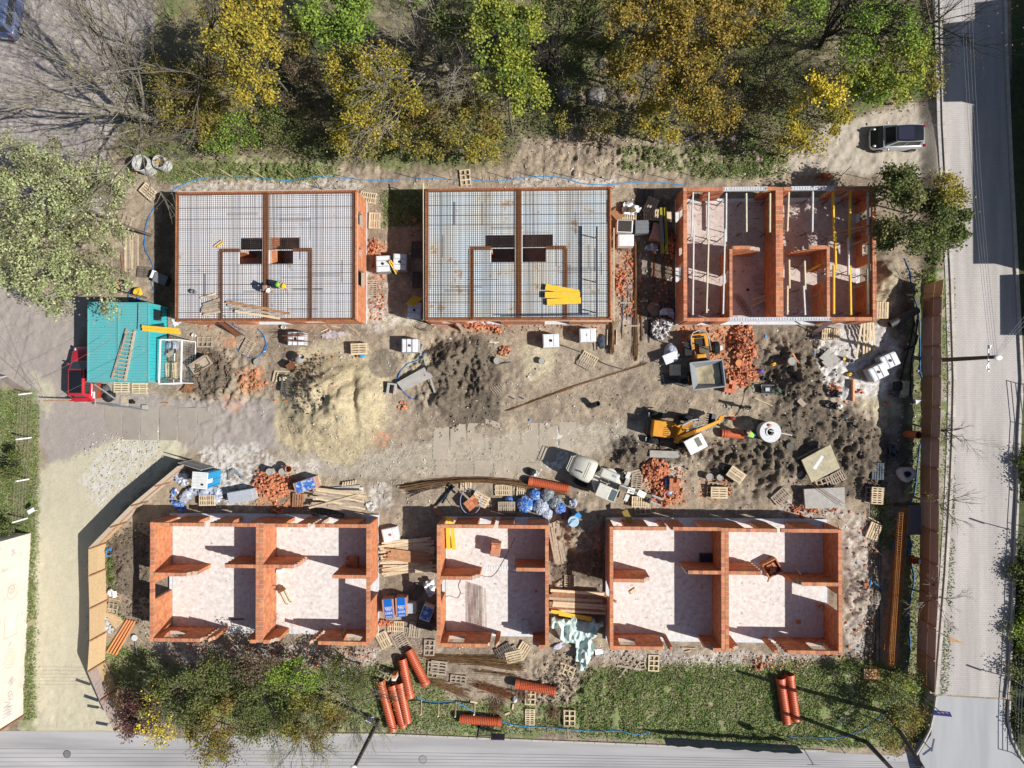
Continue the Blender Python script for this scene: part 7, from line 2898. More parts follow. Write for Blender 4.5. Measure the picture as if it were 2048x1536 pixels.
b.box((0,0,.02),(.95,.7,.03))
b.build('board',M1,t)
t=thing('brick_tub','tilted orange crate filled with bricks in the lower right shell','crate',P(1546,1137,.9)-V3((0,0,.65)),R(28))
for(c_,d_)in(((0,.5,.3),(1.1,.08,.6)),((0,-.5,.3),(1.1,.08,.6)),((-.52,0,.3),(.08,1.0,.6)),((.52,0,.3),(.08,1.0,.6)),((0,0,.04),(1.0,1.0,.06))):
	b=MB()
	b.box(c_,d_)
	b.build('side',M5,t)
for k in range(16):
	inst('brick',loose_brick_mesh(),t,(ru(-.32,.32),ru(-.32,.32),.25+random.random()*.3),[ru(-.5,.5),ru(-.5,.5),ru(0,6)],(.9,.9,.6))
board((1261,1186),(1272,1178),.25,.1,M_wood,'small pale board on the floor of the lower right shell','board','board',z0=.3,z1=.3)
for i,(x_,y_,lb)in enumerate(((1597,1244,'single brick on the shaded floor of the lower right shell'),(1638,1210,'single brick by the right doorway of the lower right shell'),(1231,1203,'brick piece at the left wall of the lower right shell'),(1072,1182,'brick piece in the shade of the lower middle shell'))):
	o=inst('loose_brick',loose_brick_mesh(),None,P(x_,y_,.38),(0,0,i*.7),(1,.9,.7)if i<2 else(.6,.6,.5))
	tag(o,lb,'brick')
board((1591,1134),(1602,1149),.08,.05,M_wood,'thin pale stick leaning in the lower right shell',z0=.3,z1=1.4)
board((1540,1155),(1537,1165),.04,.04,M_wood,'short thin stick below the orange crate',z0=.3,z1=.3)
crumple('pink_strip','pink paper strip in the left corner of the lower right shell','paper',[(1228,1249),(1231,1247),(1237,1256),(1235,1261),(1231,1257)],.02,mat('pink_paper',(.6,.42,.45),.8),88,10,z=.25)
board((1249,1021),(1262,1048),.42,.04,mat('ochre_plate',(.40,.28,.07),.7),'ochre plate leaning over the upper wall of the lower right shell','board','board',z0=1.1,z1=1.5)
# big bags cluster above middle shell
CL=[(1050,1010,.62,M_foil,'big blue bag at the left of the bag cluster'),(1082,1015,.60,M_foilw,'big clear and blue bag in the middle of the bag cluster'),(1095,990,.5,mat('grey_foil',(.22,.25,.27),.35,.3,6,spec=.6),'dark grey foil bag at the top of the bag cluster'),(1110,1005,.5,mat('grey_foil',(.2,.2,.2)),'dark grey foil bag at the right of the bag cluster'),(1094,1028,.42,M_foilw,'clear bag at the bottom of the bag cluster'),(1070,990,.42,M_foil,'small blue bag at the top left of the bag cluster'),(1120,1016,.42,M_foil,'blue foil lump at the right end of the bag cluster')]
for i,(x_,y_,r_,m_,lb)in enumerate(CL):
	p=P(x_,y_,.5)
	mb=MB()
	rr=random.Random(i)
	for j in range(13):
		th=PI*j/12
		for k in range(20):
			a_=2*PI*k/20
			q=1+.10*math.sin(5*a_+j)+.07*rr.uniform(-1,1)
			mb.v.append((r_*q*math.sin(th)*math.cos(a_),r_*q*math.sin(th)*math.sin(a_),max(-.3,math.cos(th))*r_*.8*(1+.1*rr.uniform(-1,1))+.3))
	for j in range(12):
		for k in range(20):
			k2=(k+1)%20
			mb.f.append((j*20+k,(j+1)*20+k,(j+1)*20+k2,j*20+k2))
			mb.m.append(0)
	o=mb.build('foil_bag',m_)
	o.location=(p.x,p.y,gz(p.x,p.y))
	tag(o,lb,'bag')
crumple('clear_foil','crumpled blue and clear foil right of the bag cluster','foil',[(1136,1000),(1150,992),(1156,1002),(1150,1014),(1140,1012)],.3,M_foilw,91,16,fold=4)
crumple('blue_foil','brown and blue foil heap between the bags and the mixer','foil',[(1115,1018),(1130,1010),(1142,1022),(1134,1040),(1118,1036)],.3,mat('brown_foil',(.2,.13,.12),.6,.3,6),92,16,fold=4)
t=thing('concrete_mixer','pale blue concrete mixer on the dark spoil heap','concrete mixer',P(1146,1040,.6)-V3((0,0,.4)),R(40))
b=MB()
b.lathe([(1e-3,0),(.2,0),(.38,.2),(.40,.5),(.38,.52),(1e-3,.5)],24,(0,0,.5))
o=b.build('drum',mat('pale_blue_paint',(.42,.56,.66),.6,.15,5),t)
smooth_by_angle(o)
b=MB()
b.box((.5,.1,.75),(.42,.38,.4))
b.build('motor_box',M_hosel,t)
b=MB()
b.tube([(.4,0,.9),(.1,.1,1.12),(-.4,.05,1.05),(-.7,0,.6)],.03,6)
b.tube([(-.7,-.3,.02),(-.4,0,.5),(-.7,.3,.02)],.03,6)
b.build('frame',M_hosel,t)
# curved band with bricks
arranged(945,1003,40,3,3,'tilted pallet of orange bricks inside a blue ring',layers=3,miss=.15)
b=MB()
b.tube([P(941,1003,1.1)+V3((.75*math.cos(a_*PI/10),.95*math.sin(a_*PI/10),.15*math.sin(a_*PI/10)))for a_ in range(20)],.025,6,closed=True)
tag(b.build('blue_ring',mat('pale_blue_line',(.3,.4,.62),.5)),'thin pale blue ring around the tilted brick pallet','ring')
board((914,975),(940,1000),.14,.06,M0,'grey plank beside the tilted brick pallet',z0=1.0,z1=1.1)
barbundle((876,1008),(903,976),5,.4,mat('charcoal_steel',(.04,.055,.07),.5),'dark steel frame left of the tilted brick pallet',r=.05,hh=.2)
board((868,1014),(886,1030),.35,.25,M1,'dark brown box end by the corner of the lower middle shell','box','box')
pallet_stack(961,999,-28,4,'the tilted light stack right of the orange bricks',M_wood,0)
pallet(932,975,88,'light pallet lying under the bowed bar bundle',M_wood,0)
pallet(1007,980,0,'light pallet right of the tilted stack',M_wood,1)
pallet(1050,981,-5,'light pallet under the right end of the bowed bundle',M_wood,1)
pallet_stack(1014,1015,2,4,'the ragged stack left of the bag cluster',M0,1)
sack(1018,999,'dark blue bag in the shade left of the bag cluster',M_foil,(.3,.3,.3),seed=94)
sack(1063,943,'black bag beside the upper end of the ribbed pipe',M_black,(.34,.28,.4),seed=95)
crumple('white_rag','white rags beside the black bag on the haul road','rags',[(1066,944),(1074,940),(1080,946),(1074,954),(1066,952)],.2,M4,96,14)
ribbed_pipe((1057,962),(1138,978),.31,'single ribbed orange pipe above the bag cluster')
# boards right of middle shell
planks('plank_pile','narrow stack of grey boards right of the lower middle shell','plank pile',1113,1084,-80,2.8,5,.85,[M0],3,.16,ja=2,z=.25)
planks('plank_pile','wide stack of brown boards between the lower middle and right shells','plank pile',1155,1203,-3,3.9,9,1.6,[M_wood,M0,M1],3,.19,ja=1,z=.5)
planks('plank_pile','wide fan of fresh boards between the lower left and middle shells','plank pile',815,1112,5,3.7,15,2.5,[M_wood,M_wood,M_wood],2,.14,ja=6,z=.4)
planks('plank_pile','reddish board bundle lying on the fan of fresh boards','plank pile',817,1113,-6,3.1,6,.85,[mat('reddish_timber',(.48,.25,.13),.85,.3,5,obj=.12)],1,.14,ja=1,z=.62)
hbeam((1102,1222),(1122,1224),.75,.75,'left short yellow beam under the pale green sheet',wd=.22)
hbeam((1118,1226),(1183,1238),.55,.55,'long yellow beam under the pale green sheet',wd=.3)
pallet(1139,1166,88,'pallet with broken slats above the wide brown boards',M0,1)
crumple('broken_boards','heap of splintered wood left of the upper pallet','rubbish',[(1108,1165),(1124,1158),(1126,1178),(1112,1178)],.2,M0,97,14,fold=6)
crumple('tarpaulin','large pale green tarpaulin crumpled beside the lower right shell','tarpaulin',[(1100,1228),(1118,1232),(1140,1232),(1146,1222),(1152,1228),(1160,1236),(1180,1238),(1186,1228),(1192,1240),(1206,1238),(1206,1250),(1194,1256),(1194,1268),(1182,1272),(1190,1292),(1180,1316),(1164,1337),(1154,1334),(1158,1318),(1146,1316),(1152,1300),(1148,1284),(1128,1284),(1112,1262),(1100,1248)],.62,M_tarp,98,64,fold=1.5,fy=1.0)
crumple('white_rag','grey white cloth left of the pale green tarpaulin','cloth',[(1102,1296),(1112,1286),(1128,1282),(1130,1292),(1116,1300)],.15,mat('lilac_cloth',(.5,.48,.55),.8),99,16)
board((1190,1304),(1205,1302),.4,.03,M_white,'white plate right of the pale green tarpaulin','board','board')
# packs between left and middle shells
for i,(x_,y_,a_,lb)in enumerate(((776,1217,5,'left'),(802,1214,3,'right'))):
	t=pack(x_,y_,a_+0,(.85,1.35,.95),mat('wrapped_brick',(.5,.3,.25)),lb+' one of two brick packs with blue printed foil',name='brick_pack',cat='brick pack',mtop=None)
	b=MB()
	b.box((0.03,0,1.115),(.58,1.38,.02))
	b.box((.03,-.69,.7),(.58,.02,.8))
	b.build('blue_band',mat('print_blue',(.01,.13,.50),.4,.1,5),t)
	for yy in(-.42,.12):
		cu=bpy.data.curves.new('brand_print','FONT')
		cu.body='LEIER'
		cu.size=.24
		cu.extrude=.002
		cu.align_x='CENTER'
		cu.materials.append(M_white)
		tmp=bpy.data.objects.new('tmp',cu)
		me_=bpy.data.meshes.new_from_object(tmp)
		bpy.data.objects.remove(tmp)
		o=bpy.data.objects.new('brand_print',me_)
		COL.objects.link(o)
		o.parent=t
		o.location=(.03,yy,1.13)
		o.rotation_euler=(0,0,0 if yy<0 else PI)
	b=MB()
	for k in range(3):
		b.box((.03,-.15+k*.05,1.128),(.4,.015,.006))
		b.box((.03,-.56-k*.04,1.128),(.44,.012,.006))
	b.build('print_lines',M_white,t)
ibc(777,1073,12,'white tank with clay pieces on top right of the lower left shell',hz=.55,lidc=M5,cage=False)
pack(818,1217,0,(.95,.75,.7),mat('hollow_grey',(.50,.52,.55),.8,.2,8,hole=True),'grey patterned block pack right of the blue packs',mtop=mat('hollow_grey',(.5,.5,.5)))
pack(853,1227,70,(1.1,.8,.7),M4,'white wrapped pack at the wall of the lower middle shell',mtop=M_foil)
crumple('white_bag_sheet','large white bag crumpled at the wall of the lower middle shell','big bag',[(846,1165),(856,1156),(872,1153),(873,1184),(862,1194),(854,1184),(850,1170)],.6,M4,101,20)
pallet(833,1184,52,'dark tilted pallet in the shade above the patterned blocks',M2,0)
pallet(830,1258,84,'grey pallet below the patterned block pack',M0,0)
pallet_stack(851,1247,-10,3,'the dark strapped stack below the white wrapped pack',M2,0)
pallet(792,1252,0,'broken pallet under the brick pieces, upper one',M_wood,1)
pallet(800,1262,-8,'broken pallet under the brick pieces, lower one',M0,1)
pallet(768,1279,-62,'left tilted pallet above the ribbed pipes',M_wood,0)
pallet(796,1277,-62,'right tilted pallet above the ribbed pipes',M0,0)
pallet(806,1284,-60,'rear pallet under the right tilted one',M0,1,z=.0)
pallet(859,1294,88,'grey open pallet at the lower corner of the middle shell',M0,2)
pallet(878,1334,-6,'wide grey pallet on the grass below the middle shell',M0,0,w=1.25)
pallet(866,1338,86,'small grey pallet half under the wide one',M0,2)
pallet(917,1357,-5,'small broken pallet right of the wide grey one',M0,2,w=.7)
pallet(1008,1300,30,'brown weathered pallet at the corner of the lower middle shell',M2,1)
pallet(1020,1305,28,'second brown pallet leaning at the corner of the lower middle shell',M0,1)
pallet(1028,1312,14,'light pallet in front of the brown leaning ones',M_wood,0)
pallet(1046,1300,58,'bright tilted pallet right of the brown leaning ones',M_wood,0)
pallet(1133,1339,-20,'light pallet on the dug earth left of the meadow',M_wood,2)
pallet(1060,1433,90,'bright pallet standing on the grass near the wire fence',M_wood,1,w=.9)
pallet(1139,1435,90,'bright open pallet on the grass right of the twig bundle',M_wood,2,w=1.1)
pallet(1061,1392,88,'small pallet under the brown vine bundle',M_wood,2)
pallet(768,1345,-28,'old pallet behind the fire extinguisher box',M0,2)
pallet(1262,1320,-38,'broken pallet pieces at the top of the meadow, left',M0,2)
pallet(1275,1333,15,'broken pallet pieces at the top of the meadow, middle',M0,2,w=.7)
pallet(1307,1325,88,'light pallet at the top of the meadow',M_wood,2)
board((1234,1330),(1282,1338),.16,.08,M0,'long grey plank at the top of the meadow')
board((1238,1354),(1252,1336),.12,.08,M0,'short slanting plank at the top of the meadow')
board((1362,1295),(1391,1296),.07,.06,M_wood,'upper of two thin battens below the lower right shell')
board((1370,1303),(1382,1300),.06,.05,M_wood,'lower of two thin battens below the lower right shell')
board((1522,1340),(1525,1312),.12,.08,M0,'grey post lying below the lower right shell')
pallet(228,1212,80,'grey pallet behind the chipboard fence',M0,2)
board((212,1190),(244,1195),.9,.03,mat('cardboard',(.42,.28,.17),.9,.2,5),'flattened brown cardboard behind the chipboard fence','board','board')
crumple('white_rag','white paper bags on the cardboard behind the chipboard fence','paper',[(214,1185),(226,1172),(238,1180),(240,1192),(228,1196)],.25,M4,104,18)
board((202,1208),(240,1250),.85,.04,M_osb,'chipboard sheet lying on the ground behind the chipboard fence','board','board')
crumple('gravel_heap','small heap of pale gravel behind the chipboard fence','gravel',[(203,1225),(212,1224),(232,1256),(228,1268),(214,1264),(204,1250)],.25,mat('gravel',(.55,.55,.55),.9,.3,18,.8,40,spots=((.25,.25,.25),16,.55)),105,24,fold=6)
for i in range(4):
	hollow_pipe((215+i*6,1304+i*1.6),(256+i*5.2,1238+i*1),.075,M_pvc,'orange pipe, number %s from the left of the four beside the lower left shell'%('first','second','third','fourth')[i]).__setitem__('label',('leftmost orange pipe of the four lying left of the shell','second orange pipe from the left, left of the shell','third orange pipe from the left, left of the shell','rightmost orange pipe of the four lying left of the shell')[i])
t=thing('round_sign','pale round traffic sign lying on the grass left of the lower left shell','sign',G(272,1274,.15),R(-80))
b=MB()
b.cyl((0,0,.02),.23,.03,24)
b.build('disc',M_whitep,t)
b=MB()
b.beam((.25,0,.03),(1.3,0,.03),.07,.05)
b.build('pole',M_steel,t)
# ribbed pipes at the bottom
for i,(q0,q1,k,zc,lb)in enumerate((((817,1300),(852,1370),1,None,'upper right ribbed pipe of the steep group by the road'),((804,1318),(820,1395),1,None,'second ribbed pipe from the right in the steep group'),((799,1365),(815,1445),0,.4,'ribbed pipe half hidden, third from the left in the steep group'),((784,1370),(806,1455),0,None,'ribbed pipe second from the left under the twigs'),((760,1362),(786,1462),0,None,'leftmost ribbed pipe under the bare twigs'),((1030,1368),(1111,1382),0,None,'ribbed pipe lying on the dug earth below the middle shell'),((920,1437),(1003,1444),1,None,'ribbed pipe lying along the wire fence'),((1561,1356),(1574,1447),0,None,'left one of two ribbed pipes on the meadow'),((1579,1349),(1592,1441),0,None,'right one of two ribbed pipes on the meadow'))):
	ribbed_pipe(q0,q1,.34 if i<5 else.33,lb,socket_at=k,zc=zc)
t=thing('extinguisher_box','small red and white box on a stand beside the ribbed pipes','box',G(794,1344))
b=MB()
b.box((0,.12,.7),(.3,.18,.9))
b.build('red_case',M_pvc,t)
b=MB()
b.box((0,-.08,.7),(.3,.18,.9))
b.build('white_case',M_white,t)
for i,(q0,q1,n_,w_,lb)in enumerate((((846,1312),(1005,1318),46,.5,'upper rusty bar bundle on the grass below the middle shell'),((905,1320),(1040,1332),46,.7,'second rusty bar bundle on the grass below the middle shell'),((860,1362),(930,1385),40,.8,'rusty bars fanning out below the wide grey pallet'),((955,1368),(1020,1392),60,.75,'dense rusty bar bundle left of the lying ribbed pipe'),((950,1340),(1030,1350),14,.3,'few rusty bars above the dense bundle'))):
	barbundle(q0,q1,n_,w_,M3 if i!=3 else M_rust,lb,hh=.15,jl=.5)
for i,(x_,y_,y2,lb)in enumerate(((842,1400,1430,'first'),(877,1406,1433,'second'),(911,1404,1434,'third'),(949,1406,1430,'fourth'))):
	b=MB()
	a_=P(x_,y_,0)
	b.beam(a_,P(x_-1,y2,1.3),.1,.1)
	o=b.build('timber_post',M_wood)
	tag(o,lb+' leaning timber post from the left above the wire fence','post')
hose([(833,1394),(850,1401),(880,1403),(905,1402),(930,1412),(945,1422),(960,1428),(1000,1440),(1030,1450),(1080,1454),(1130,1458),(1190,1462),(1240,1462),(1270,1468),(1300,1464)],.04,M_hosel,'light blue hose along the grass above the wire fence')
for i,(x_,y_)in enumerate(((941,1402+0),)):
	board((x_,y_),(x_+14,y_+3),.15,.06,M_wood,'short board on top of the leaning post')
for(x_,y_,lb)in((1044,1388,'brown vine bundle below the lying ribbed pipe'),(1107,1423,'brown twig bundle on the grass near the wire fence'),(992,1408,'thin brown twig tangle right of the blue hose')):
	b=MB()
	c_=G(x_,y_)
	for i in range(180):
		a_=ru(1.2,1.9)+random.choice([0,PI])
		q_=V3((random.gauss(0,.3),random.gauss(0,.3),random.random()*.3+.05))
		L_=ru(.1,.35)
		b.tube([c_+q_,c_+q_+V3((math.cos(a_)*L_,math.sin(a_)*L_,ru(-.05,.08)))],.010,4)
	tag(b.build('twig_bundle',mat('brown_twig',(.16,.085,.05),.9,.3,6,isl=.3)),lb,'twigs')
sack(1030,1398,'small white sack left of the brown vine bundle',M4,(.2,.25,.2),seed=111)
board((1027,1407),(1025,1418),.12,.1,M_wood,'right short wood block above the wire fence','block','block')
board((1010,1428),(1019,1424),.12,.1,M_wood,'left short wood block above the wire fence','block','block')
crumple('grey_bag','silver bag under the twigs near the bottom road','bag',[(731,1437),(738,1428),(752,1428),(750,1440),(736,1444)],.4,M4,112,14)
crumple('grey_bag','small grey rag in the bushes below the lower left shell','rag',[(682,1330),(690,1330),(692,1350),(684,1350)],.3,M_foilw,113,12)
o=inst('loose_brick',loose_brick_mesh(),None,G(636,1328,.3),(.4,.2,.3))
tag(o,'single orange brick in the bushes below the lower left shell','brick')
crumple('white_rag','lilac paper scrap on the slope above the upper right shell','paper',[(1365,284),(1372,274),(1391,268),(1388,274),(1378,278),(1380,286)],.12,mat('lilac',(.6,.56,.7),.8),114,14)
# ------------------------------------------------------------ fences
def fence_line(tops,zb_,zt_):
	return[(lambda v:V3((v.x,v.y,zb_)))(P(x,y,zt_))for x,y in tops]
t=thing('chipboard_fence','tall chipboard hoarding curving along the sandy drive','fence')
LT=[(356,932),(309,971),(262,1010),(219,1053),(177,1096),(177,1152),(179,1217),(179,1282),(175,1343),(200,1402),(228,1463)]
LB=fence_line(LT,0,2.0)
M_pale=mat('pale_plywood',(.55,.46,.36),.85,.2,5,.1,30,obj=.08)
M_pink2=mat('rosy_plywood',(.48,.38,.34),.85,.2,5,.1,30)
for i in range(len(LB)-1):
	a_,b_=LB[i],LB[i+1]
	d=(b_-a_).normalized()
	for(z0,z1,m_)in((.05,1.0,M_pale if i<3 else M_osb),(1.02,2.0,M_pale if i in(0,1,2,3)else(M_pink2 if i>7 else M_osb))):
		mb=MB()
		mb.beam(a_+d*.02+V3((0,0,(z0+z1)/2)),b_-d*.02+V3((0,0,(z0+z1)/2)),.025,z1-z0)
		mb.build('panel',m_,t)
	mb=MB()
	nrm=V3((-d.y,d.x,0))
	if nrm.x<0:
		nrm=-nrm
	mb.box(b_+nrm*.07+V3((0,0,1.0)),(.09,.09,2.02),math.atan2(d.y,d.x))
	mb.build('post',M1,t)
	if i<4:
		mb=MB()
		mb.beam(a_+nrm*.05+V3((0,0,1.0)),b_+nrm*.05+V3((0,0,1.0)),.05,.08)
		mb.build('rail',M1,t)
t=thing('gate_leaf','grey gate leaf standing open at the top of the chipboard fence','gate')
a_,b_=fence_line([(357,926)],0,2.0)[0],P(428,934,0)
mb=MB()
mb.beam(a_+V3((0,0,1.05)),b_+V3((0,0,1.05)),.02,1.9)
mb.build('sheet',mat('gate_grey',(.34,.34,.33),.6,.15,4),t)
mb=MB()
for z_ in(.1,1.05,2.0):
	mb.beam(a_+V3((0,0,z_)),b_+V3((0,0,z_)),.05,.05)
for q_ in(a_,b_):
	mb.beam(q_,q_+V3((0,0,2.05)),.06,.06)
mb.build('frame',M_steel,t)
t=thing('plywood_fence','tall brown and pink plywood hoarding along the paved street','fence')
RT=[(1888,558),(1884.5,592),(1883.5,628),(1883,690),(1883,752),(1882,814),(1880,877),(1878,938),(1878,1000),(1878,1066),(1877,1132),(1876.5,1200),(1873,1256),(1871,1322),(1870,1386)]
RB=fence_line(RT,RZ-.02,2.64)
for i in range(len(RB)-1):
	a_,b_=RB[i],RB[i+1]
	d=(b_-a_).normalized()
	lowm=M_osb if i==0 else(M7 if i in(5,7,9,11,13)or i%3==1 else M_plate)
	for(z0,z1,m_)in((RZ-.25,1.62,lowm),(1.64,2.64,M_osb if i==0 else M_plate)):
		mb=MB()
		mb.beam(a_+d*.015+V3((0,0,(z0+z1)/2-a_.z)),b_-d*.015+V3((0,0,(z0+z1)/2-a_.z)),.025,z1-z0)
		mb.build('panel',m_,t)
	mb=MB()
	mb.box(b_+V3((-.07,0,1.6-b_.z)),(.1,.09,2.1))
	mb.build('post',M1,t)
	# wire fence along the bottom road
t=thing('wire_fence','thin green wire fence along the lower road verge','fence')
WF=[(800,1466),(860,1460),(905,1457),(985,1461),(1062,1466),(1133,1472),(1211,1478),(1286,1483),(1362,1487),(1440,1491),(1533,1492),(1590,1493),(1672,1500)]
prev=None
M_green=mat('green_wire',(.05,.12,.08),.6)
for x_,y_ in WF:
	a_=P(x_,y_-15,.0)
	mb=MB()
	mb.tube([a_,a_+V3((0,0,1.5))],.025,6)
	mb.build('post',M_green,t)
	if prev:
		mb=MB()
		for z_ in(.1,.5,.9,1.3,1.48):
			mb.tube([prev+V3((0,0,z_)),a_+V3((0,0,z_))],.006,4)
		n_=int((a_-prev).length/.35)
		for k in range(n_):
			q_=prev.lerp(a_,k/n_)
			mb.beam(q_+V3((0,0,.1)),q_+V3((0,0,1.48)),.006,.006)
		mb.build('wires',M_green,t)
	prev=a_
for i,(x0,y0,x1,y1,c_,lb)in enumerate(((1325,1480,1590,1492,(.13,.17,.22),'long blue grey banner on the wire fence by the lower road'),)):
	a_,b_=P(x0,y0-12,0),P(x1,y1-8,0)
	t2=thing('fence_banner',lb,'banner')
	n_=24
	vs,fs=[],[]
	for k in range(n_+1):
		q_=a_.lerp(b_,k/n_)
		wv=.04*math.sin(k*1.9)
		for z_ in(.35,.95,1.5):
			vs.append((q_.x,q_.y-.05+wv*(z_-.3),z_+.04*math.sin(k*1.3)))
			vs.append((q_.x,q_.y-.065+wv*(z_-.3),z_+.04*math.sin(k*1.3)))
	for k in range(n_):
		for j in range(2):
			o_=k*6+j*2
			fs.append((o_,o_+6,o_+8,o_+2))
			fs.append((o_+1,o_+3,o_+9,o_+7))
	mb=MB()
	mb.add(vs,fs)
	mb.build('cloth',mat('banner_cloth',c_,.7,.15,3,spots=((.3,.34,.38),2.5,.62)),t2,smooth=True)
mb=MB()
a_=P(997,1464,.0)
mb.box((a_.x,a_.y,.7),(1.0,.04,.9))
tag(mb.build('purple_sign',mat('purple_grey',(.17,.14,.25),.6)),'plain purple grey board hanging on the wire fence','sign')
mb=MB()
a_,b_=P(958,1452,0),P(986,1452,0)
for k in range(15):
	q_=a_.lerp(b_,k/14)
	mb.beam(q_+V3((0,0,.1)),q_+V3((0,0,1.4)),.02,.02)
mb.beam(a_+V3((0,0,1.4)),b_+V3((0,0,1.4)),.04,.04)
mb.beam(a_+V3((0,0,.1)),b_+V3((0,0,.1)),.04,.04)
mb.beam(a_,a_+V3((0,0,1.7)),.1,.1)
mb.beam(b_,b_+V3((0,0,1.7)),.06,.06)
tag(mb.build('garden_gate',M8),'small dark barred gate in the wire fence','gate')
# ------------------------------------------------------------ poles, wires, signs, lamps
def top_over(base,pt,zt_):
	return P(pt[0],pt[1],zt_)
t=thing('utility_pole','dark utility pole leaning over the paved street with white lamp head','utility pole',P(1866,721,RZ))
o0=P(1866,721,RZ)
ztp=7.35
tp=P(1990,714,ztp)-o0
mb=MB()
mb.tube([(0,0,0),tp],[.16,.11],10)
mb.build('pole',mat('pole_wood',(.10,.075,.06),.9,.3,4),t)
mb=MB()
for dy in(-.7,0,.5):
	mb.beam(tp+V3((-.25+dy*.2,dy,-.25)),tp+V3((-.2+dy*.2,dy+.25,-.2)),.05,.05)
mb.beam(tp+V3((-.2,-.9,-.3)),tp+V3((-.2,.8,-.3)),.06,.06)
mb.build('crossarm',M_steel,t)
for k in range(4):
	mb=MB()
	mb.lathe([(1e-3,0),(.05,.02),(.03,.05),(.05,.08),(1e-3,.14)],10,tp+V3((-.2,-.75+k*.48,-.28)))
	mb.build('insulator',M_ibc,t)
mb=MB()
mb.blob(tp+V3((.12,-.05,.1)),(.26,.17,.1),14,8,0,flat=-1)
mb.build('lamp_head',M_white,t,smooth=True)
M_wire=mat('wire_grey',(.16,.16,.17),.5)
def wire(p0,z0,p1,z1,label,r=.011,sag=.4,m=None,group=None):
	a_,b_=P(p0[0],p0[1],z0),P(p1[0],p1[1],z1)
	pts=[]
	for k in range(17):
		t_=k/16
		q_=a_.lerp(b_,t_)
		q_.z-=sag*4*t_*(1-t_)
		pts.append(q_)
	mb=MB()
	mb.tube(pts,r,4)
	return tag(mb.build('overhead_wire',m or M_wire),label,'wire',group)
for k,(x0,x1)in enumerate(((1921,1984),(1927,1987),(1935,1990),(1942,1993))):
	wire((x0,-60),7.2,(x1-4+k*2,706+k*3),7.1,'pale overhead wire running up the paved street',group='overhead wires along the paved street',m=mat('wire_pale',(.45,.45,.47),.5))
for k in range(3):
	wire((1990,710+k*4),7.1,(2120,560+k*14),7.5,'thin wire from the pole to the house on the right',group='wires to the house on the right',m=mat('wire_pale',(.4,.4,.4)))
for k in range(6):
	wire((-60,1497+k*9),7.5,(1825+k*10,1525+k*4),7.5,ORD[k]+' overhead wire from the top above the bottom road',group='overhead wires above the bottom road',sag=.3,r=.010)
for k,(q0,q1,lb)in enumerate((((-20,650),(98,800),'first wire slanting over the left yard'),((-20,700),(98,806),'second wire slanting over the left yard'),((5,590),(88,800),'steep wire over the left yard'),((98,800),(300,700),'wire from the yard pole over the turquoise cabin'),((60,770),(220,680),'wire from the yard pole to the pale green tree'),((104,800),(64,1000),'wire along the left verge'),((100,640),(60,790),'short wire left of the cabins'))):
	wire(q0,4.5,q1,4.0,lb,sag=.2)
t=thing('utility_pole','concrete pole leaning over the lower road under the bare twigs','utility pole',P(757,1440,0))
o0=P(757,1440,0)
tp=P(708,1536,8.0)-o0
mb=MB()
mb.tube([(0,0,0),tp],[.17,.12],8)
mb.build('pole',mat('pole_dark',(.09,.085,.085),.8,.3,4),t)
mb=MB()
mb.blob(tp+V3((0,.1,.1)),(.2,.14,.1),12,7,0,flat=-1)
mb.build('lamp_head',M_white,t,smooth=True)
for i,(q0,q1,zt_,lb)in enumerate((((1775,1425),(1846,1536),8.0,'right dark leaning pole in the lower right bushes'),((1733,1484),(1790,1545),5.5,'left dark leaning pole in the lower right corner'))):
	t=thing('utility_pole',lb,'utility pole',P(q0[0],q0[1],0))
	o0=P(q0[0],q0[1],0)
	tp=P(q1[0],q1[1],zt_)-o0
	mb=MB()
	mb.tube([(0,0,0),tp],[.17,.12],8)
	mb.build('pole',mat('pole_dark',(.1,.1,.1)),t)
	mb=MB()
	for k in range(6):
		mb.box(tp*(.3+k*.1)+V3((0,0,.15)),(.08,.08,.05))
	mb.build('step_irons',M_steel,t)
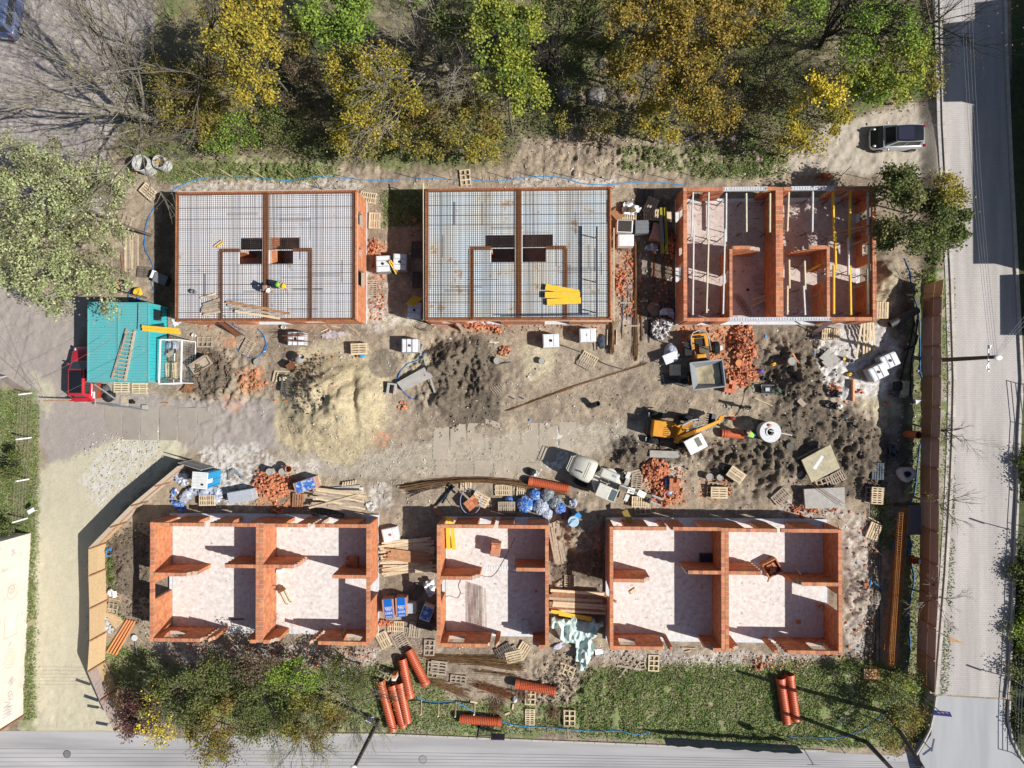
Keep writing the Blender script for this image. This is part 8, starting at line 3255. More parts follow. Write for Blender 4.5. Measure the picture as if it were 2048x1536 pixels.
def roadsign(base,top,zt_,label,kind):
	t=thing('road_sign',label,'road sign',base)
	tp=P(top[0],top[1],zt_)
	tp=V3((tp.x,tp.y,zt_))-base
	mb=MB()
	mb.tube([(0,0,0),tp],.035,7)
	mb.build('pole',M_steel,t)
	if kind=='round':
		mb=MB()
		mx=Matrix.Rotation(R(62),3,'X')
		mb.lathe([(1e-3,-.015),(.42,-.015),(.42,.015),(1e-3,.015)],28,tp+V3((0,0,.1)),mx)
		mb.build('disc',mat('sign_back',(.17,.19,.19),.5,.1,4,metal=.4),t)
		mb=MB()
		q_=tp+V3((.35,-.75,-.2))
		mb.add([q_+V3((-.32,0,-.2)),q_+V3((.32,0,-.2)),q_+V3((0,.35,.35)),q_+V3((-.32,-.02,-.21)),q_+V3((.32,-.02,-.21)),q_+V3((0,.33,.34))],[(0,1,2),(5,4,3),(0,3,4,1),(1,4,5,2),(2,5,3,0)])
		mb.build('triangle',mat('sign_back',(.2,.2,.2)),t)
	elif kind=='blue':
		mb=MB()
		mb.beam(tp+V3((-.55,0,.1)),tp+V3((.62,-.1,.1)),.05,.34,roll=R(35))
		mb.build('plate',mat('sign_blue',(.06,.07,.28),.5,.1,4),t)
		mb=MB()
		for k in range(3):
			mb.beam(tp+V3((-.3+k*.27,.06,.16)),tp+V3((-.14+k*.27,.02,.2)),.03,.06,roll=R(35))
		mb.build('plate_mark',mat('sign_pinkwhite',(.6,.35,.38),.5),t)
	elif kind=='orange':
		mb=MB()
		q_=tp
		mb.add([q_+V3((-.05,.15,0)),q_+V3((-.02,-.22,0)),q_+V3((.9,-.3,.05)),q_+V3((-.05,.15,-.03)),q_+V3((-.02,-.22,-.03)),q_+V3((.9,-.3,.02))],[(0,1,2),(5,4,3),(0,3,4,1),(1,4,5,2),(2,5,3,0)])
		mb.build('triangle',mat('sign_orange',(.45,.25,.08),.5),t)
	elif kind=='dark':
		mb=MB()
		for k,(u,v_)in enumerate(((0,0),(.05,-.45))):
			mb.beam(tp+V3((-.55,-.35-.2*k,.02))+V3((u,v_,0)),tp+V3((.05,.15,.06))+V3((u,v_,0)),.12,.04)if k==0 else mb.beam(tp+V3((.0,-.1,.05)),tp+V3((.18,.75,.05)),.1,.04)
		mb.build('plate',mat('dark_blue_plate',(.04,.05,.1),.5),t)
roadsign(P(1603,1491,0),(1626,1528),3.2,'round grey backed road sign with triangle at the lower road edge','round')
roadsign(P(1845,1394,.1),(1881,1424),3.0,'blue street sign on a thin pole at the corner','blue')
roadsign(P(1876,1263,RZ),(1900,1277),2.6,'small orange triangular sign reaching over the paved street','orange')
roadsign(P(1838,1474,.1),(1862,1499),3.2,'dark crossed street name plates at the lower corner','dark')
for q0,q1,lb in(((168,1391),(197,1401),'upper small dark sign plate at the chipboard fence'),((192,1445),(215,1449),'lower small dark sign plate at the end of the drive')):
	a_,b_=P(q0[0],q0[1],1.6),P(q1[0],q1[1],1.6)
	t=thing('small_sign',lb,'sign',(b_.x,b_.y,0))
	mb=MB()
	mb.beam(a_-V3((b_.x,b_.y,0)),V3((0,0,1.6)),.22,.03)
	mb.build('plate',M8,t)
	mb=MB()
	mb.tube([(0,0,0),(0,0,1.6)],.03,6)
	mb.build('pole',M_steel,t)
	# white concrete posts with mesh on the left meadow
t=thing('mesh_fence','low mesh fence with white leaning posts beside the left meadow','fence')
prev=None
for x0,y0,x1,y1 in((-4,756,12,752),(38,789,63,786),(32,879,63,875),(29,963,58,958),(25,1045,55,1036)):
	a_,b_=P(x1,y1,0),P(x0,y0,1.35)
	mb=MB()
	mb.beam(a_,V3((b_.x,b_.y,1.35)),.1,.1)
	mb.build('post',M_white,t)
	if prev and y0>780+8:
		mb=MB()
		for z_ in range(6):
			k=z_/5
			mb.tube([prev[0].lerp(prev[1],k),a_.lerp(b_,k)],.006,4)
		for k in range(40):
			q0,q1=prev[0].lerp(a_,k/40),prev[1].lerp(b_,k/40)
			mb.beam(q0,q1,.005,.005)
		mb.build('mesh',mat('mesh_pinkish',(.4,.3,.27),.8),t)
	prev=(a_,b_)
mb=MB()
a_=P(62,1022,.9)
mb.box((a_.x,a_.y,.9),(.55,.3,.03),R(30),mx=None)
mb.tube([(a_.x-.2,a_.y-.1,0),(a_.x-.2,a_.y-.1,.9)],.03,6)
tag(mb.build('white_sign',M_white),'small white plate on a stick beside the left verge','sign')
# yard gate wall bottom left: pale painted garage wall seen from above
t=thing('painted_wall','tall pale wall with faded graffiti leaning into view at the lower left','wall')
zt_=4.2
pt=[P(-120,1160,zt_),P(-92,1520,zt_)]
pb=[P(62,1066,0),P(46,1430,0)]
# east face of a garage block
X_=(pb[0].x+pb[1].x)/2
mb=MB()
mb.prism([(pb[0].x,pb[0].y),(pb[1].x,pb[1].y),(pb[1].x-9,pb[1].y),(pb[0].x-9,pb[0].y)],-.1,zt_)
mb.build('wall',mat('pale_render',(.70,.62,.54),.9,.12,.7,.1,20,col2=(.6,.54,.48),detail=9,spots=((.5,.44,.38),1.1,.60)),t)
d=(pb[1]-pb[0])
L_=d.length
d.normalize()
M_gy=[mat('graffiti_yellow',(.66,.57,.42),.9),mat('graffiti_grey',(.53,.5,.48),.9),mat('graffiti_teal',(.4,.56,.5),.9),mat('graffiti_orange',(.66,.47,.38),.9)]
nrm=V3((1,d.x*0,0))
def wallp(u,z,off=.012):
	q_=pb[0]+d*u
	nn=V3((-d.y,d.x,0))
	if nn.x<0:
		nn=-nn
	return V3((q_.x,q_.y,z))+nn*off
def stroke(pts,r,m,nm='graffiti_line'):
	mb=MB()
	for a_,b_ in zip(pts[:-1],pts[1:]):
		p_,q_=wallp(*a_),wallp(*b_)
		mb.beam(p_,q_,.008,r*2)
	mb.build(nm,m,t)
def loopy(u,z,r,n=18,sq=1.0):
	return[(u+r*math.cos(k*2*PI/n),z+r*sq*math.sin(k*2*PI/n))for k in range(n+1)]
stroke(loopy(4.0,1.6,.55,sq=.9),.035,M_gy[0])
stroke(loopy(3.8,1.7,.28),.04,M_gy[3])
stroke([(3.75,1.5),(3.75,1.8),(3.9,1.6),(3.9,1.85)],.03,M_gy[2])
stroke([(5.6,2.2),(7.3,2.2),(7.3,1.0),(5.8,1.0)],.035,M_gy[0])
for k in range(3):
	stroke(loopy(8.9,1.6,.25+.22*k,sq=.75),.03,M_gy[0])
stroke([(.9,1.5),(.9,1.8),(1.0,1.55),(1.0,1.85),(1.15,1.5),(1.2,1.9),(1.35,1.6)],.025,M_gy[1])
stroke([(10.3,1.3),(10.8,1.6),(10.5,1.2),(11.0,1.4),(10.7,1.0)],.035,M_gy[1])
stroke(loopy(11.6,1.4,.18)+loopy(11.9,1.3,.2),.03,M_gy[1])
for k in range(4):
	stroke([(12.0+k*.28,1.9-.1*k),(12.3+k*.28,1.3),(12.4+k*.25,2.0),(12.6+k*.2,1.1)],.04,M_gy[1])
mb=MB()
mb.beam(wallp(5.9,1.6,.01),wallp(6.7,1.6,.01),.012,.35)
mb.build('white_patch',M_white,t)
for k,u in enumerate((6.0,6.2,6.4)):
	stroke([(u,1.5),(u+.05,1.7),(u+.12,1.5),(u+.12,1.7)],.015,M_gy[2])
mb=MB()
mb.beam(V3((pb[1].x+.05,pb[1].y-.05,0)),V3((pb[1].x+.05,pb[1].y-.05,zt_)),.12,.12)
mb.build('corner_post',M1,t)
mb=MB()
mb.box(((pb[0].x+pb[1].x)/2-4.6,(pb[0].y+pb[1].y)/2,zt_+.06),(9.6,abs(pb[0].y-pb[1].y)+.3,.1))
mb.build('roof',mat('felt_roof',(.12,.12,.12),.9),t)
# right: railing fence along the dark hedge
t=thing('street_railing','dark railing with rails along the right side of the street','railing')
RR=[(2018,768),(2026,850),(2022,918),(2024,985),(2020,1052),(2018,1120),(2016,1155),(2014,1215),(2010,1282),(2008,1347),(2004,1390),(2002,1448),(2002,1505)]
prev=None
for x_,y_ in RR:
	a_=P(x_+22,y_,RZ)
	mb=MB()
	mb.tube([a_,a_+V3((0,0,.9))],.03,6)
	mb.build('post',M8,t)
	if prev:
		for z_ in(.3,.6,.88):
			mb=MB()
			mb.tube([prev+V3((0,0,z_)),a_+V3((0,0,z_))],.025,6)
			mb.build('rail',M8,t)
	prev=a_
	# road signs beyond the right edge whose shadows fall on the street
for i,(x_,y_,lb)in enumerate(((2026,1061,'road sign at the right street edge throwing an arrow shaped shadow'),(2020,1355,'road sign at the right street edge near the junction'))):
	t=thing('road_sign',lb,'road sign',P(x_,y_,RZ))
	mb=MB()
	mb.tube([(0,0,0),(0,0,2.6)],.035,6)
	mb.build('pole',M_steel,t)
	mb=MB()
	mb.box((0,0,2.3),(.75,.04,.75),mx=Matrix.Rotation(R(-24),3,'Z')@Matrix.Rotation(R(45),3,'Y'))
	mb.build('plate',M_steel,t)
	# street lamp whose shadow falls at the upper part
t=thing('street_lamp','street lamp beyond the right edge of the paved street','street lamp',P(2075,500,RZ))
mb=MB()
mb.tube([(0,0,0),(0,0,6.2),(-.6,0,6.5)],.06,7)
mb.build('pole',M_steel,t)
mb=MB()
mb.box((-.8,0,6.5),(.6,.2,.1))
mb.build('lamp_head',M_white,t)
# ------------------------------------------------------------ houses beyond the right edge (they shade the street)
M_rend=mat('house_render',(.55,.50,.42),.9,.1,2)
M_roof=mat('dark_tile_roof',(.06,.045,.04),.85,.3,3)
M_fr=mat('window_frame',(.7,.7,.7),.5)
def house(x0,x1,y0,y1,he,hr_,label,ridge='y'):
	"""x0.. photo px at ground of the west face"""
	a_,b_=P(x0,y1,RZ),P(x1,y0,RZ)
	t=thing('house',label,'house')
	mb=MB()
	mb.box2((a_.x,a_.y,0),(b_.x,b_.y,RZ+he))
	mb.build('wall',M_rend,t)
	mb=MB()
	z0,z1=RZ+he,RZ+he+hr_
	if ridge=='y':
		xm=(a_.x+b_.x)/2
		vs=[(a_.x-.4,a_.y-.3,z0),(b_.x+.4,a_.y-.3,z0),(b_.x+.4,b_.y+.3,z0),(a_.x-.4,b_.y+.3,z0),(xm,a_.y-.3,z1),(xm,b_.y+.3,z1)]
		mb.add(vs,[(0,1,4),(1,2,5,4),(2,3,5),(3,0,4,5),(3,2,1,0)])
	else:
		ym=(a_.y+b_.y)/2
		vs=[(a_.x-.4,a_.y-.3,z0),(b_.x+.4,a_.y-.3,z0),(b_.x+.4,b_.y+.3,z0),(a_.x-.4,b_.y+.3,z0),(a_.x-.4,ym,z1),(b_.x+.4,ym,z1)]
		mb.add(vs,[(0,1,5,4),(2,3,4,5),(0,4,3),(1,2,5),(3,2,1,0)])
	mb.build('roof',M_roof,t)
	n_=max(2,int((b_.y-a_.y)/3))
	for i in range(n_):
		for z_ in([1.5]if he<4 else[1.5,4.3]):
			y_=a_.y+(i+.5)*(b_.y-a_.y)/n_
			mb=MB()
			mb.box((a_.x-.02,y_,RZ+z_),(.08,1.3,1.3))
			f_=mb.build('window',M_fr,t)
			mb=MB()
			mb.box((a_.x-.07,y_,RZ+z_),(.02,1.1,1.1))
			mb.build('pane',M_glass,f_)
	return t
house(2150,2420,262,568,6.1,2.5,'long house just beyond the right edge shading the street')
house(2074,2420,93,240,5.8,1.6,'house with projecting wing beyond the upper right edge')
house(2150,2420,53,92,6.0,1.5,'narrow house beyond the top right corner of the view')
house(2122,2400,585,690,3.5,.7,'low outbuilding beyond the right edge')
# ------------------------------------------------------------ vegetation and scatter
def np_mesh(name,co,faces,mats,midx=None):
	"""co (N,3); faces (M,k)"""
	me=bpy.data.meshes.new(name)
	M_,k=faces.shape
	me.vertices.add(len(co))
	me.vertices.foreach_set('co',co.astype(np.float32).ravel())
	me.loops.add(M_*k)
	me.polygons.add(M_)
	me.loops.foreach_set('vertex_index',faces.astype(np.int32).ravel())
	me.polygons.foreach_set('loop_start',np.arange(0,M_*k,k,dtype=np.int32))
	for m in mats:
		me.materials.append(m)
	if midx is not None:
		me.polygons.foreach_set('material_index',midx.astype(np.int32))
	me.update(calc_edges=True)
	return me
def np_obj(name,me,parent=None,kind=None):
	o=bpy.data.objects.new(name,me)
	COL.objects.link(o)
	if parent is not None:
		o.parent=parent
	if kind:
		o['kind']=kind
	return o
def quads(cen,size,r_,up=.35,asp=.7):
	n_=len(cen)
	nr=r_.normal(size=(n_,3))
	nr[:,2]=np.abs(nr[:,2])+up
	nr/=np.linalg.norm(nr,axis=1)[:,None]
	a_=r_.normal(size=(n_,3))
	u=np.cross(nr,a_)
	u/=np.linalg.norm(u,axis=1)[:,None]
	v_=np.cross(nr,u)
	s_=(size*r_.uniform(.6,1.25,n_))[:,None]
	u=u*s_*.5
	v_=v_*s_*.5*asp
	co_=np.stack([cen-u,cen-v_*1.0,cen+u,cen+v_],1).reshape(-1,3)
	return co_,np.arange(n_*4).reshape(-1,4)
def seg_geo(segs,n=4):
	A=np.array([[*s_[0],*s_[1],s_[2],s_[3]]for s_ in segs])
	p0,p1,r0,r1=A[:,:3],A[:,3:6],A[:,6:7],A[:,7:8]
	d=p1-p0
	d/=np.linalg.norm(d,axis=1)[:,None]+1e-9
	h_=np.where(np.abs(d[:,2:3])<.9,np.array([[0,0,1.]]),np.array([[1.,0,0]]))
	x_=np.cross(h_,d)
	x_/=np.linalg.norm(x_,axis=1)[:,None]+1e-9
	y_=np.cross(d,x_)
	rows=[]
	for pp,rr_ in((p0,r0),(p1,r1)):
		for k in range(n):
			t_=2*PI*k/n
			rows.append(pp+(x_*math.cos(t_)+y_*math.sin(t_))*rr_)
	co_=np.stack(rows,1).reshape(-1,3)
	base=(np.arange(len(A))*2*n)[:,None,None]
	f_=np.array([[k,(k+1)%n,n+(k+1)%n,n+k]for k in range(n)])[None]
	return co_,(base+f_).reshape(-1,4)
def grow(rr,p,d,L_,r,depth,segs,tips,spread=.6,kids=(2,4),upb=.15,bend=.18,shrink=.72):
	nseg=3
	q=Vector(p)
	d=Vector(d).normalized()
	pts=[q.copy()]
	for i in range(nseg):
		d=(d+V3((rr.uniform(-bend,bend),rr.uniform(-bend,bend),rr.uniform(-bend,bend)+upb*.15))).normalized()
		q2=q+d*(L_/nseg)
		ra=r*(1-.45*i/nseg)
		rb=r*(1-.45*(i+1)/nseg)
		segs.append((tuple(q),tuple(q2),ra,rb))
		q=q2
		pts.append(q.copy())
	if depth==0:
		tips.append(q)
		return
	for k in range(rr.randint(*kids)):
		o_=pts[rr.choice([1,2,3,3])]
		nd=(d+V3((rr.uniform(-1,1),rr.uniform(-1,1),rr.uniform(-.7,.8)+upb))*spread).normalized()
		grow(rr,o_,nd,L_*shrink*rr.uniform(.75,1.15),r*.55,depth-1,segs,tips,spread,kids,upb,bend,shrink)
	grow(rr,q,d,L_*shrink,r*.55,depth-1,segs,tips,spread,kids,upb,bend,shrink)
def leafm(name,c,c2=None,isl=.4):
	c=tuple(v*1.5 for v in c)
	c2=c2 and tuple(v*1.5 for v in c2)
	return mat('leaf_'+name,c,.75,.3,1.6,isl=isl,col2=c2,trans=.3,spec=.2)
LF=dict(yellow=(leafm('yellow',(.34,.27,.035),(.24,.20,.035)),leafm('olive',(.17,.165,.04))),olive=(leafm('olive2',(.22,.19,.04),(.15,.14,.035)),leafm('brownolive',(.16,.11,.035))),green=(leafm('green',(.20,.27,.045),(.14,.20,.035)),leafm('midgreen',(.09,.14,.03))),lime=(leafm('lime',(.27,.28,.045),(.19,.22,.04)),leafm('green3',(.12,.17,.035))),pale=(leafm('pale',(.34,.36,.19),(.22,.25,.11)),leafm('palebrown',(.17,.16,.09))),dark=(leafm('dark',(.10,.125,.035),(.07,.09,.03)),leafm('dark2',(.16,.16,.06))),amber=(leafm('amber',(.28,.19,.035),(.20,.155,.035)),leafm('amberdark',(.12,.11,.03))),brown=(leafm('drybrown',(.15,.11,.075),(.11,.075,.05)),leafm('drygreen',(.10,.11,.035))),purple=(leafm('purple',(.085,.035,.04),(.12,.055,.04)),leafm('purpledark',(.05,.03,.03))),gold=(leafm('gold',(.52,.42,.05),(.42,.34,.04)),leafm('olive5',(.15,.15,.04))))
M_bark=mat('bark',(.17,.145,.12),.95,.35,5,.3,20)
M_barkg=mat('bark_grey',(.30,.27,.22),.95,.35,5,.3,20)
M_barkd=mat('bark_dark',(.05,.042,.036),.95,.3,5)
def tree(px,py,zc,rx,ry,kind,label,dens=110,leaf=.15,h0=1.0,depth=2,bark=None,seed=0,name='tree',cat='tree',trunk_px=None,gap=.36,rz=None,clump=.30):
	"""crown centre at photo (px,py) at height zc; rx, ry photo px radii"""
	rr=random.Random(seed)
	r_=np.random.default_rng(seed)
	c=P(px,py,zc)
	sc_=(H-zc)/F
	RX,RY=rx*sc_,ry*sc_
	RZ_=rz or min(max(RX,RY)*.75,zc*.62)
	if trunk_px:
		b_=P(trunk_px[0],trunk_px[1],0)
	else:
		b_=V3((c.x,c.y,0))
	b_.z=gz(b_.x,b_.y)
	t=thing(name,label,cat,b_)
	lc=c-b_
	segs,tips=[],[]
	lh=max(.3,zc-RZ_*.8-b_.z)
	top=V3((lc.x*.6,lc.y*.6,lh))
	rad=.04+.013*max(RX,RY)
	segs.append(((0,0,-.1),tuple(top*.5+V3((rr.uniform(-.1,.1),rr.uniform(-.1,.1),0))),rad*1.25,rad))
	segs.append((segs[0][1],tuple(top),rad,rad*.85))
	nb=5 if depth else 4
	for k in range(nb):
		a_=2*PI*(k+rr.random()*.6)/nb
		tgt=V3((lc.x+math.cos(a_)*RX*.55,lc.y+math.sin(a_)*RY*.55,lc.z+RZ_*rr.uniform(-.2,.6)))
		d=tgt-top
		grow(rr,top,d,d.length*.75,rad*.6,depth,segs,tips,spread=.75,kids=(1,3),upb=.05)
	co_,f_=seg_geo(segs)
	np_obj('branches',np_mesh('branches',co_,f_,[bark or M_bark]),t)
	if kind:
		area=PI*RX*RY
		n_=int(area*dens*3.2)
		nc=max(8,int(area*3.2))
		# clump centres: outer shell with uneven outline
		th=r_.uniform(0,2*PI,nc)
		el=np.arcsin(r_.uniform(-.25,1,nc))
		lob=1+.16*np.sin(3*th+seed)+.12*np.sin(5*th+seed*2.1)
		rad_=r_.uniform(.25,1,nc)**.45*lob
		cc_=np.stack([np.cos(th)*np.cos(el)*RX*rad_,np.sin(th)*np.cos(el)*RY*rad_,np.sin(el)*RZ_*rad_],1)+np.array(lc)
		keep=fbm(cc_[:,0]*.8+c.x,cc_[:,1]*.8+c.y,2,seed%17)>gap
		cc_=cc_[keep]if keep.sum()>4 else cc_
		nc=len(cc_)
		wi=r_.integers(0,nc,n_)
		cs=r_.uniform(.5,1.3,nc)*clump
		cen=cc_[wi]+r_.normal(size=(n_,3))*cs[wi][:,None]*np.array([1,1,.6])
		cen[:,2]=np.maximum(cen[:,2],h0*.2)
		q_,fq=quads(cen,leaf*1.12,r_,up=.75)
		mi=(r_.random(nc)<.22).astype(int)[wi]
		flip=r_.random(n_)<.12
		mi=np.where(flip,1-mi,mi)
		np_obj('crown',np_mesh('crown',q_,fq,list(LF[kind]),mi),t)
	return t
def bare(px0,py0,px1,py1,zt_,label,spread=.55,seed=0,depth=4,r=.25,bark=None,limbs=6,fan=None,kids=(2,3),leaves=None,L_=None,name='bare_tree',reach=.5):
	rr=random.Random(seed)
	b_=P(px0,py0,0)
	b_.z=gz(b_.x,b_.y)
	t=thing(name,label,'tree',b_)
	tip=P(px1,py1,zt_)-b_
	segs,tips=[],[]
	r*=.8
	tr=tip*.22
	segs.append(((0,0,-.1),tuple(tr),r*1.15,r*.9))
	for k in range(limbs):
		a_=2*PI*(k+rr.random()*.5)/limbs
		d=tip.normalized()+V3((math.cos(a_),math.sin(a_),rr.uniform(-.2,.3)))*spread
		grow(rr,tr,d,(L_ or tip.length*.42)*rr.uniform(.8,1.1),r*.6,depth,segs,tips,spread=.55,kids=kids,upb=.1,bend=.2)
	co_,f_=seg_geo(segs,3 if len(segs)>2500 else 4)
	np_obj('branches',np_mesh('branches',co_,f_,[bark or M_barkg]),t)
	if leaves:
		r_=np.random.default_rng(seed)
		T_=np.array([tuple(v)for v in tips])
		k=leaves[1]
		cen=np.repeat(T_,k,0)+r_.normal(size=(len(T_)*k,3))*.22
		q_,fq=quads(cen,(leaves[2]if len(leaves)>2 else.11)*.9,r_)
		np_obj('buds',np_mesh('buds',q_,fq,[LF[leaves[0]][0]]),t)
	return t
	# --- the wood along the top of the site
bare(322,250,95,130,11.5,'tall bare grey tree fanning out over the parking strip at the upper left',.62,3,4,.30,M_barkg,9,kids=(2,3),leaves=('olive',2,.09))
bare(433,185,330,30,10.5,'bare olive brown tree right of the tall fanning one',.6,5,4,.22,M_bark,6,leaves=('olive',2,.11))
tree(505,100,8,62,130,'yellow','golden yellow tree at the upper left of the wood',130,seed=11)
tree(470,40,7,60,60,'olive','olive tree behind the golden yellow one',70,seed=12)
tree(390,190,2.6,95,80,'olive','olive scrub below the bare trees at the upper left',75,seed=13,name='shrub',cat='shrub',depth=1)
tree(455,265,1.8,85,45,'green','low green scrub above the upper left house',60,.13,seed=14,name='shrub',cat='shrub',depth=1)
tree(600,165,2.2,45,75,'brown','red brown thicket between the golden tree and the yellow thicket',90,.12,seed=15,name='shrub',cat='shrub',depth=2)
tree(560,250,1.8,60,45,'dark','dark green scrub below the red brown thicket',80,.12,seed=16,name='shrub',cat='shrub',depth=1)
tree(672,25,8,75,50,'green','bright green tree at the top edge, left of the middle',150,.17,seed=17)
tree(690,62,7,55,28,'green','lower bright green tree under the top edge one',120,.17,seed=18)
tree(615,75,6,40,50,'olive','thin olive tree left of the bright green ones',60,seed=19)
tree(730,150,5.5,85,50,'yellow','yellow olive tree under the bright green ones',80,seed=20)
tree(765,215,5.5,100,55,'yellow','wide yellow thicket above the middle gap',90,seed=21)
tree(720,285,3.2,70,38,'yellow','low yellow shrub at the lower edge of the wide thicket',65,seed=22,name='shrub',cat='shrub')
tree(840,270,3.0,60,45,'olive','olive shrub right of the low yellow shrub',70,seed=23,name='shrub',cat='shrub')
bare(905,150,790,20,10,'bare grey tree with long twigs at the top middle',.6,25,4,.22,M_barkg,7)
bare(880,175,840,110,7,'smaller bare grey tree under the top middle one',.6,26,3,.14,M_barkg,6)
tree(1010,70,9,75,75,'lime','tall lime green tree at the top middle',140,.16,seed=27)
tree(1015,170,8,62,75,'lime','second lime green tree below the tall one',120,.16,seed=28)
tree(905,55,7,50,60,'dark','dark green tree left of the tall lime green one',70,seed=29)
tree(945,245,4.5,70,55,'olive','olive tree below the lime green trees',85,seed=30)
tree(960,300,2.2,65,25,'yellow','low yellow scrub above the upper middle house',50,seed=31,name='shrub',cat='shrub',depth=1)
tree(1120,30,8,70,45,'dark','dark green tree at the top edge right of the lime green ones',60,seed=32)
bare(1095,150,1115,20,10,'dark forked bare tree beside the lime green trees',.45,33,3,.24,M_barkd,5,leaves=('green',1))
tree(1170,65,5,55,60,'dark','dark green shrub right of the forked tree',60,seed=34,name='shrub',cat='shrub')
tree(1290,45,9,85,55,'amber','amber tree at the top edge, right of the middle',120,seed=35)
tree(1400,50,9.5,80,65,'amber','large amber tree at the top edge above the slope',120,seed=36)
tree(1495,35,9,70,50,'amber','amber tree at the top edge beside the grey thicket',110,seed=37)
tree(1300,140,7,75,60,'amber','amber tree behind the boulders',100,seed=38)
tree(1400,160,7,70,65,'amber','amber tree in the middle of the amber group',110,seed=39)
tree(1330,235,4.5,75,38,'yellow','olive yellow shrub below the amber group, left',85,seed=40,name='shrub',cat='shrub')
tree(1430,225,4.5,45,40,'amber','amber shrub below the amber group, right',85,seed=41,name='shrub',cat='shrub')
tree(1180,245,1.6,60,25,'olive','low scrub below the boulders',45,.12,seed=42,name='shrub',cat='shrub',depth=1)
bare(1530,175,1545,110,5,'grey brown leafless thicket on the slope, upper part',1.0,43,4,.10,mat('thicket_bark',(.19,.155,.12),.95),11,kids=(2,3),leaves=('olive',1,.09),L_=2.0)
bare(1490,200,1480,185,3.5,'grey brown leafless thicket on the slope, lower part',1.0,44,4,.08,mat('thicket_bark',(.2,.2,.2)),10,kids=(2,3),leaves=('olive',1,.09),L_=1.5)
tree(1660,165,6,42,48,'gold','bright yellow tree right of the grey thicket',75,.15,seed=45)
tree(1625,240,4.5,70,40,'yellow','yellow green shrub at the edge of the dirt parking place',80,seed=46,name='shrub',cat='shrub')
tree(1600,285,3.0,50,28,'yellow','low yellow shrub above the upper right shell',60,seed=47,name='shrub',cat='shrub')
tree(1755,60,8,75,60,'green','green tree at the top edge beside the paved street',80,.15,seed=48)
tree(1790,130,7,80,60,'lime','green tree above the parked black and silver car',100,.15,seed=49)
tree(1730,180,5,55,35,'green','green shrub at the dirt parking place',90,.15,seed=50,name='shrub',cat='shrub')
tree(1855,145,5,35,40,'olive','olive shrub at the edge of the paved street',50,seed=51,name='shrub',cat='shrub')
bare(1640,95,1700,-30,9,'dark forked bare tree among the green trees, left one',.5,52,4,.28,M_barkd,5)
bare(1745,70,1830,-30,9,'dark forked bare tree among the green trees, right one',.5,53,4,.26,M_barkd,5)
bare(1850,60,1905,20,8,'thin brown tree reaching over the paved street at the top',.6,54,3,.13,M_bark,6,leaves=('brown',1,.13))
tree(1590,20,8,60,40,'green','green tree at the top edge between the amber and dark ones',80,seed=55)
# offscreen neighbours of the wood
tree(1200,-60,9,120,60,'amber','amber tree partly beyond the top edge',60,seed=56)
tree(800,-50,9,120,50,'green','green tree partly beyond the top edge',60,seed=57)
# --- left
tree(90,385,7.5,105,95,'pale','big pale green tree at the left, upper crown',125,.15,seed=60,gap=.25)
tree(85,520,7.0,100,95,'pale','big pale green tree at the left, lower crown',125,.15,seed=61,gap=.25)
tree(200,430,6,70,100,'pale','pale green tree right of the big one at the left',120,.14,seed=62,gap=.25)
tree(205,575,5.2,55,50,'pale','pale green tree leaning over the turquoise cabin',90,.14,seed=63)
tree(150,340,5.5,70,45,'pale','sparse pale green tree above the big one',45,.13,seed=64)
tree(20,300,5.0,50,40,'pale','sparse pale green tree at the left edge',45,.13,seed=65)
tree(15,925,1.4,28,35,'dark','dark green round bush on the left meadow',140,.12,seed=66,name='shrub',cat='shrub',depth=1)
tree(18,1060,1.2,25,20,'dark','low green bush beside the painted wall',90,.12,seed=67,name='shrub',cat='shrub',depth=1)
# --- right middle
tree(1826,450,3.8,80,85,'dark','dense green shrub right of the upper right shell',230,.17,seed=70,name='shrub',cat='shrub')
tree(1800,380,3.6,50,38,'dark','dark green shrub at the corner of the upper right shell',200,.16,seed=71,name='shrub',cat='shrub')
tree(1892,390,4.6,33,38,'yellow','yellow green bush leaning over the paved street',170,.12,seed=72,name='shrub',cat='shrub',gap=.1)
tree(1885,452,1.6,14,14,'amber','small orange brown bush at the paved street',120,.12,seed=73,name='shrub',cat='shrub',depth=1)
tree(1862,552,.6,12,10,'green','small grassy tuft above the brown fence',120,.12,seed=74,name='shrub',cat='shrub',depth=1)
bare(1872,512,1905,470,2.5,'cut bare stump branches below the orange brown bush',.5,75,1,.07,M1,5,L_=1.0,name='bare_shrub')
bare(1838,585,1815,560,2.5,'low bare scrub above the fence corner',.9,76,3,.05,M_bark,6,L_=1.0,name='bare_shrub')
# street trees
for i,(x_,y_,x1,y1,z_,lb,lv)in enumerate(((1868,860,1935,862,4.5,'cut street tree with one drooping twig beside the fence, upper one',None),(1868,1006,1905,1010,4.0,'small budding street tree beside the fence, middle one',('lime',1,.08)),(1862,1190,1860,1200,4.2,'pale crooked street tree beside the fence, lower one',None))):
	bare(x_,y_,x1,y1,z_,lb,.75,80+i,3,.09,M_barkd if i==0 else(M_barkg if i==2 else M_bark),5,leaves=lv,L_=1.25 if i else.7,name='street_tree',kids=(1,3))
bare(1915,870,1945,905,3.0,'drooping leafy twig of the upper street tree',.5,88,3,.03,M_bark,4,leaves=('lime',1,.07),L_=1.0,name='twig')
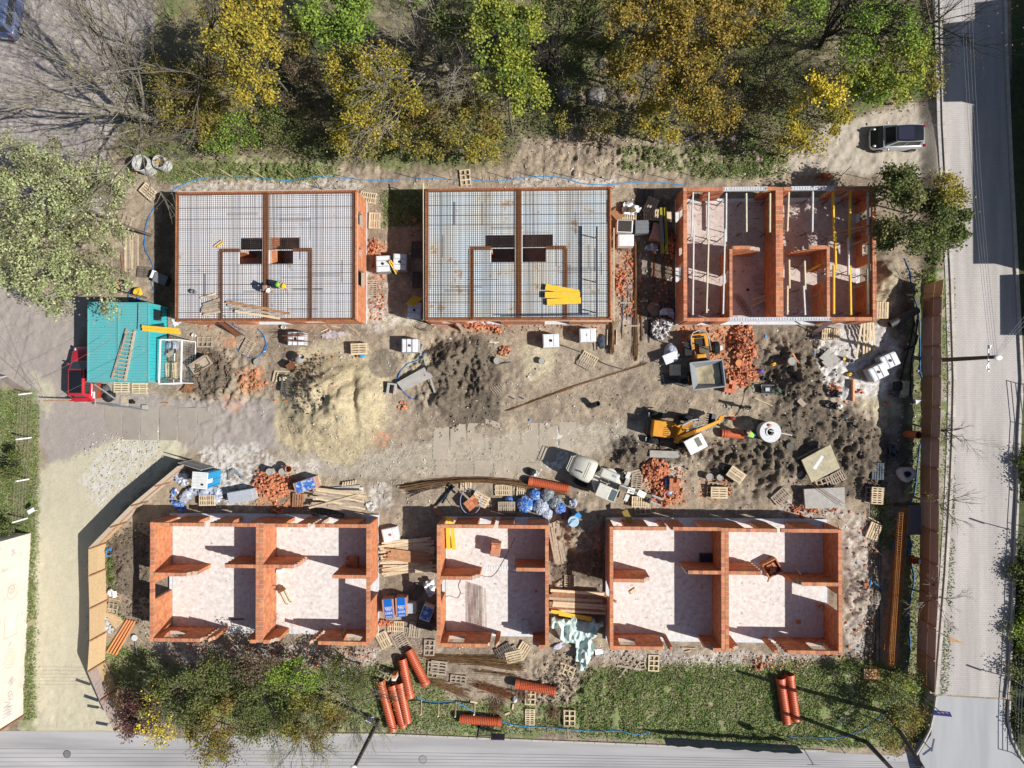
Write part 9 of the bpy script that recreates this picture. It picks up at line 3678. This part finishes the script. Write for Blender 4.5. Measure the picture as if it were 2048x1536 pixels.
# --- bottom hedge
tree(278,1420,2.6,42,45,'purple','purple leaved shrub at the end of the chipboard fence',170,.13,seed=90,name='shrub',cat='shrub',gap=.2)
tree(318,1430,2.8,40,62,'gold','yellow flowering shrub beside the purple one',36,.13,seed=91,name='shrub',cat='shrub')
tree(325,1405,2.4,45,50,'brown','brown twiggy shrub among the yellow flowers',70,.12,seed=92,name='shrub',cat='shrub')
tree(385,1395,3.0,62,60,'dark','dark green shrub below the lower left shell, left one',140,.13,seed=93,name='shrub',cat='shrub')
tree(430,1450,3.4,55,60,'olive','olive green shrub hanging over the bottom road',110,.13,seed=94,name='shrub',cat='shrub')
tree(455,1350,2.6,55,45,'dark','dark green shrub under the lower left shell wall',130,.12,seed=95,name='shrub',cat='shrub')
tree(525,1340,3.0,55,40,'brown','brown dry shrub in the hedge, upper one',100,.12,seed=96,name='shrub',cat='shrub')
tree(530,1420,3.0,65,65,'dark','dark green shrub in the middle of the hedge',120,.13,seed=97,name='shrub',cat='shrub')
tree(440,1500,3.0,32,32,'brown','brown dry shrub at the roadside in the hedge',80,.12,seed=98,name='shrub',cat='shrub')
tree(605,1350,2.6,55,42,'green','bright green shrub in the hedge under the brick scrap',110,.13,seed=99,name='shrub',cat='shrub')
tree(620,1430,2.8,70,55,'olive','olive shrub right of the middle of the hedge',100,.12,seed=100,name='shrub',cat='shrub')
tree(705,1350,2.2,55,35,'dark','dark green shrub at the right end of the hedge',80,.12,seed=101,name='shrub',cat='shrub')
bare(560,1430,560,1440,3.6,'leafless grey twigs over the middle of the hedge',1.0,102,4,.07,M_barkg,8,leaves=('lime',1,.08),L_=1.5,name='bare_shrub')
bare(690,1395,690,1420,4.5,'leafless tree spreading over the ribbed pipes',.9,103,4,.12,M_barkg,8,leaves=('lime',1,.08),L_=1.9,name='bare_tree')
bare(610,1450,600,1490,4.5,'leafless tree reaching over the bottom road',.9,104,4,.09,M_barkd,7,leaves=('lime',1,.09),L_=1.7,name='bare_tree')
bare(740,1380,770,1400,3.0,'thin leafless twigs over the steep pipes',.9,105,3,.05,M_barkd,7,leaves=('green',1,.07),L_=1.3,name='bare_shrub')
tree(1800,1395,2.0,45,42,'dark','green shrub in the lower right corner, upper one',90,.12,seed=106,name='shrub',cat='shrub')
tree(1790,1450,2.2,50,40,'olive','olive shrub in the lower right corner, lower one',70,.12,seed=107,name='shrub',cat='shrub')
tree(1810,1366,.8,20,14,'lime','small lime green tuft at the lower right',120,.12,seed=108,name='shrub',cat='shrub',depth=1)
for i,(x_,y_,r_y,k)in enumerate(((2052,1140,70,'dark'),(2046,1260,60,'green'),(2044,1340,45,'dark'),(2062,1450,50,'dark'),(2062,950,60,'dark'),(2080,1210,60,'dark'))):
	tree(x_+14,y_,1.1,32,r_y,k,('dark hedge bush at the right edge, first from the top of the lower group','green hedge bush at the right edge beside the railing','dark hedge bush above the lower right corner','dark hedge bush in the lower right corner','dark hedge bush at the right edge beside the pole','dark hedge bush behind the green one')[i],130,.13,seed=110+i,name='shrub',cat='shrub',gap=.1,depth=1)
bare(700,400,715,396,3.6,'dead branch lying over the corner of the upper left house',.6,120,2,.10,M_barkg,3,L_=1.2,name='dead_branch')
# boulders on the wooded slope
BO=[(1128,189,.62,.6,'large grey boulder, left end of the boulder row'),(1164,200,.34,.5,'narrow pinkish boulder between the two large grey ones'),(1193,193,.75,.6,'largest grey boulder in the middle of the row'),(1220,184,.32,.35,'small pinkish boulder right of the largest one'),(1250,190,.62,.55,'brown boulder at the right end of the boulder row'),(1205,127,.42,.5,'single pale boulder above the boulder row'),(1215,214,.26,.25,'small boulder under the middle of the row'),(1269,214,.24,.25,'small grey boulder under the amber trees'),(1225,241,.28,.3,'lone boulder on the grass below the row'),(1344,205,.28,.3,'boulder between the amber trees'),(1360,222,.30,.32,'pale boulder under the amber trees'),(1411,243,.26,.25,'small boulder at the edge of the amber trees'),(1437,276,.36,.35,'left boulder of the pair above the pebbles'),(1460,277,.42,.4,'right boulder of the pair above the pebbles'),(1151,347,.26,.25,'small boulder beside the stakes'),(1326,329,.2,.2,'small round stone on the slope'),(1440,291,.2,.2,'tiny stone left of the brown pair'),(1466,296,.24,.2,'reddish stone under the boulder pair'),(1507,302,.2,.2,'stone above the brown twin stones'),(1513,318,.24,.25,'left brown twin stone'),(1523,318,.2,.2,'right brown twin stone'),(1489,320,.16,.15,'pale stone left of the twin stones'),(1484,306,.14,.15,'pebble left of the stone above the twins')]
M_rock=mat('grey_rock',(.30,.28,.26),.9,.3,2.5,.6,9,detail=9,col2=(.20,.18,.17))
M_rock2=mat('pinkish_rock',(.36,.28,.23),.9,.3,2.5,.6,9,detail=9,col2=(.26,.2,.16))
for i,(x_,y_,r_,hh_,lb)in enumerate(BO):
	p=G(x_,y_)
	mb=MB()
	mb.blob((0,0,0),(r_,r_*ru(.75,1),hh_*.8),16,10,.07,i,rz=random.random()*6)
	o=mb.build('boulder',M_rock2 if('pink' in lb or 'brown' in lb or 'red' in lb or i>11)else M_rock,smooth=True)
	o.location=p
	tag(o,lb,'boulder')
for i,(x_,y_,r_)in enumerate(((522,346,.22),(740,700,.1),(1037,740,.1))):
	pass
	# ---- scatter: grass, undergrowth, stones, clods, brick chips
rs_=np.random.default_rng(99)
def sample(poly,n_,warp=10,mask=None):
	pp=np.array(poly,float)
	x0,y0=pp.min(0)
	x1,y1=pp.max(0)
	out=[]
	tot=0
	while tot<n_:
		x_=rs_.uniform(x0,x1,n_*2)
		y_=rs_.uniform(y0,y1,n_*2)
		k=pip(x_+rs_.normal(size=n_*2)*warp,y_+rs_.normal(size=n_*2)*warp,poly)
		if mask is not None:
			k&=mask(x_,y_)
		out.append(np.stack([x_[k],y_[k]],1))
		tot+=k.sum()
		if k.sum()==0:
			break
	return np.concatenate(out)[:n_]
def px2w(q_):
	v_=np.stack([(q_[:,0]-1024)/F,-(q_[:,1]-768)/F,-np.ones(len(q_))],1)@np.array(MC).T
	t_=-H/v_[:,2]
	X_,Y_=v_[:,0]*t_,v_[:,1]*t_
	return np.stack([X_,Y_,height(X_,Y_)],1)
def nmask(sc_,th,s_):
	return lambda x_,y_:fbm(x_/sc_,y_/sc_,3,s_)>th
GR=[([(1180,1335),(1500,1330),(1700,1318),(1730,1320),(1790,1330),(1850,1390),(1850,1470),(1790,1495),(1500,1485),(1150,1470),(1130,1420)],30000,.42),([(0,780),(62,780),(55,1060),(0,1080)],7000,.2),([(62,800),(80,810),(70,1100),(66,1440),(46,1440),(55,1100)],4000,.4),([(205,1290),(290,1290),(330,1330),(420,1345),(800,1330),(850,1320),(900,1400),(1140,1410),(1130,1460),(1000,1470),(800,1465),(300,1440),(235,1380)],14000,.45),([(290,325),(560,325),(680,340),(620,358),(420,352),(330,368)],5000,.4),([(1240,290),(1560,300),(1580,345),(1240,340)],3500,.5),([(760,380),(850,380),(850,450),(770,455)],1800,.3),([(210,1110),(232,1110),(240,1240),(215,1260)],900,.3),([(1820,1000),(1850,700),(1850,1340),(1800,1330),(1790,1090)],3000,.3),([(1740,990),(1775,990),(1790,1100),(1750,1090)],900,.3),([(1884,560),(1900,560),(1900,1000),(1882,1380),(1870,1380),(1880,1000)],2500,.5),([(1385,335),(1540,325),(1570,350),(1390,358)],1500,.4)]
cs_=[]
for poly,n_,th in GR:
	q_=sample(poly,int(n_*1.3),6,nmask(26,th-.12,7))
	if len(q_):
		cs_.append(px2w(q_))
C_=np.concatenate(cs_)
C_[:,2]+=rs_.uniform(.0,.07,len(C_))
co_,f_=quads(C_,.15,rs_,up=.5,asp=.5)
o=np_obj('grass',np_mesh('grass',co_,f_,[M_grass,mat('dry_grass',(.30,.26,.15),.9,.3,2,isl=.3)],(rs_.random(len(C_))<.22).astype(int)),kind='stuff')
UW=[([(230,90),(560,130),(900,60),(1250,0),(1880,0),(1880,190),(1700,220),(1560,320),(1380,290),(1180,262),(1040,280),(1000,330),(640,325),(430,300),(330,330),(230,300)],26000,.35)]
cs_=[px2w(sample(p_,n_,12,nmask(30,th,9)))for p_,n_,th in UW]
C_=np.concatenate(cs_)
C_[:,2]+=rs_.uniform(.03,.7,len(C_))**1.5
co_,f_=quads(C_,.19,rs_,up=.2,asp=.6)
np_obj('undergrowth',np_mesh('undergrowth',co_,f_,[LF['dark'][0],LF['brown'][0],LF['green'][1]],rs_.choice([0,0,0,1,1,2],len(C_))),kind='stuff')
# dry twigs on the wood floor
q_=px2w(sample(UW[0][0],5200,12))
segs=[]
for p_ in q_:
	a_=rs_.uniform(0,2*PI)
	L_=rs_.uniform(.4,1.4)
	z_=p_[2]+rs_.uniform(.1,1.0)
	segs.append(((p_[0],p_[1],z_),(p_[0]+math.cos(a_)*L_,p_[1]+math.sin(a_)*L_,z_+rs_.uniform(-.3,.5)),.012,.006))
co_,f_=seg_geo(segs,3)
np_obj('fallen_twigs',np_mesh('fallen_twigs',co_,f_,[M_bark]),kind='stuff')
BX=np.array([[-1,-1,-1],[1,-1,-1],[1,1,-1],[-1,1,-1],[-1,-1,1],[1,-1,1],[1,1,1],[-1,1,1]],float)*.5
BF=np.array([[0,3,2,1],[4,5,6,7],[0,1,5,4],[1,2,6,5],[2,3,7,6],[3,0,4,7]])
def chunks(name,C_,smin,smax,m,flat=.7,mi=None):
	n_=len(C_)
	s_=(smin+(smax-smin)*rs_.random(n_)**2.5)[:,None]*rs_.uniform(.6,1.2,(n_,3))
	s_[:,2]*=flat
	ax_=rs_.normal(size=(n_,3))
	ax_/=np.linalg.norm(ax_,axis=1)[:,None]
	an=rs_.uniform(0,PI,n_)
	V=BX[None]*s_[:,None,:]*rs_.uniform(.6,1.15,(n_,8,1))
	c_,si=np.cos(an)[:,None,None],np.sin(an)[:,None,None]
	k_=ax_[:,None,:]
	V=V*c_+np.cross(np.broadcast_to(k_,V.shape),V)*si+k_*(V*k_).sum(-1,keepdims=True)*(1-c_)
	V+=C_[:,None,:]+np.array([0,0,1])*s_[:,None,2:3]*.25
	f_=(np.arange(n_)*8)[:,None,None]+BF[None]
	return np_obj(name,np_mesh(name,V.reshape(-1,3),f_.reshape(-1,4),m if isinstance(m,list)else[m],None if mi is None else np.repeat(mi,6)),kind='stuff')
SITE=[(350,655),(1850,655),(1850,1030),(1700,1040),(1690,1320),(1200,1330),(760,1320),(380,1330),(300,1290),(250,1100),(300,1030),(560,1000),(560,880),(360,800)]
C_=px2w(sample(SITE,5200,8,nmask(40,.48,5)))
C2=px2w(np.concatenate([sample(p_,n_,8)for p_,n_ in(([(735,380),(850,380),(850,655),(735,655)],350),([(1225,380),(1350,380),(1350,655),(1225,655)],500),([(350,360),(1240,355),(1240,376),(350,380)],420),([(300,1290),(760,1300),(750,1335),(450,1345)],1300),([(1100,1300),(1690,1310),(1600,1350),(1250,1325)],900),([(1000,270),(1560,270),(1560,350),(1000,350)],600),([(740,960),(860,960),(860,1320),(745,1320)],350),([(150,880),(330,860),(320,930),(200,1020)],900))]))
chunks('pebbles',np.concatenate([C_,C2]),.02,.13,mat('pale_stone',(.55,.51,.47),.9,.3,7,isl=.45))
q_=np.concatenate([sample(p_,n_,7)for p_,n_ in(([(475,740),(535,735),(535,785),(475,785)],160),([(1350,650),(1490,650),(1510,770),(1420,780),(1400,700)],800),([(740,480),(775,490),(770,640),(738,640)],350),([(1240,500),(1285,500),(1280,640),(1240,640)],450),([(1280,930),(1380,930),(1370,1015),(1280,1010)],450),([(505,930),(600,940),(600,1020),(505,1010)],350),([(860,642),(1220,642),(1220,668),(860,668)],260),([(300,1285),(760,1300),(750,1330),(420,1335)],500),([(1480,1310),(1690,1315),(1600,1340),(1500,1345)],200),([(1400,950),(1480,960),(1470,1000),(1400,1000)],120),([(1560,1000),(1690,1000),(1690,1040),(1560,1040)],160),([(350,650),(730,650),(700,800),(360,760)],260),([(1330,490),(1350,490),(1350,640),(1300,640)],120),([(1690,1020),(1760,1030),(1740,1320),(1690,1310)],120))])
chunks('brick_chips',px2w(q_),.03,.22,mat('brick_chip',(.52,.20,.09),.9,.3,7,isl=.35),.5)
q_=np.concatenate([sample(p_,n_,10)for p_,n_ in(([(1500,700),(1600,650),(1700,690),(1640,800),(1740,840),(1790,900),(1740,1000),(1600,960),(1420,960),(1390,900),(1500,860),(1540,800)],1000),([(860,690),(960,665),(1000,720),(1000,860),(900,860),(850,760)],300),([(370,690),(430,690),(470,740),(430,800),(370,780)],700),([(1240,870),(1400,870),(1390,940),(1220,940)],300),([(215,1060),(300,1040),(300,1270),(225,1220)],900),([(1100,1120),(1210,1100),(1210,1160),(1110,1160)],200),([(1100,1310),(1190,1310),(1130,1410),(1070,1410)],600),([(590,740),(640,700),(660,800),(600,830)],500))])
chunks('clods',px2w(q_),.03,.2,mat('dark_earth',(.17,.135,.10),.95,.35,6,isl=.3),.6)
q_=np.concatenate([sample(p_,n_,8)for p_,n_ in(([(340,980),(460,970),(470,1030),(340,1030)],60),([(1690,1040),(1770,1040),(1740,1320),(1690,1310)],90),(SITE,260),([(1000,270),(1560,270),(1560,350),(1000,350)],60))])
chunks('litter',px2w(q_),.05,.22,[M4,M_hosel,M0],.3,rs_.choice([0,0,0,1,2,2],len(q_)))
